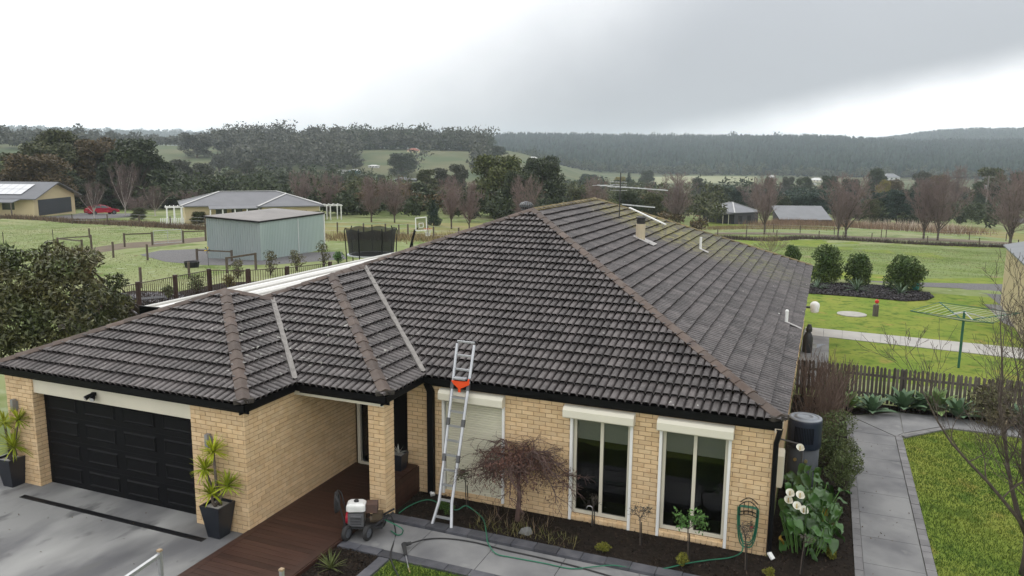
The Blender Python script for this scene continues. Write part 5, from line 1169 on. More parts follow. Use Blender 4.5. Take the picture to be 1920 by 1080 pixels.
for x, y, z, q, _ in cl: m.tube([(rnd.uniform(-.2,.2),rnd.uniform(-.2,.2),0),(x*.35,y*.35,z*.5),(x,y,z)], [.07,.045,.015], 6)
link('branches', m.mesh('branches', M_DBARK), mg)
pf = thing('pool_fence', 'dark brown pool fence with thick posts beyond the garage roof', 'fence', G(330,560)); M_PF = pm('brown_metal', (.045,.024,.018), (.06,.034,.025), rough=.5, scale=4)
fp = [G(190,600), G(262,583), G(331,567), G(394,553), G(467,553), G(540,547), G(620,536)]
for p in fp: p.z = 0
for k, p in enumerate(fp): MB().box(p.x-.075,p.x+.075,p.y-.075,p.y+.075,0,1.3).build('post', M_PF, pf)
bal = None
for a, b in zip(fp, fp[1:]):
    d = (b-a).normalized()
    for z in (.12,1.22): MB().beam(a+d*.08+Vector((0,0,z)), b-d*.08+Vector((0,0,z)), .04,.03).build('rail', M_PF, pf)
    n = int((b-a).length/.115)
    for i in range(1, n):
        p = a+(b-a)*i/n
        if bal is None: bal = MB().box(-.009,.009,-.009,.009,.12,1.22).mesh('baluster', M_PF)
        o = link('baluster', bal, pf); o.location = (p.x-pf.location.x, p.y-pf.location.y, -pf.location.z)
M_SHT = pm('white_sheet', (.72,.71,.68), (.64,.63,.60), rough=.4, scale=1.5)
pr = thing('patio_roof', 'white corrugated patio roof behind the tiled roofs', 'patio roof', (-14.5,8,0))
zpr = 2.75; M_SHT2 = pm('grey_beige_sheet', (.40,.385,.35), (.34,.33,.30), rough=.35, scale=1.5)  # opaque grey-beige for every other roof sheet
L0, L1 = G(268,577,zpr), G(762,468,zpr); xl = (L0.x*2+L1.x)/3; y0p, y1p = L0.y, L1.y; xr = -14.42
nst = max(4, round((xr-xl)/.42)); ws = (xr-xl)/nst
for i in range(nst):
    x = xl+i*ws; z = zpr+.05*(x-xl); zi = zpr+.05*(x+ws-xl); m = MB(); pr_ = [(0,0),(.08,0),(.16,.04),(.52,.04),(.60,0),(1,0)]
    V = [(x+ws*a_, yy, z+(zi-z)*a_+h_) for yy in (y0p, y1p) for a_, h_ in pr_]; m.add(V, [(j,j+1,j+7,j+6) for j in range(5)]); m.build('roof_sheet', M_SHT if i % 2 else M_SHT2, pr)
MB().box(xl-.05,xl-.003,y0p,y1p,zpr-.2,zpr+.02).build('fascia', M_WHITE, pr); MB().box(xl,xr,y0p-.06,y0p-.003,zpr-.22,zpr+.06).build('end_fascia', M_BLACK, pr)
for k in range(4):
    yy = y0p+.2+k*(y1p-y0p-.5)/3; MB().box(xl+.02,xl+.14,yy,yy+.12,0,zpr-.02).build('post', M_PF, pr)
for i, (u, v) in enumerate(((283,572),(205,572))):
    c = G(u, v); lo_ = thing('sun_lounger', ('right','left')[i]+' dark grey sun lounger on the pebbles by the pool fence', 'sun lounger', c, 'sun loungers by the pool fence'); M_LG = pm('charcoal_sling', (.045,.048,.055), rough=.7)
    MB().obox(c+Vector((0,0,.32)), Vector((.35,.55,0)), Vector((.28,-.18,0)), Vector((0,0,.02))).build('seat', M_LG, lo_); MB().obox(c+Vector((-.55,-.70,.5)), Vector((.22,.34,-.18)), Vector((.28,-.18,0)), Vector((.1,.15,.4)).normalized()*.02).build('backrest', M_LG, lo_)
    for s, t in ((-1,-1),(-1,1),(1,-1),(1,1)): p = c+Vector((.3,.47,0))*s+Vector((.25,-.16,0))*t; MB().box(p.x-.02,p.x+.02,p.y-.02,p.y+.02,0,.3).build('leg', M_LG, lo_)
# ================================================================== middle distance
M_POST = pm('fence_timber', (.12,.095,.072), (.075,.06,.047), scale=4, rough=.95, coord='Object', stretch=(2,2,.4))
GRP = 'timber posts in the paddock'
def post(root, u, v, vt, r=.075, name='post'):
    b = G(u, v); d = (b-Vector(CAM)).xy.length; t = AT(u, vt, d).z; m = MB(); m.tube([b-Vector((0,0,.1)), Vector((b.x,b.y,t))], r, 8); m.build(name, M_POST, root); return Vector((b.x,b.y,t)), b
def prail(root, a, b, dz=-.1, w=.09): MB().beam(a+Vector((0,0,dz)), b+Vector((0,0,dz)), w*.6, w).build('rail', M_POST, root)
f = thing('rail_fence', 'short timber rail fence in the paddock above the leafy tree', 'fence', G(172,467)); a, _ = post(f,109,462,445); b, _ = post(f,172,468,440); c, _ = post(f,155,477,449); prail(f,a,b); prail(f,a,c)
f = thing('rail_fence', 'timber rail fence with worn earth beneath in the middle of the paddock', 'fence', G(260,461)); a, _ = post(f,234,463,437); b, bb = post(f,286,460,435); prail(f,a,b)
f2 = thing('rail_fence', 'short timber rail fence running up to the green shed', 'fence', G(344,456)); c, cb = post(f2,344,456,432); d_, _ = post(f2,386,452,431); prail(f2,c,d_)
g = thing('farm_gate', 'pale wire farm gate between two timber rail fences', 'gate', (bb+cb)/2); m = MB(); a0 = bb.lerp(cb,.05); a1 = bb.lerp(cb,.95)
for z in (.12,1.15): m.tube([a0+Vector((0,0,z)), a1+Vector((0,0,z))], .025, 6)
for p in (a0, a1, (a0+a1)/2): m.tube([p+Vector((0,0,.12)), p+Vector((0,0,1.15))], .022, 6)
m.build('gate_frame', M_GAL, g); m = MB()
for k in range(1,6): z = .12+k*.17; m.tube([a0+Vector((0,0,z)), a1+Vector((0,0,z))], .006, 4)
m.build('wire', M_GAL, g)
f3 = thing('yard_fence', 'timber rail fence round the gravel yard before the green shed', 'fence', G(435,482)); a, _ = post(f3,370,491,466); b, _ = post(f3,435,490,469); c, _ = post(f3,426,512,482); d_, _ = post(f3,480,506,474); prail(f3,a,b); prail(f3,c,d_,-.06,.11)
for i, (u, v, vt, lab) in enumerate(((213,483,453,'timber post standing alone in the paddock left of the gravel yard'),(277,488,458,'timber post at the left tip of the gravel yard'),(265,540,501,'tall timber post just behind the pool fence'),(355,520,491,'timber post before the black water trough'),(168,446,428,'thin timber post behind the short rail fence'))):
    p = thing('fence_post', lab, 'post', G(u,v), GRP); post(p, u, v, vt, .07, 'shaft')
for i, (u, v, vt, lab) in enumerate(((7,458,435,'thin dark steel stake at the left edge of the paddock'),(100,451,430,'thin dark steel stake above the leafy tree'))):
    b = G(u,v); t = AT(u,vt,(b-Vector(CAM)).xy.length); m = MB(); m.beam(b, Vector((b.x,b.y,t.z)), .04); single(m, 'steel_stake', pm('rust_steel', (.045,.035,.03)), lab, 'stake', tuple(b), 'steel stakes in the paddock')
c = G(360,501); tr = thing('water_trough', 'round black plastic water trough on the grass before the shed yard', 'trough', c); MB().lathe(c, [(.40,0),(.46,.35),(.48,.36),(.45,.36),(.42,.28)], 20).build('tub', pm('black_plastic', (.012,.012,.014)), tr); MB().lathe(c, [(.425,.285),(.01,.286)], 20, False).build('water', pm('still_water', (.03,.035,.035), rough=.05, spec=.8), tr)
c = G(391,499); pwn = thing('garden_windmill', 'yellow and black garden windmill on a stake beside the trough', 'garden ornament', c); MB().tube([c, c+Vector((0,0,1.0))], .012, 6).build('stake', M_BLACK, pwn)
for k in range(6):
    a = k*1.047; h = c+Vector((0,-.02,1.0)); e = Vector((math.cos(a),0,math.sin(a))); e2 = Vector((math.cos(a+.6),0,math.sin(a+.6))); MB().add([h, h+e*.20, h+(e+e2)*.14+Vector((0,-.04,0))], [(0,1,2)]).build('sail', pm('yellow_vane', (.65,.42,.03)) if k % 2 else M_BLACK, pwn)
# ---- green shed
A, B, C = G(390,484), G(490,489), G(608,468); D = A+C-B; zA, zB, zC = (AT(u,v,(p-Vector(CAM)).xy.length).z for u,v,p in ((387,407,A),(490,417,B),(609,401,C))); zD = zA+zC-zB
gs = thing('green_shed', 'pale green corrugated metal shed with a low flat roof', 'shed', B); M_GS = pm('green_sheet', (.36,.43,.41), (.31,.38,.36), rough=.5, scale=.6, stretch=(1,1,.3)); M_GS2 = pm('shaded_green_sheet', (.27,.305,.305), (.23,.27,.27), rough=.55, scale=.6, stretch=(1,1,.3))  # front wall gets a darker copy of the sheet, its shade in the colour
def sheetwall(root, p, q, zp, zq, mat, out, name='wall', step=.19):
    m = MB(); n = int((q-p).length/step)
    for i in range(n):
        a = p.lerp(q,i/n); b = p.lerp(q,(i+1)/n); za = zp+(zq-zp)*i/n; zb = zp+(zq-zp)*(i+1)/n; e = (b-a)*.28
        P = [a, a+e, a+e*1.4+out*.03, a+e*2.1+out*.03, a+e*2.5, b]
        V = [Vector((x.x,x.y,x.z-.1)) for x in P]+[Vector((x.x,x.y,za+(zb-za)*k/5)) for k, x in enumerate(P)]
        m.add(V, [(k,k+1,k+7,k+6) for k in range(5)])
    m.build(name, mat, root)
nF = Vector((B.y-A.y, A.x-B.x, 0)).normalized(); nF = nF if nF.dot(Vector(CAM)-A) > 0 else -nF; nR = Vector((C.y-B.y, B.x-C.x, 0)).normalized(); nR = nR if nR.dot(B-A) > 0 else -nR
sheetwall(gs, A, B, zA, zB, M_GS2, nF); sheetwall(gs, B, C, zB, zC, M_GS, nR); sheetwall(gs, C, D, zC, zD, M_GS, -nF); sheetwall(gs, D, A, zD, zA, M_GS, -nR)
m = MB(); ov = .12; cc = (A+B+C+D)/4; T4 = []
for p, z in ((A,zA),(B,zB),(C,zC),(D,zD)): q = p+(p-cc).normalized()*ov; T4.append(Vector((q.x,q.y,z)))
cz = Vector((0,0,.10)); ridge1 = (T4[0]+T4[1])/2+Vector((0,0,.28)); ridge2 = (T4[2]+T4[3])/2+Vector((0,0,.28))
m.add([T4[0],T4[1],T4[2],T4[3],T4[0]+cz,T4[1]+cz,T4[2]+cz,T4[3]+cz,(ridge1+ridge2)/2+cz], [(3,2,1,0),(0,1,5,4),(1,2,6,5),(2,3,7,6),(3,0,4,7),(4,5,8),(5,6,8),(6,7,8),(7,4,8)]); m.build('roof', pm('weathered_roof', (.25,.235,.225), (.20,.19,.185), rough=.75, spec=.2, scale=.8), gs)
m = MB()
for p, q in ((T4[0],T4[1]),(T4[1],T4[2])): m.beam(p+Vector((0,0,.03))+nF*.05, q+Vector((0,0,.03))+nF*.05, .06, .09)
m.build('gutter', M_BLACK, gs); p = C+nR*.05; MB().box(p.x-.04,p.x+.04,p.y-.04,p.y+.04,C.z,zC).build('downpipe', M_WHITE, gs)
q = B.lerp(C,.56)+nR*.035; MB().beam(q, Vector((q.x,q.y,B.z+(zB-B.z)*.96)), .03).build('seam', M_WHITE, gs)
# ---- trampoline
c = G(697,494); tm_ = thing('trampoline', 'round black trampoline with tall net enclosure beside the green shed', 'trampoline', c); M_NET = bpy.data.materials.new('safety_net'); M_NET.use_nodes = True
nt = M_NET.node_tree; _b = nt.nodes['Principled BSDF']; _b.inputs['Base Color'].default_value = (.012,.012,.013,1); _b.inputs['Roughness'].default_value = .9; _b.inputs['Alpha'].default_value = .8
m = MB(); R1 = 1.55; n = 36; V = [c+Vector((r_*math.cos(k/n*6.2832), r_*math.sin(k/n*6.2832), .62)) for r_ in (R1, R1*.84) for k in range(n)]; m.add(V, [(k,(k+1)%n,n+(k+1)%n,n+k) for k in range(n)]); m.build('pad', pm('pale_blue_pad', (.55,.58,.62)), tm_)
MB().lathe(c, [(R1*.84,.60),(.01,.59)], 36, False).build('mat', M_BLACK, tm_)
MB().tube([c+Vector((R1*math.cos(a), R1*math.sin(a), .58)) for a in np.linspace(0,6.2832,37)], .03, 6, False).build('frame', M_GAL, tm_)
nm = MB(); V = []
for z, r_ in ((.62,R1*.92),(1.4,R1*.96),(2.25,R1*1.04)):
    for k in range(n): V.append(c+Vector((r_*math.cos(k/n*6.2832), r_*math.sin(k/n*6.2832), z+(.06*math.cos(k/n*6.2832*7) if z > 2 else 0))))
nm.add(V, [(i*n+k,i*n+(k+1)%n,i*n+n+(k+1)%n,i*n+n+k) for i in range(2) for k in range(n)]); nm.build('net', M_NET, tm_)
for k in range(7):
    a = k/7*6.2832+.3; e = Vector((math.cos(a),math.sin(a),0)); MB().tube([c+e*R1*1.02, c+e*R1*1.06+Vector((0,0,1.4)), c+e*R1*1.10+Vector((0,0,2.15)), c+e*R1*1.05+Vector((0,0,2.35))], .035, 7).build('pole', M_BLACK, tm_)
# ---- basketball hoop
db = 46.; pb_ = AT(768,470,db); c = Vector((pb_.x,pb_.y,float(terr(pb_.x,pb_.y)))); bh = thing('basketball_hoop', 'basketball hoop with clear white-framed backboard above the roof edge', 'basketball hoop', c)
t0 = AT(770,462,db); t1 = AT(778,432,db); t2 = AT(783,427,db); MB().tube([c, t0, t1, t2], [.07,.07,.065,.055], 8).build('pole', M_BLACK, bh); MB().beam(c+Vector((.25,.1,.1)), t0.lerp(t1,.4), .05).build('strut', M_BLACK, bh)
q = [AT(779,409,db-.1), AT(799,407,db+.25), AT(800,431,db+.25), AT(780,433,db-.1)]; fr_ = MB()
for i in range(4): fr_.beam(q[i], q[(i+1)%4], .045)
ce = sum(q, Vector())/4; ux_ = (q[1]-q[0])*.2; uz_ = (q[0]-q[3])*.16; ce2 = ce-uz_*.6
for a, b in ((-ux_-uz_,ux_-uz_),(ux_-uz_,ux_+uz_),(ux_+uz_,-ux_+uz_),(-ux_+uz_,-ux_-uz_)): fr_.beam(ce2+a, ce2+b, .03)
bb_ = fr_.build('backboard_frame', M_WHITE, bh); MB().add(q, [(0,1,2,3)]).build('pane', M_GLASS, bb_)
rc = AT(802,429,db-.35); MB().tube([rc+Vector((.23*math.cos(a), .23*math.sin(a), 0)) for a in np.linspace(0,6.2832,17)], .012, 6, False).build('rim', pm('rim_red', (.5,.12,.06)), bh)
m = MB()
for k in range(10):
    a = k*.628; m.tube([rc+Vector((.22*math.cos(a),.22*math.sin(a),0)), rc+Vector((.15*math.cos(a+.3),.15*math.sin(a+.3),-.22)), rc+Vector((.11*math.cos(a),.11*math.sin(a),-.42))], .009, 4)
m.build('net', M_WHITE, bh)
# ---- young shrubs beyond the pool fence
M_YNG = leafmat('young_leaf', (.075,.085,.032), (.12,.095,.05), .5)
for i, (u, v, vt, w, mt, lab) in enumerate(((507,516,470,.95,M_YNG,'young open shrub left of the three before the green shed'),(557,508,466,1.0,M_YNG,'young open shrub below the middle of the green shed'),(607,500,452,1.0,M_YNG,'young open shrub below the right corner of the green shed'),(634,494,470,.85,M_GRN,'bright green round shrub beside the trampoline'),(446,522,486,.9,M_YNG,'young open shrub beside the yard fence'),(370,548,513,.9,M_FINE,'dark green shrub inside the pool fence'),(428,540,514,.8,leafmat('golden_frond', (.16,.12,.04), (.09,.10,.03)),'golden palm-like plant behind the garage roof peak'),(316,560,536,.7,M_FINE,'low dark strappy shrub beside the pool fence post'))):
    b = G(u,v); h = AT(u,vt,(b-Vector(CAM)).xy.length).z-b.z; bush('young_shrub', lab, 'shrub', b, w*1.15, h, 520, .045, mt, 200+i, 'shrubs beyond the pool fence', 12, True, .25)
# ---- neighbouring houses
M_YELL = pm('yellow_render', (.60,.50,.31), (.55,.46,.285), rough=.8, scale=.5); M_GRYR = pm('blue_grey_roof', (.135,.14,.155), (.115,.12,.13), rough=.65, spec=.2, scale=.8); M_CHAR = pm('charcoal_door', (.055,.062,.075), rough=.5)
M_PANE = pm('far_pane', (.035,.04,.045), rough=.08, spec=.8)
def quadpart(root, name, mat, pts, n, th=.03): 
    n = Vector(n).normalized(); m = MB(); k = len(pts); m.add([Vector(p)+n*th for p in pts]+[Vector(p)-n*.02 for p in pts], [tuple(range(k))]+[(i,k+i,k+(i+1)%k,(i+1)%k) for i in range(k)]); return m.build(name, mat, root)
def roof_slab(root, name, mat, pts, th=.12):
    m = MB(); k = len(pts); m.add([Vector(p) for p in pts]+[Vector(p)-Vector((0,0,th)) for p in pts], [tuple(range(k)), tuple(reversed(range(k,2*k)))]+[(i,k+i,k+(i+1)%k,(i+1)%k) for i in range(k)]); return m.build(name, mat, root)
def gable_house(root, A, B, L, eh, rise, wall, roof_, over=.4, door=None, wins=()):
    """A-B: the gable end on the ground; the ridge runs away from the camera side"""
    A, B = Vector(A), Vector(B); B.z = A.z; e = (B-A).normalized(); n = Vector((-e.y,e.x,0)); n = n if n.dot(A-Vector(CAM)) > 0 else -n; W = (B-A).length; up = Vector((0,0,1)); C, D = B+n*L, A+n*L
    m = MB(); z0 = up*-.6; M = (A+B)/2+up*(eh+rise); Mb = M+n*L
    m.add([A+z0,B+z0,C+z0,D+z0,A+up*eh,B+up*eh,C+up*eh,D+up*eh,M,Mb], [(0,1,5,8,4),(1,2,6,5),(2,3,7,9,6),(3,0,4,7)]); w = m.build('wall', wall, root)
    f = over/(W/2); dn = up*(rise*f); q = n*over
    r1 = roof_slab(root, 'roof', roof_, [A+up*(eh+.1)-e*over-dn-q, M+up*.1-q, Mb+up*.1+q, D+up*(eh+.1)-e*over-dn+q]); r2 = roof_slab(root, 'roof', roof_, [M+up*.1-q, B+up*(eh+.1)+e*over-dn-q, C+up*(eh+.1)+e*over-dn+q, Mb+up*.1+q])
    for (s0, s1, h0, h1, nm, mt) in ((door or ())): quadpart(w if nm == 'window' else root, nm, mt, [A+e*(W*s0)+up*h0, A+e*(W*s1)+up*h0, A+e*(W*s1)+up*h1, A+e*(W*s0)+up*h1], -n)
    return e, n, C, D, r1, r2
A, B = G(65,406.5), G(142,400.5)
h1 = thing('yellow_house', 'pale yellow gabled house with solar panels and dark garage door at the left edge', 'house', A)
e, n, C, D, ra, rb = gable_house(h1, A, B, 17, 2.55, 1.75, M_YELL, M_GRYR, .75)
W = (B-A).length; up = Vector((0,0,1)); A0 = Vector(A)
B.z = A.z
gd1 = quadpart(h1, 'garage_door', M_CHAR, [A0+e*W*.10+up*.05, A0+e*W*.90+up*.05, A0+e*W*.90+up*2.15, A0+e*W*.10+up*2.15], -n, .04)
for k in range(5): z = .08+k*.42; quadpart(gd1, 'door_section', M_CHAR, [A0+e*W*.11+up*z, A0+e*W*.89+up*z, A0+e*W*.89+up*(z+.40), A0+e*W*.11+up*(z+.40)], -n, .055)
s0 = A0-e*.75+up*(2.65-1.75*.75/(W/2)); s1 = (A0+A0+e*W)/2+up*(2.55+1.75+.1); sl = s1-s0; sn = sl.cross(n).normalized(); sn = sn if sn.z > 0 else -sn
M_SOL = pm('solar_panel', (.50,.51,.53), (.45,.46,.48), rough=.08, spec=1.0)  # pale base colour stands in for the sky reflected in the panels
for i in range(9):
    for j in range(2):
        p = s0+sl*(.36+.30*j)+n*(2.3+i*1.03)+sn*.10; MB().obox(p, n*.49, sl.normalized()*(sl.length*.142), sn*.02).build('solar_panel', M_SOL, h1)
vz = A0-e*2.2; roof_slab(h1, 'verandah_roof', M_GRYR, [s0+n*1.2-up*.05, s0+n*17.5-up*.05, s0+n*17.5-e*1.9-up*.35, s0+n*1.2-e*1.9-up*.35], .08)
for k in range(4): p = s0+n*(1.4+k*4)-e*1.8; MB().box(p.x-.06,p.x+.06,p.y-.06,p.y+.06,A.z-.5,p.z-.38).build('verandah_post', M_WHITE if k > 4 else M_PICK, h1)
for k in range(3): p = A0+n*(2.5+k*4.2)+up*.9; quadpart(h1, 'window', M_PANE, [p, p+n*1.6, p+n*1.6+up*1.2, p+up*1.2], -e, .03)
# second house: hipped grey roof, white trim
def hip_block(root, P, ex, ey, Lx, Ly, eh, rise, wall, roof_, over=.5, zb=None):
    P = Vector(P); up = Vector((0,0,1)); ex = ex.normalized(); ey = ey.normalized(); m = MB(); q = [P, P+ex*Lx, P+ex*Lx+ey*Ly, P+ey*Ly]
    m.add([p-up*1.0 for p in q]+[p+up*eh for p in q], [(0,1,5,4),(1,2,6,5),(2,3,7,6),(3,0,4,7)]); w = m.build('wall', wall, root)
    o = [P-ex*over-ey*over, P+ex*(Lx+over)-ey*over, P+ex*(Lx+over)+ey*(Ly+over), P-ex*over+ey*(Ly+over)]; o = [p+up*eh for p in o]; hw = min(Lx,Ly)/2+over
    if Lx >= Ly: r0 = P+ey*Ly/2+ex*(hw-over)+up*(eh+rise); r1 = P+ey*Ly/2+ex*(Lx-hw+over)+up*(eh+rise); F = [(0,1,5,4),(1,2,5),(2,3,4,5),(3,0,4)]
    else: r0 = P+ex*Lx/2+ey*(hw-over)+up*(eh+rise); r1 = P+ex*Lx/2+ey*(Ly-hw+over)+up*(eh+rise); F = [(0,1,4),(1,2,5,4),(2,3,5),(3,0,4,5)]
    m = MB(); m.add(o+[r0,r1], F); m.add([p-up*.12 for p in o], [(3,2,1,0)]); m.add(o+[p-up*.12 for p in o], [(0,4,5,1),(1,5,6,2),(2,6,7,3),(3,7,4,0)]); ro = m.build('roof', roof_, root)
    cp = MB(); ends = [(o[0],r0),(o[3],r0),(o[1],r1),(o[2],r1)] if Lx >= Ly else [(o[0],r0),(o[1],r0),(o[2],r1),(o[3],r1)]
    for a, b in ends+[(r0,r1)]:
        if (a-b).length > .2: cp.beam(a+up*.05, b+up*.05, .22, .05)
    cp.build('ridge_capping', M_TRIM, ro); return w, ro, q
M_TRIM = pm('pale_trim', (.50,.50,.49), rough=.5); M_GREYL = pm('light_grey_roof', (.165,.168,.18), (.14,.143,.155), rough=.65, spec=.2, scale=.7)
P = G(349,421); vx = (GD(600,97)-P); vx.z = 0; ex_ = vx.normalized(); ey_ = Vector((-ex_.y,ex_.x,0))
h2 = thing('cream_house', 'cream house with grey hipped roof and white pergola behind the green shed', 'house', P)
hip_block(h2, P, ex_, ey_, 14.5, 8, 2.1, 1.35, M_YELL, M_GREYL, .5); hip_block(h2, P+ex_*8-ey_*2.2, ex_, ey_, 6.5, 8, 2.05, 1.2, M_YELL, M_GREYL, .45)
q = P+ex_*3; 
for k in range(3): p = P+ex_*(3.2+k*1.7)-ey_*.02+Vector((0,0,.6)); quadpart(h2, 'window', M_PANE, [p, p+ex_*1.2, p+ex_*1.2+Vector((0,0,1.2)), p+Vector((0,0,1.2))], -ey_, .03)
roof_slab(h2, 'verandah_roof', M_GREYL, [P+ex_*2.4-ey_*.4+Vector((0,0,2.1)), P+ex_*2.4-ey_*2.2+Vector((0,0,1.85)), P+ex_*8-ey_*2.2+Vector((0,0,1.85)), P+ex_*8-ey_*.4+Vector((0,0,2.1))], .07)
for k in range(5): p = P+ex_*(2.5+k*1.3)-ey_*2.1; MB().box(p.x-.05,p.x+.05,p.y-.05,p.y+.05,p.z-.8,p.z+1.82).build('verandah_post', M_WHITE, h2)
pg = thing('white_pergola', 'white lattice pergola with fence at the left end of the cream house', 'pergola', P-ex_*1.3)
for a in (0,.75,1.5):
    for b in (0,1.8): p = P-ex_*(1.9-a)+ey_*(b-1.0); MB().box(p.x-.05,p.x+.05,p.y-.05,p.y+.05,p.z-.5,p.z+1.95).build('post', M_WHITE, pg)
for b in (0,1.8): MB().beam(P-ex_*2.1+ey_*(b-1.0)+Vector((0,0,2.0)), P-ex_*.2+ey_*(b-1.0)+Vector((0,0,2.0)), .06,.10).build('beam', M_WHITE, pg)
for k in range(5): MB().beam(P-ex_*(2.0-k*.42)-ey_*1.2+Vector((0,0,2.1)), P-ex_*(2.0-k*.42)+ey_*1.0+Vector((0,0,2.1)), .05,.07).build('rafter', M_WHITE, pg)
for k in range(14): p = P-ex_*(2.6-k*.18)-ey_*1.2; MB().box(p.x-.05,p.x+.05,p.y-.012,p.y+.012,p.z-.4,p.z+.85).build('paling', M_WHITE, pg)
p2 = thing('white_pergola', 'white flat pergola at the right end of the cream house', 'pergola', P+ex_*16)
for a in (0,1.3,2.6):
    for b in (0,2.2): p = P+ex_*(14.9+a)+ey_*b; MB().box(p.x-.05,p.x+.05,p.y-.05,p.y+.05,p.z-.8,p.z+1.8).build('post', M_WHITE, p2)
for k in range(6): MB().beam(P+ex_*(14.8+k*.55)-ey_*.2+Vector((0,0,1.9)), P+ex_*(14.8+k*.55)+ey_*2.5+Vector((0,0,1.9)), .05,.07).build('rafter', M_WHITE, p2)
for b in (0,2.2): MB().beam(P+ex_*14.7+ey_*b+Vector((0,0,1.82)), P+ex_*17.7+ey_*b+Vector((0,0,1.82)), .06,.08).build('beam', M_WHITE, p2)
# dark house and long shed on the right
P = G(1376,421); _d = (P-Vector(CAM)).xy.length; ex2 = (GD(1440,_d+7)-P); ex2.z = 0; ex2.normalize(); ey2 = Vector((-ex2.y,ex2.x,0)); M_CHW = pm('charcoal_wall', (.05,.05,.056), rough=.7); M_SIL = pm('silver_roof', (.21,.215,.23), (.18,.185,.195), rough=.7, spec=.2, scale=.6)
h3 = thing('charcoal_house', 'charcoal house with silver hipped roof right of the tiled roof', 'house', P); hip_block(h3, P, ex2, ey2, 66*_d/FPX, 8, 2.3, 1.7, M_CHW, M_SIL, .35)
for k in range(2): p = P+ex2*(1.2+k*2.6)+Vector((0,0,.5)); quadpart(h3, 'window', M_PANE, [p, p+ex2*1.1, p+ex2*1.1+Vector((0,0,1.1)), p+Vector((0,0,1.1))], -ey2, .03)
roof_slab(h3, 'carport_roof', pm('dark_steel', (.05,.05,.052)), [P-ex2*3.2+Vector((0,0,2.1)), P+ex2*.2+Vector((0,0,2.1)), P+ex2*.2+ey2*4+Vector((0,0,2.25)), P-ex2*3.2+ey2*4+Vector((0,0,2.25))], .12)
for a, b in ((-3,.2),(-1.4,.2),(-3,3.8)): p = P+ex2*a+ey2*b; MB().box(p.x-.05,p.x+.05,p.y-.05,p.y+.05,p.z-1.2,p.z+2.05).build('carport_post', M_CREAM, h3)
_d = (G(1510,421)-Vector(CAM)).xy.length; a, b = AT(1461,411,_d), AT(1560,412,_d+3); h = thing('long_shed', 'long low shed with pale metal roof behind the reeds', 'shed', (a.x,a.y,float(terr(a.x,a.y)))); ey3 = (b-a).cross(Vector((0,0,1))).normalized(); ey3 = ey3 if ey3.y > 0 else -ey3
up = Vector((0,0,1)); roof_slab(h, 'roof', pm('pale_iron_roof', (.20,.205,.215), (.17,.175,.185), rough=.7, spec=.2, scale=.5), [a-ey3*.3, b-ey3*.3, b+ey3*7+up*2.3, a+ey3*7+up*2.3], .1)
m = MB(); m.add([a-up*4+ey3*.1, b-up*4+ey3*.1, b-up*.12+ey3*.1, a-up*.12+ey3*.1, a-up*4+ey3*4.8, b-up*4+ey3*4.8, b+up*1.35+ey3*4.8, a+up*1.35+ey3*4.8], [(0,1,2,3),(4,7,6,5),(0,3,7,4),(1,5,6,2)]); m.build('wall', M_CHW, h)
# ---- red car
c = G(192,402.5); car = thing('red_car', 'red hatchback parked on the gravel beside the yellow house', 'car', c); dx_ = (G(222,401)-G(168,402)); dx_.z = 0; dx_.normalize(); dy_ = Vector((-dx_.y,dx_.x,0)); M_RED = pm('car_red', (.42,.012,.04), (.36,.01,.035), rough=.25, spec=.6)
def sect(prof, hw): return [(x, z, hw) for x, z in prof]
m = MB(); prof = [(-2.15,.32,.78),(-2.2,.62,.82),(-2.05,.92,.84),(-1.75,1.02,.80),(1.0,.95,.86),(1.75,.82,.84),(2.1,.66,.78),(2.15,.34,.74)]
V = []
for s in (-1,1):
    for x, z, w in prof: V.append(c+dx_*x+dy_*(s*w)+Vector((0,0,z)))
k = len(prof); m.add(V, [tuple(range(k)), tuple(reversed(range(k,2*k)))]+[(i,k+i,k+(i+1)%k,(i+1)%k) for i in range(k)]); body = m.build('body', M_RED, car)
m = MB(); cab = [(-1.85,.98,.78),(-1.45,1.36,.62),(-.55,1.47,.60),(.15,1.42,.60),(1.05,.95,.78)]; V = []
for s in (-1,1):
    for x, z, w in cab: V.append(c+dx_*x+dy_*(s*w)+Vector((0,0,z)))
k = 5; m.add(V, [tuple(range(k)), tuple(reversed(range(k,2*k)))]+[(i,k+i,k+(i+1)%k,(i+1)%k) for i in range(k)]); cabo = m.build('cabin', M_RED, car)
for s in (-1,1):
    for pts in (((-1.5,1.02,.775),(-1.3,1.32,.65),(-.5,1.40,.625),(-.45,1.02,.775)), ((-.38,1.02,.775),(-.42,1.40,.625),(.12,1.36,.625),(.75,1.02,.775))):
        MB().add([c+dx_*x+dy_*(s*(w+.02))+Vector((0,0,z)) for x, z, w in pts], [(0,1,2,3)]).build('window', M_PANE, cabo)
    for x in (-1.35,1.35): wheel(car, c+dx_*x+dy_*(s*.76)+Vector((0,0,.31)), .31, .2, dy_)
    MB().obox(c+dx_*2.0+dy_*(s*.6)+Vector((0,0,.70)), dx_*.1, dy_*.14, Vector((0,0,.06))).build('headlight', pm('lamp_glass', (.5,.5,.5)), body); MB().obox(c-dx_*2.08+dy_*(s*.6)+Vector((0,0,.85)), dx_*.06, dy_*.14, Vector((0,0,.08))).build('tail_light', pm('tail_red', (.25,.01,.01)), body)
patch('gravel_court', px((60,409),(140,403),(150,400),(260,400),(275,404),(200,410),(120,414),(60,413)), .05, M_GRAVEL, 6)
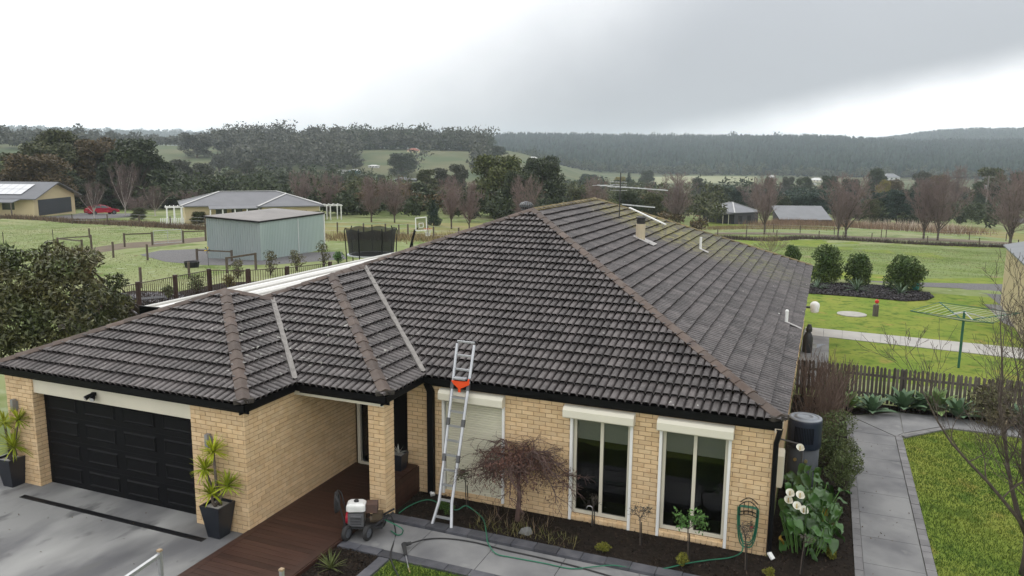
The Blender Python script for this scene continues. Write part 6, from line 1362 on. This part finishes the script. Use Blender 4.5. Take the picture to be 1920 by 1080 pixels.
# ---- boundary verges with dead weeds (dark strips), wire fences
def hedge_strip(name, label, pts, n, h, mat, seed, wdt=.6):
    rng = np.random.default_rng(seed); P = [G(*p) for p in pts]; Cs = []
    for a, b in zip(P, P[1:]):
        k = int(n*(b-a).length/sum((q-p).length for p, q in zip(P,P[1:]))); t = rng.random(k); C = np.array(a)[None]+t[:,None]*np.array(b-a)[None]; C[:,:2] += rng.normal(0, wdt*.4, (k,2)); Cs.append(C)
    C = np.concatenate(Cs); k = len(C); C[:,2] = terr(C[:,0], C[:,1]); a = rng.uniform(0,6.28,k); hh = h*(.4+.9*rng.random(k)); w = .05; t = np.stack([np.cos(a),np.sin(a),0*a],1)*w; T3 = C+np.stack([rng.normal(0,.25,k)*hh, rng.normal(0,.25,k)*hh, hh],1)
    o = link(name, npmesh(name, np.stack([C-t,C+t,T3],1).reshape(-1,3), np.arange(3*k).reshape(k,3), mat)); o['kind'] = 'stuff'; o['label'] = label; o['category'] = 'weeds'
M_WEED = pm('dead_weed', (.115,.08,.058), (.16,.115,.075), scale=.5, rough=.95, island=.4)
hedge_strip('dead_weeds', 'brown dead weeds along the fence line of the left paddock', [(0,409),(100,414),(200,420),(300,426),(388,431)], 5000, .55, M_WEED, 1, 1.2)
hedge_strip('dead_weeds', 'dark dead weeds along the rear lawn boundary on the right', [(1345,448),(1500,448),(1700,457),(1885,464),(1960,470)], 6000, .55, pm('dark_weed', (.06,.045,.038), (.09,.065,.05), island=.4), 2, 1.0)
M_REED = pm('reed', (.17,.11,.075), (.24,.16,.105), scale=.3, rough=.95, island=.35)
hedge_strip('reeds', 'brown reed bed before the dark conifers on the right', [(1440,424),(1560,423),(1620,428),(1700,430),(1800,437)], 9000, 1.1, M_REED, 3, 7.)
hedge_strip('reed_plumes', 'pale plumed reeds in the brown reed bed on the right', [(1610,426),(1700,430),(1790,436)], 900, 1.7, pm('reed_plume', (.55,.46,.36), (.45,.38,.30), island=.3), 4, 5.)
hedge_strip('tall_grass', 'dry tall grass below the bare trees behind the trampoline', [(620,447),(700,446),(800,449),(880,452),(960,440)], 5000, .5, pm('tan_grass', (.26,.19,.10), (.20,.17,.08), island=.35), 5, 4.)
hedge_strip('tall_grass', 'dry tall grass in front of the charcoal house', [(1330,430),(1400,428),(1480,427),(1560,430)], 4500, .5, pm('tan_grass', (.26,.19,.10)), 6, 4.)
def wire_fence(label, pts, hpost, loc_i=0):
    P = [G(*p) for p in pts]; f = thing('wire_fence', label, 'fence', P[len(P)//2], 'wire fences round the paddocks'); up = Vector((0,0,1))
    for p in P: MB().tube([p-up*.2, p+up*hpost], .07, 6).build('post', M_POST, f)
    for z in (.35,.7,1.0):
        MB().tube([p+up*(z*hpost) for p in P], .008, 3, False).build('wire', M_GAL, f)
wire_fence('timber post and wire fence along the rear lawn boundary on the right', [(1345,449),(1399,447),(1456,447),(1535,449),(1580,451),(1634,453),(1738,459),(1835,463),(1908,467)], 1.25)
wire_fence('post and wire fence in front of the reed bed', [(1400,437),(1450,436),(1500,438),(1564,440),(1572,442),(1652,446),(1661,446),(1730,449),(1817,450),(1886,452)], 1.25)
wire_fence('post and wire fence behind the trampoline and hoop', [(600,440),(633,441),(682,443),(723,444),(748,446),(765,445),(802,447),(813,450),(860,452)], 1.2)
wire_fence('post and wire fence along the brown weeds of the left paddock', [(136,420),(202,421),(262,423),(320,427),(385,430)], 1.2)
wire_fence('dark post fence beside the far road on the right', [(1800,418),(1822,418),(1848,418),(1872,420),(1900,424),(1925,428)], 1.0)
# ---- power pole
b = G(1846,408); pp = thing('power_pole', 'timber power pole with crossarm and transformer on the right', 'power pole', b); H = AT(1848,329,(b-Vector(CAM)).xy.length).z-b.z; up = Vector((0,0,1)); M_POLE = pm('grey_pole', (.20,.19,.175), (.15,.14,.13))
MB().tube([b, b+up*H], [.20,.14], 8).build('pole', M_POLE, pp); ca = Vector((_r[0],_r[1],0)).normalized(); MB().beam(b+up*(H-.4)-ca*1.7, b+up*(H-.4)+ca*1.7, .14).build('crossarm', M_POLE, pp); MB().beam(b+up*(H-1.7)-ca*.8, b+up*(H-1.7)+ca*.8, .12).build('crossarm', M_POLE, pp)
MB().lathe(b+up*(H-3.6)-ca*.55, [(.28,0),(.30,.1),(.30,1.0),(.22,1.1)], 14).build('transformer', pm('grey_metal', (.32,.32,.33)), pp)
for s in (-1.6,-.8,.8,1.6): MB().lathe(b+up*(H-.33)+ca*s, [(.06,0),(.08,.1),(.05,.22)], 8).build('insulator', pm('brown_glaze', (.10,.05,.03), rough=.3), pp)
wr = MB()
for s, z in ((-1.6,-.15),(.8,-.15),(1.6,-.15),(0,-1.6)):
    p = b+up*(H+z)+ca*s
    for q in (AT(2150,430,70)+ca*s*.2, AT(1200,345,330)):
        V = [p.lerp(q,t)-up*(1.2*math.sin(math.pi*t)) for t in np.linspace(0,1,14)]
        if q.y > 0 and (q-p).length > 0: wr.tube(V, .018, 3, False)
wr.build('wire', pm('dark_steel', (.05,.05,.052)), pp)
c = G(1818,406.5); bn = thing('letterbox', 'small black letterbox post beside the far road', 'letterbox', c); MB().box(c.x-.08,c.x+.08,c.y-.08,c.y+.08,c.z-.2,c.z+1.0).build('post', M_BLACK, bn); MB().box(c.x-.3,c.x+.3,c.y-.25,c.y+.25,c.z+1.0,c.z+1.9).build('box', M_BLACK, bn)
# ================================================================== trees of the middle and far distance
PROTO = {}
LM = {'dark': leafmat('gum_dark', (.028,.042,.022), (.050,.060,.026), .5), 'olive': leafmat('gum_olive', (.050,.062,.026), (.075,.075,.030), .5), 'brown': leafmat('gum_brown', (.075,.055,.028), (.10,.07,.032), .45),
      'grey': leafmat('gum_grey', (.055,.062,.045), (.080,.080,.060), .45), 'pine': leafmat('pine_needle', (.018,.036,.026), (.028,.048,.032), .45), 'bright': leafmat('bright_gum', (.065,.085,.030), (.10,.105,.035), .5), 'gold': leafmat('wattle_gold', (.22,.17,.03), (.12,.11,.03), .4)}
def proto(kind, mat, var):
    key = (kind, mat, var)
    if key in PROTO: return PROTO[key]
    rnd = random.Random(hash((kind, var)) % 1000 if False else sum(map(ord, kind))*7+var*13); cl = []; m = MB()
    if kind == 'gum':                       # 10 high, 8 wide, bare lower trunk, clumped crown
        k = 26; m.tube([(0,0,-.4),(rnd.uniform(-.2,.2),0,2.2),(rnd.uniform(-.4,.4),rnd.uniform(-.3,.3),4.2)], [.34,.27,.2], 8)
        for i in range(k):
            a = i*2.4+rnd.uniform(-.4,.4); t = rnd.random(); rr = (.35+.65*math.sqrt(rnd.random()))*3.1*(1-.55*t**2); z = 3.6+5.6*t; q = rnd.uniform(.9,1.5); cl.append((rr*math.cos(a), rr*math.sin(a), z, q, q*.75))
            m.tube([(0,0,2.0+t*1.8),(rr*math.cos(a)*.45,rr*math.sin(a)*.45,2.8+(z-2.8)*.6),(rr*math.cos(a),rr*math.sin(a),z)], [.13,.08,.03], 5)
        n, sz = 8000, .16
    elif kind == 'full':                    # crown down to the ground
        k = 40; m.tube([(0,0,-.4),(0,0,4)], [.3,.15], 7)
        for i in range(k):
            a = i*2.4+rnd.uniform(-.4,.4); t = rnd.random(); rr = (.3+.7*math.sqrt(rnd.random()))*3.1*(1-.6*abs(t-.35)**1.3); z = 1.0+8.0*t; q = rnd.uniform(.95,1.6); cl.append((rr*math.cos(a), rr*math.sin(a), z, q, q*.8))
            m.tube([(0,0,1.+t*2),(rr*math.cos(a),rr*math.sin(a),z)], [.08,.03], 4)
        n, sz = 11000, .16
    elif kind == 'cone':
        m.tube([(0,0,-.4),(0,0,9)], [.25,.04], 6)
        for i in range(34):
            t = i/34; a = i*2.4; rr = 2.6*(1-t)*rnd.uniform(.5,1.0); z = .7+8.8*t; q = (1.25*(1-t)+.38)*rnd.uniform(.8,1.1); cl.append((rr*math.cos(a), rr*math.sin(a), z, q, q*.7))
        n, sz = 5200, .15
    elif kind == 'open':                    # tall trunk, few flat clumps high up
        m.tube([(0,0,-.4),(.15,0,3.5),(-.1,.1,6.2)], [.3,.22,.15], 8)
        for i in range(15):
            a = i*2.4+rnd.uniform(-.4,.4); t = rnd.random(); rr = (.4+.6*rnd.random())*3.4*(1-.4*t); z = 6.2+3.2*t; q = rnd.uniform(.7,1.15); cl.append((rr*math.cos(a), rr*math.sin(a), z, q, q*.5))
            m.tube([(0,0,3.4+t*2),(rr*math.cos(a)*.5,rr*math.sin(a)*.5,4.8+t*2),(rr*math.cos(a),rr*math.sin(a),z)], [.12,.08,.03], 5)
        n, sz = 3600, .14
    c = crown_mesh('crown', cl, n, sz, LM[mat], var*7+3, .35); t = m.mesh('trunk', M_BARK if mat in ('grey','olive','bright') else M_DBARK); PROTO[key] = (c, t, (8,10)); return PROTO[key]
def bare_proto(var, mat):
    key = ('bare', var, mat.name)
    if key in PROTO: return PROTO[key]
    rnd = random.Random(50+var); m = MB(); tw = MB(); m.tube([(0,0,-.3),(0,0,.7),(.05,0,1.2)], [.13,.11,.10], 7)
    for i in range(9):
        a = i/9*6.28+rnd.uniform(-.3,.3); e = rnd.uniform(.10,.75); d = Vector((math.cos(a)*math.sin(e), math.sin(a)*math.sin(e), math.cos(e))); P = [Vector((0,0,rnd.uniform(.7,1.3)))]; dd = d.copy(); k = 7
        for q in range(k): dd = (dd+Vector((rnd.gauss(0,.07),rnd.gauss(0,.07),.05))).normalized(); P.append(P[-1]+dd*rnd.uniform(.55,.68))
        m.tube(P, [.06*(1-.75*q/k) for q in range(k+1)], 5)
        for q in range(1, k+1):
            for w in range(3): grow(tw, P[q], (dd*.8+Vector((rnd.gauss(0,.7),rnd.gauss(0,.7),.15))).normalized(), rnd.uniform(.5,.85)*(1-.3*q/k), .020, 3, rnd, 3, .55, .08, .6, 2, 3, .009, .16)
    PROTO[key] = (tw.mesh('twigs', mat), m.mesh('trunk', M_TRK if mat.name != 'birch_twig' else M_BIR), (4.6,5.6)); return PROTO[key]
M_TRK = pm('brown_trunk', (.095,.072,.058), (.07,.055,.045), coord='Object'); M_BIR = pm('birch_bark', (.48,.44,.40), (.30,.27,.24), scale=5, coord='Object'); M_TW2 = pm('birch_twig', (.14,.10,.095), (.11,.08,.075), coord='Object')
TN = [0]
def tree(u, vt, d, wpx, kind, mat, label, cat='tree', group='trees beyond the paddocks'):
    TN[0] += 1; i = TN[0]; b = GD(u, d); top = AT(u, vt, d).z; h = max(1.5, top-b.z); w = wpx*d/FPX
    if kind == 'bare': c, t, (pw_, ph) = bare_proto(i % 3, mat)
    else: c, t, (pw_, ph) = proto(kind, mat, i % 2)
    r = thing('bare_tree' if kind == 'bare' else ('conifer' if kind == 'cone' else 'tree'), label, cat, b, group); r.rotation_euler = (0,0,i*1.7); r.scale = (w/pw_, w/pw_, h/ph)
    link('twigs' if kind == 'bare' else 'crown', c, r); link('trunk', t, r)
Bt = M_TWIG
TREES = [
 (30,280,165,110,'full','olive','tall olive tree behind the rounded tree at the left edge'),(88,264,158,105,'full','olive','tall olive-brown tree above the garage gable of the yellow house'),(228,268,165,100,'full','dark','dark tree filling behind the left of the big dark gum'),(290,288,160,80,'gum','dark','dark gum at the right shoulder of the big dark gum'),
 (14,296,150,95,'full','bright','rounded olive-green tree behind the roof of the yellow house at the left edge'),(62,286,142,112,'full','brown','orange-brown bushy tree right behind the yellow house roof'),(112,242,165,115,'gum','olive','tall open-crowned gum rising above the brown tree on the left'),
 (150,266,165,115,'full','dark','dark bushy tree between the open-crowned gum and the big dark gum'),(190,254,160,100,'full','brown','brownish gum just left of the big dark gum'),(255,257,150,135,'gum','dark','big dark spreading gum behind the red car'),(205,318,152,90,'full','dark','dark tree low behind the parked red car'),
 (105,318,152,100,'full','dark','dark tree filling the gap right of the orange-brown tree'),(300,330,158,70,'full','dark','dark tree under the right side of the big dark gum'),(40,330,160,80,'full','olive','olive tree low behind the solar panels'),
 (228,316,122,42,'bare',M_TW2,'white-trunked bare birch right of the red car'),(168,350,118,36,'bare',M_TW2,'white-trunked bare birch beside the garage of the yellow house'),(284,356,118,40,'bare',M_TW2,'slim bare birch left of the white pergola'),(250,372,120,50,'bare',Bt,'low bare shrub between the two birches'),
 (252,388,112,30,'full','olive','small olive bush beside the gravel court of the yellow house'),(366,396,95,32,'full','olive','small round yellowish tree before the cream house'),
 (340,298,230,62,'gum','grey','grey-green gum right of the big dark gum'),(378,304,240,50,'gum','grey','pale thin gum beside the far green paddock on the left'),(318,346,150,55,'full','dark','dark leafy tree behind the white pergola'),(356,360,135,48,'bare',Bt,'bare pinkish tree behind the hipped roof of the cream house'),
 (372,338,260,48,'full','dark','dark round tree above the left end of the cream house roof'),(402,336,265,48,'full','dark','dark round tree above the middle of the cream house roof'),(436,318,270,52,'gum','olive','olive gum above the cream house roof'),(462,298,290,58,'gum','grey','tall grey gum right of the far left paddock'),(490,330,250,50,'full','dark','dark round tree above the peak of the cream house'),
 (370,252,520,58,'full','grey','hazy tree standing out on the far left ridge'),(410,288,420,40,'gum','grey','hazy gum at the far corner of the left green paddock'),
 (530,325,230,48,'full','dark','dark tree above the right part of the cream house'),(562,330,110,48,'bare',Bt,'bare pinkish tree at the right end of the cream house'),(612,335,108,55,'bare',Bt,'tall bare pinkish tree above the right corner of the green shed'),(648,362,112,50,'full','dark','dark green tree just right of the green shed'),
 (640,328,210,40,'cone','pine','dark conifer left of the pair above the shed corner'),(672,330,205,38,'cone','pine','dark conifer right of the pair above the shed corner'),(694,342,92,62,'bare',Bt,'bare pinkish tree left behind the trampoline'),(738,342,92,58,'bare',Bt,'bare pinkish tree right behind the trampoline'),
 (715,378,130,60,'full','dark','dark bush low between the bare trees behind the trampoline'),(780,340,130,60,'full','dark','dark leafy tree behind the basketball hoop'),(800,316,185,52,'gum','olive','olive gum above the basketball hoop'),(828,314,190,48,'gum','grey','grey gum second right of the basketball hoop'),(858,306,175,52,'gum','grey','pale-trunked gum left of the big green gums'),
 (812,372,90,40,'cone','pine','dark conifer right beside the basketball backboard'),(846,344,86,62,'bare',Bt,'bare pinkish tree right of the basketball hoop'),(880,352,84,58,'bare',Bt,'bare pinkish tree before the big green gums'),(935,288,118,118,'full','bright','left one of the two big green gums above the roof'),(1020,289,128,105,'full','dark','right one of the two big green gums above the roof'),
 (975,318,110,80,'full','dark','dark lower tree between the two big green gums'),(984,344,78,62,'bare',Bt,'bare pinkish tree rising behind the roof ridge vent'),(565,408,92,24,'full','brown','small orange bush beside the white corner of the green shed'),(590,412,90,30,'full','bright','small green bush right of the green shed'),
 (1085,352,140,60,'full','olive','olive tree right behind the roof peak'),(1118,346,95,62,'bare',Bt,'bare pinkish tree behind the television antenna'),(1180,356,120,70,'full','dark','dark green tree behind the right part of the antenna'),(1150,372,110,60,'full','bright','green bushy tree low behind the antenna mast'),(1225,360,125,60,'full','olive','olive bush behind the vent pipe'),
 (1272,338,140,84,'bare',Bt,'large bare pinkish tree right of the television antenna'),(1310,332,300,30,'full','grey','small round tree alone in the far pale paddock'),(1352,345,195,70,'full','dark','dark green tree left above the charcoal house'),(1332,360,185,46,'full','olive','olive tree beside the carport of the charcoal house'),(1385,350,200,50,'full','pine','dark tree right above the charcoal house'),
 (1442,342,127,66,'bare',Bt,'bare pinkish tree before the silver roof'),(1420,350,190,50,'bare',Bt,'bare pinkish tree behind the charcoal house'),(1472,366,192,40,'full','dark','dark tree left of the hedge behind the long shed'),(1505,364,195,50,'full','pine','dark hedge tree above the left half of the long shed'),(1540,362,198,50,'full','pine','dark hedge tree above the right half of the long shed'),
 (1597,340,128,90,'bare',Bt,'large bare pinkish tree right of the long shed'),(1582,366,126,44,'bare',Bt,'slim bare tree left beside the large one by the long shed'),(1660,358,180,50,'full','pine','left tree of the dark conifer clump on the right'),(1692,354,184,52,'full','pine','middle tree of the dark conifer clump on the right'),(1724,356,188,46,'full','pine','right tree of the dark conifer clump on the right'),(1642,372,172,34,'full','olive','small olive tree left of the dark conifer clump'),
 (1746,348,132,62,'bare',Bt,'left bare tree of the pair beyond the reed bed'),(1773,346,131,66,'bare',Bt,'right bare tree of the pair beyond the reed bed'),(1912,338,122,95,'bare',Bt,'bare tree at the right edge above the cream shed'),
 (1648,314,330,36,'full','dark','dark tree beside the far white farmhouse on the right'),(1685,334,300,40,'full','brown','brownish tree below the far white farmhouse'),(1662,336,290,30,'full','gold','golden tree below the far white farmhouse'),(1730,318,310,42,'full','grey','grey-green tree right of the far white farmhouse'),(1770,326,300,50,'full','brown','brownish bushy tree in the distance left of the power pole'),
 (1800,322,260,40,'bare',Bt,'far bare tree left of the power pole'),(1862,312,262,58,'gum','olive','tall olive gum just behind the power pole'),(1845,338,256,40,'full','dark','dark tree beneath the crossarm of the power pole'),(1888,336,256,44,'full','dark','dark tree right of the power pole'),(1920,322,270,50,'gum','dark','dark gum at the right edge beyond the power pole'),
 (1560,328,330,40,'full','dark','dark tree in front of the far plantation above the long shed'),(1510,330,320,44,'full','dark','dark far tree left above the long shed roof'),(1480,330,340,30,'full','grey','small hazy tree at the foot of the plantation'),(1445,330,330,26,'full','dark','small dark tree in the far paddock right of the lone tree'),(1600,334,300,40,'full','pine','dark far tree above the large bare tree'),
 (1215,318,520,34,'full','dark','dark tree at the edge of the far plantation behind the antenna'),(1180,322,430,40,'cone','pine','dark conifer beside the far white house'),(1105,325,420,50,'full','pine','dark far conifer row left of the far white house'),(1130,328,400,34,'cone','pine','small far conifer before the far white house'),(1165,330,380,32,'full','gold','small golden tree below the far white house'),
 (753,286,430,60,'full','dark','large lone tree on the hillside paddock'),(713,326,360,22,'full','dark','small dark tree below the lone hillside tree'),(822,244,650,34,'cone','pine','left dark pine on the hilltop beside the red-roofed house'),(845,247,640,38,'full','pine','middle dark pine on the hilltop beside the red-roofed house'),(868,250,630,36,'full','pine','right dark pine on the hilltop beside the red-roofed house'),
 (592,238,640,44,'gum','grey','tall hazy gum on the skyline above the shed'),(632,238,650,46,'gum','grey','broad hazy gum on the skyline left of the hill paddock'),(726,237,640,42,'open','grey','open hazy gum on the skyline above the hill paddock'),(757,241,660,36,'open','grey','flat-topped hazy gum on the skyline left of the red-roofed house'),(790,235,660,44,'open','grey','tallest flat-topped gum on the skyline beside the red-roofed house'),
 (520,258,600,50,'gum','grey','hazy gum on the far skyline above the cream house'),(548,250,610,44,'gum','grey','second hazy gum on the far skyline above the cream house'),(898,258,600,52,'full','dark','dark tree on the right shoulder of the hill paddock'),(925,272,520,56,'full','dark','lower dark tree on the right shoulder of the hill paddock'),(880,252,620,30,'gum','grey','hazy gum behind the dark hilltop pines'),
]
for t in TREES: tree(*t)
# ---- woods that read as one mass
M_PLANT = pm('plantation_needle', (.010,.022,.020), (.022,.036,.028), scale=.012, detail=6, rough=.9, island=.45, spec=.1, contrast=(.38,.62))
def wood(name, label, sel, n, h, size, per, mat, seed, cone=False):
    rng = np.random.default_rng(seed); u = rng.uniform(sel[0], sel[1], n*2); d = rng.uniform(sel[2], sel[3], n*2) if not callable(sel[2]) else sel[2](u, rng)
    if len(sel) > 4: k = sel[4](u, d); u = u[k]; d = d[k]
    u = u[:n]; d = d[:n]; th = np.arctan((u-960)/FPX); X = CAM[0]+d*(np.cos(th)*F0[0]+np.sin(th)*R0[0]); Y = CAM[1]+d*(np.cos(th)*F0[1]+np.sin(th)*R0[1]); Z = terr(X, Y); n = len(u); H = h*(.65+.6*rng.random(n)) if cone else h*(.42+.5*rng.random(n)+.55*rng.random(n)**3)
    if cone:
        s = 6; a = np.arange(s)/s*2*np.pi; rad = H*rng.uniform(.15,.22,n); V = []
        b0 = np.stack([X[:,None]+.75*rad[:,None]*np.cos(a), Y[:,None]+.75*rad[:,None]*np.sin(a), np.repeat((Z+H*.55)[:,None],s,1)+rng.normal(0,.4,(n,s))], -1)
        b1 = np.stack([X[:,None]+rad[:,None]*np.cos(a+rng.random((n,1))*6), Y[:,None]+rad[:,None]*np.sin(a), np.repeat((Z+H*.12)[:,None],s,1)+rng.normal(0,.5,(n,s))], -1)
        tip = np.stack([X,Y,Z+H],-1)[:,None]; V = np.concatenate([b1, b0, tip], 1).reshape(-1,3); k = np.arange(n)[:,None]*(2*s+1); j = np.arange(s); j2 = (j+1)%s
        Fq = np.concatenate([np.stack([k+j, k+j2, k+s+j2], -1).reshape(-1,3), np.stack([k+j, k+s+j2, k+s+j], -1).reshape(-1,3), np.stack([k+s+j, k+s+j2, k+2*s+0*j], -1).reshape(-1,3)]); me = npmesh(name, V, Fq, mat)
    else:
        idx = np.repeat(np.arange(n), per); v = rng.normal(size=(n*per,3)); v /= np.linalg.norm(v,axis=1)[:,None]; v *= (.5+.5*rng.random((n*per,1))); lob = rng.normal(0,.28,(n,5,3)); pick = rng.integers(0,5,n*per); v = v*.55+lob[idx,pick]
        C = np.stack([X[idx]+v[:,0]*H[idx]*.55, Y[idx]+v[:,1]*H[idx]*.55, Z[idx]+H[idx]*(.55+.42*np.clip(v[:,2],-1,1))], 1); V, Fq = cards(C, size, rng, 1.3); me = npmesh(name, V, Fq, mat)
    o = link(name, me); o['kind'] = 'stuff'; o['label'] = label; o['category'] = 'woodland'
def hillsel(u, d): return ~((u > 670)&(u < 890)&(d < 600)&(np.abs(u-770)*.4+d > 455))&~((u > 380)&(u < 425)&(d < 520))
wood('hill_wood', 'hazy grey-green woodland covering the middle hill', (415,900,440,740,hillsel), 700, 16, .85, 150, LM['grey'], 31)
wood('hilltop_wood', 'dark trees crowding the hilltop behind the red-roofed house', (640,915,605,735), 260, 17, .9, 150, LM['dark'], 51)
wood('hilltop_scrub', 'low dark scrub along the crest of the hill paddock', (420,920,598,700), 420, 5.5, .8, 60, LM['dark'], 52)
wood('valley_wood', 'dark trees in the valley below the hill paddock', (300,700,255,360,lambda u,d: ~((u > 640)&(d > 330))), 130, 9, .5, 200, LM['dark'], 32)
wood('valley_wood', 'mixed brown and green scrub behind the bare trees', (560,1100,130,200), 70, 6, .28, 260, LM['olive'], 33)
wood('valley_wood', 'dense dark scrub under the bare trees behind the trampoline', (560,1085,102,150), 170, 4.2, .22, 240, LM['dark'], 44)
wood('valley_wood', 'brownish scrub behind the trampoline and the big gums', (600,1330,112,200), 150, 4.6, .23, 240, LM['brown'], 45)
wood('valley_wood', 'dark scrub behind the cream house and white pergola', (265,600,125,230), 120, 5.5, .28, 260, LM['dark'], 46)
wood('valley_wood', 'green scrub behind the roof right of the ridge', (1050,1345,150,300), 110, 6, .3, 260, LM['olive'], 47)
wood('valley_wood', 'dark scrub behind the long shed and the charcoal house', (1330,1660,205,290), 90, 6.5, .33, 260, LM['pine'], 48)
wood('valley_wood', 'brownish trees in the valley left of the power pole', (1560,1960,270,420), 80, 7.5, .6, 150, LM['brown'], 49)
wood('valley_wood', 'dense dark tree belt across the valley on the right', (1060,1960,300,420), 150, 8, .6, 150, LM['dark'], 53)
wood('valley_wood', 'dark leafy belt between the bare trees on the right', (1340,1900,172,230,lambda u,d: ~((u > 1360)&(u < 1570)&(d < 200))), 90, 5, .28, 260, LM['dark'], 54)
wood('valley_wood', 'dark trees behind the yellow house at the left', (-120,330,165,230), 110, 9, .34, 280, LM['dark'], 50)
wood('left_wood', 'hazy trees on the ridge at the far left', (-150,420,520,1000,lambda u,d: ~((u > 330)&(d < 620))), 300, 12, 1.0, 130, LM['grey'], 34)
wood('far_ridge_wood', 'misty forest on the far ridge at the left', (-250,800,2600,3350), 1500, 20, 3.0, 50, LM['pine'], 35)
wood('valley_wood', 'scattered dark trees along the valley floor on the right', (1380,2000,290,420), 60, 7, .6, 130, LM['dark'], 36)
wood('plantation', 'dense pine plantation covering the long hill on the right', (845,2080,900,1760), 17000, 13, 0, 0, M_PLANT, 37, True)
wood('plantation_edge', 'dark trees along the lower edge of the pine plantation', (960,2050,860,935), 330, 13, 1.0, 90, LM['dark'], 38)
wood('ridge_trees', 'ragged tree line along the crest of the plantation hill', (900,2050,1660,1730), 260, 15, 1.5, 70, LM['pine'], 39)
wood('far_plantation', 'misty forest on the farthest hill at the right', (1600,2120,2150,2720), 4000, 16, 0, 0, M_PLANT, 40, True)
# ---- small far houses
def far_house(u, v, d, wpx, hpx, rise, wall, roof_, label, ang=0., name='farm_house'):
    b = G(u, v); d = (b-Vector(CAM)).xy.length; W = wpx*d/FPX; H = hpx*d/FPX; e = Vector((math.cos(YAW+ang), math.sin(YAW+ang), 0)); n = Vector((-e.y,e.x,0)); r = thing(name, label, 'house', b, 'far houses and sheds')
    hip_block(r, b-e*W/2, e, n, W, W*.6, H, rise*d/FPX, wall, roof_, W*.04)
    for k in range(3): p = b-e*W/2+e*W*(.15+.28*k)+Vector((0,0,H*.3)); quadpart(r, 'window', M_PANE, [p, p+e*W*.12, p+e*W*.12+Vector((0,0,H*.45)), p+Vector((0,0,H*.45))], -n, .03)
M_TERC = pm('terracotta_roof', (.28,.10,.07), rough=.7); M_TEAL = pm('teal_wall', (.10,.20,.20)); M_FARW = pm('far_white', (.62,.62,.60))
for a in ((775,285,590,22,3,4,M_YELL,M_TERC,'far red-roofed house on the hilltop'),(700,315,470,19,3.5,2,M_FARW,M_FARW,'small white shed with pale roof on the hill paddock'),(664,326,420,22,6,2,M_TEAL,M_FARW,'teal farm shed at the foot of the hill paddock'),(642,326,424,18,5,2,M_FARW,M_FARW,'white farm shed left beside the teal shed'),
          (683,341,330,44,3,3,M_FARW,M_SIL,'long pale-roofed barn below the hill paddock'),(760,341,330,38,4,4,M_CHW,M_GRYR,'blue-grey roofed barn below the lone hillside tree'),(1157,321,560,28,4,6,M_FARW,M_SIL,'far white house with silver roof above the antenna'),(1000,298,700,14,2,2,M_FARW,M_FARW,'tiny white roof above the big green gums'),
          (1672,338,330,26,5,6,M_FARW,M_SIL,'far white farmhouse with silver roof on the right'),(1533,341,360,20,3,4,M_CREAM,M_FARW,'far cream shed left of the white farmhouse'),(1448,336,420,10,4,3,M_FARW,M_FARW,'tiny white far shed above the silver roof'),(1785,336,420,14,2,2,M_FARW,M_FARW,'far pale roof left of the power pole'),(1527,347,300,7,2.5,1,M_FARW,M_FARW,'tiny white hut before the far cream shed')):
    far_house(*a)
# ---- haze
hb = MB(); hb.box(-5200,5200,-5200,5200,-40,130); me = hb.mesh('haze', bpy.data.materials.new('haze')); mt = me.materials[0]; mt.use_nodes = True; nt = mt.node_tree
for n_ in list(nt.nodes):
    if n_.type != 'OUTPUT_MATERIAL': nt.nodes.remove(n_)
v_ = nt.nodes.new('ShaderNodeVolumePrincipled'); v_.inputs['Color'].default_value = (.82,.91,1,1); v_.inputs['Density'].default_value = .00021; v_.inputs['Anisotropy'].default_value = 0
nt.links.new(v_.outputs[0], nt.nodes['Material Output'].inputs['Volume']); ho = link('haze', me); ho['kind'] = 'stuff'
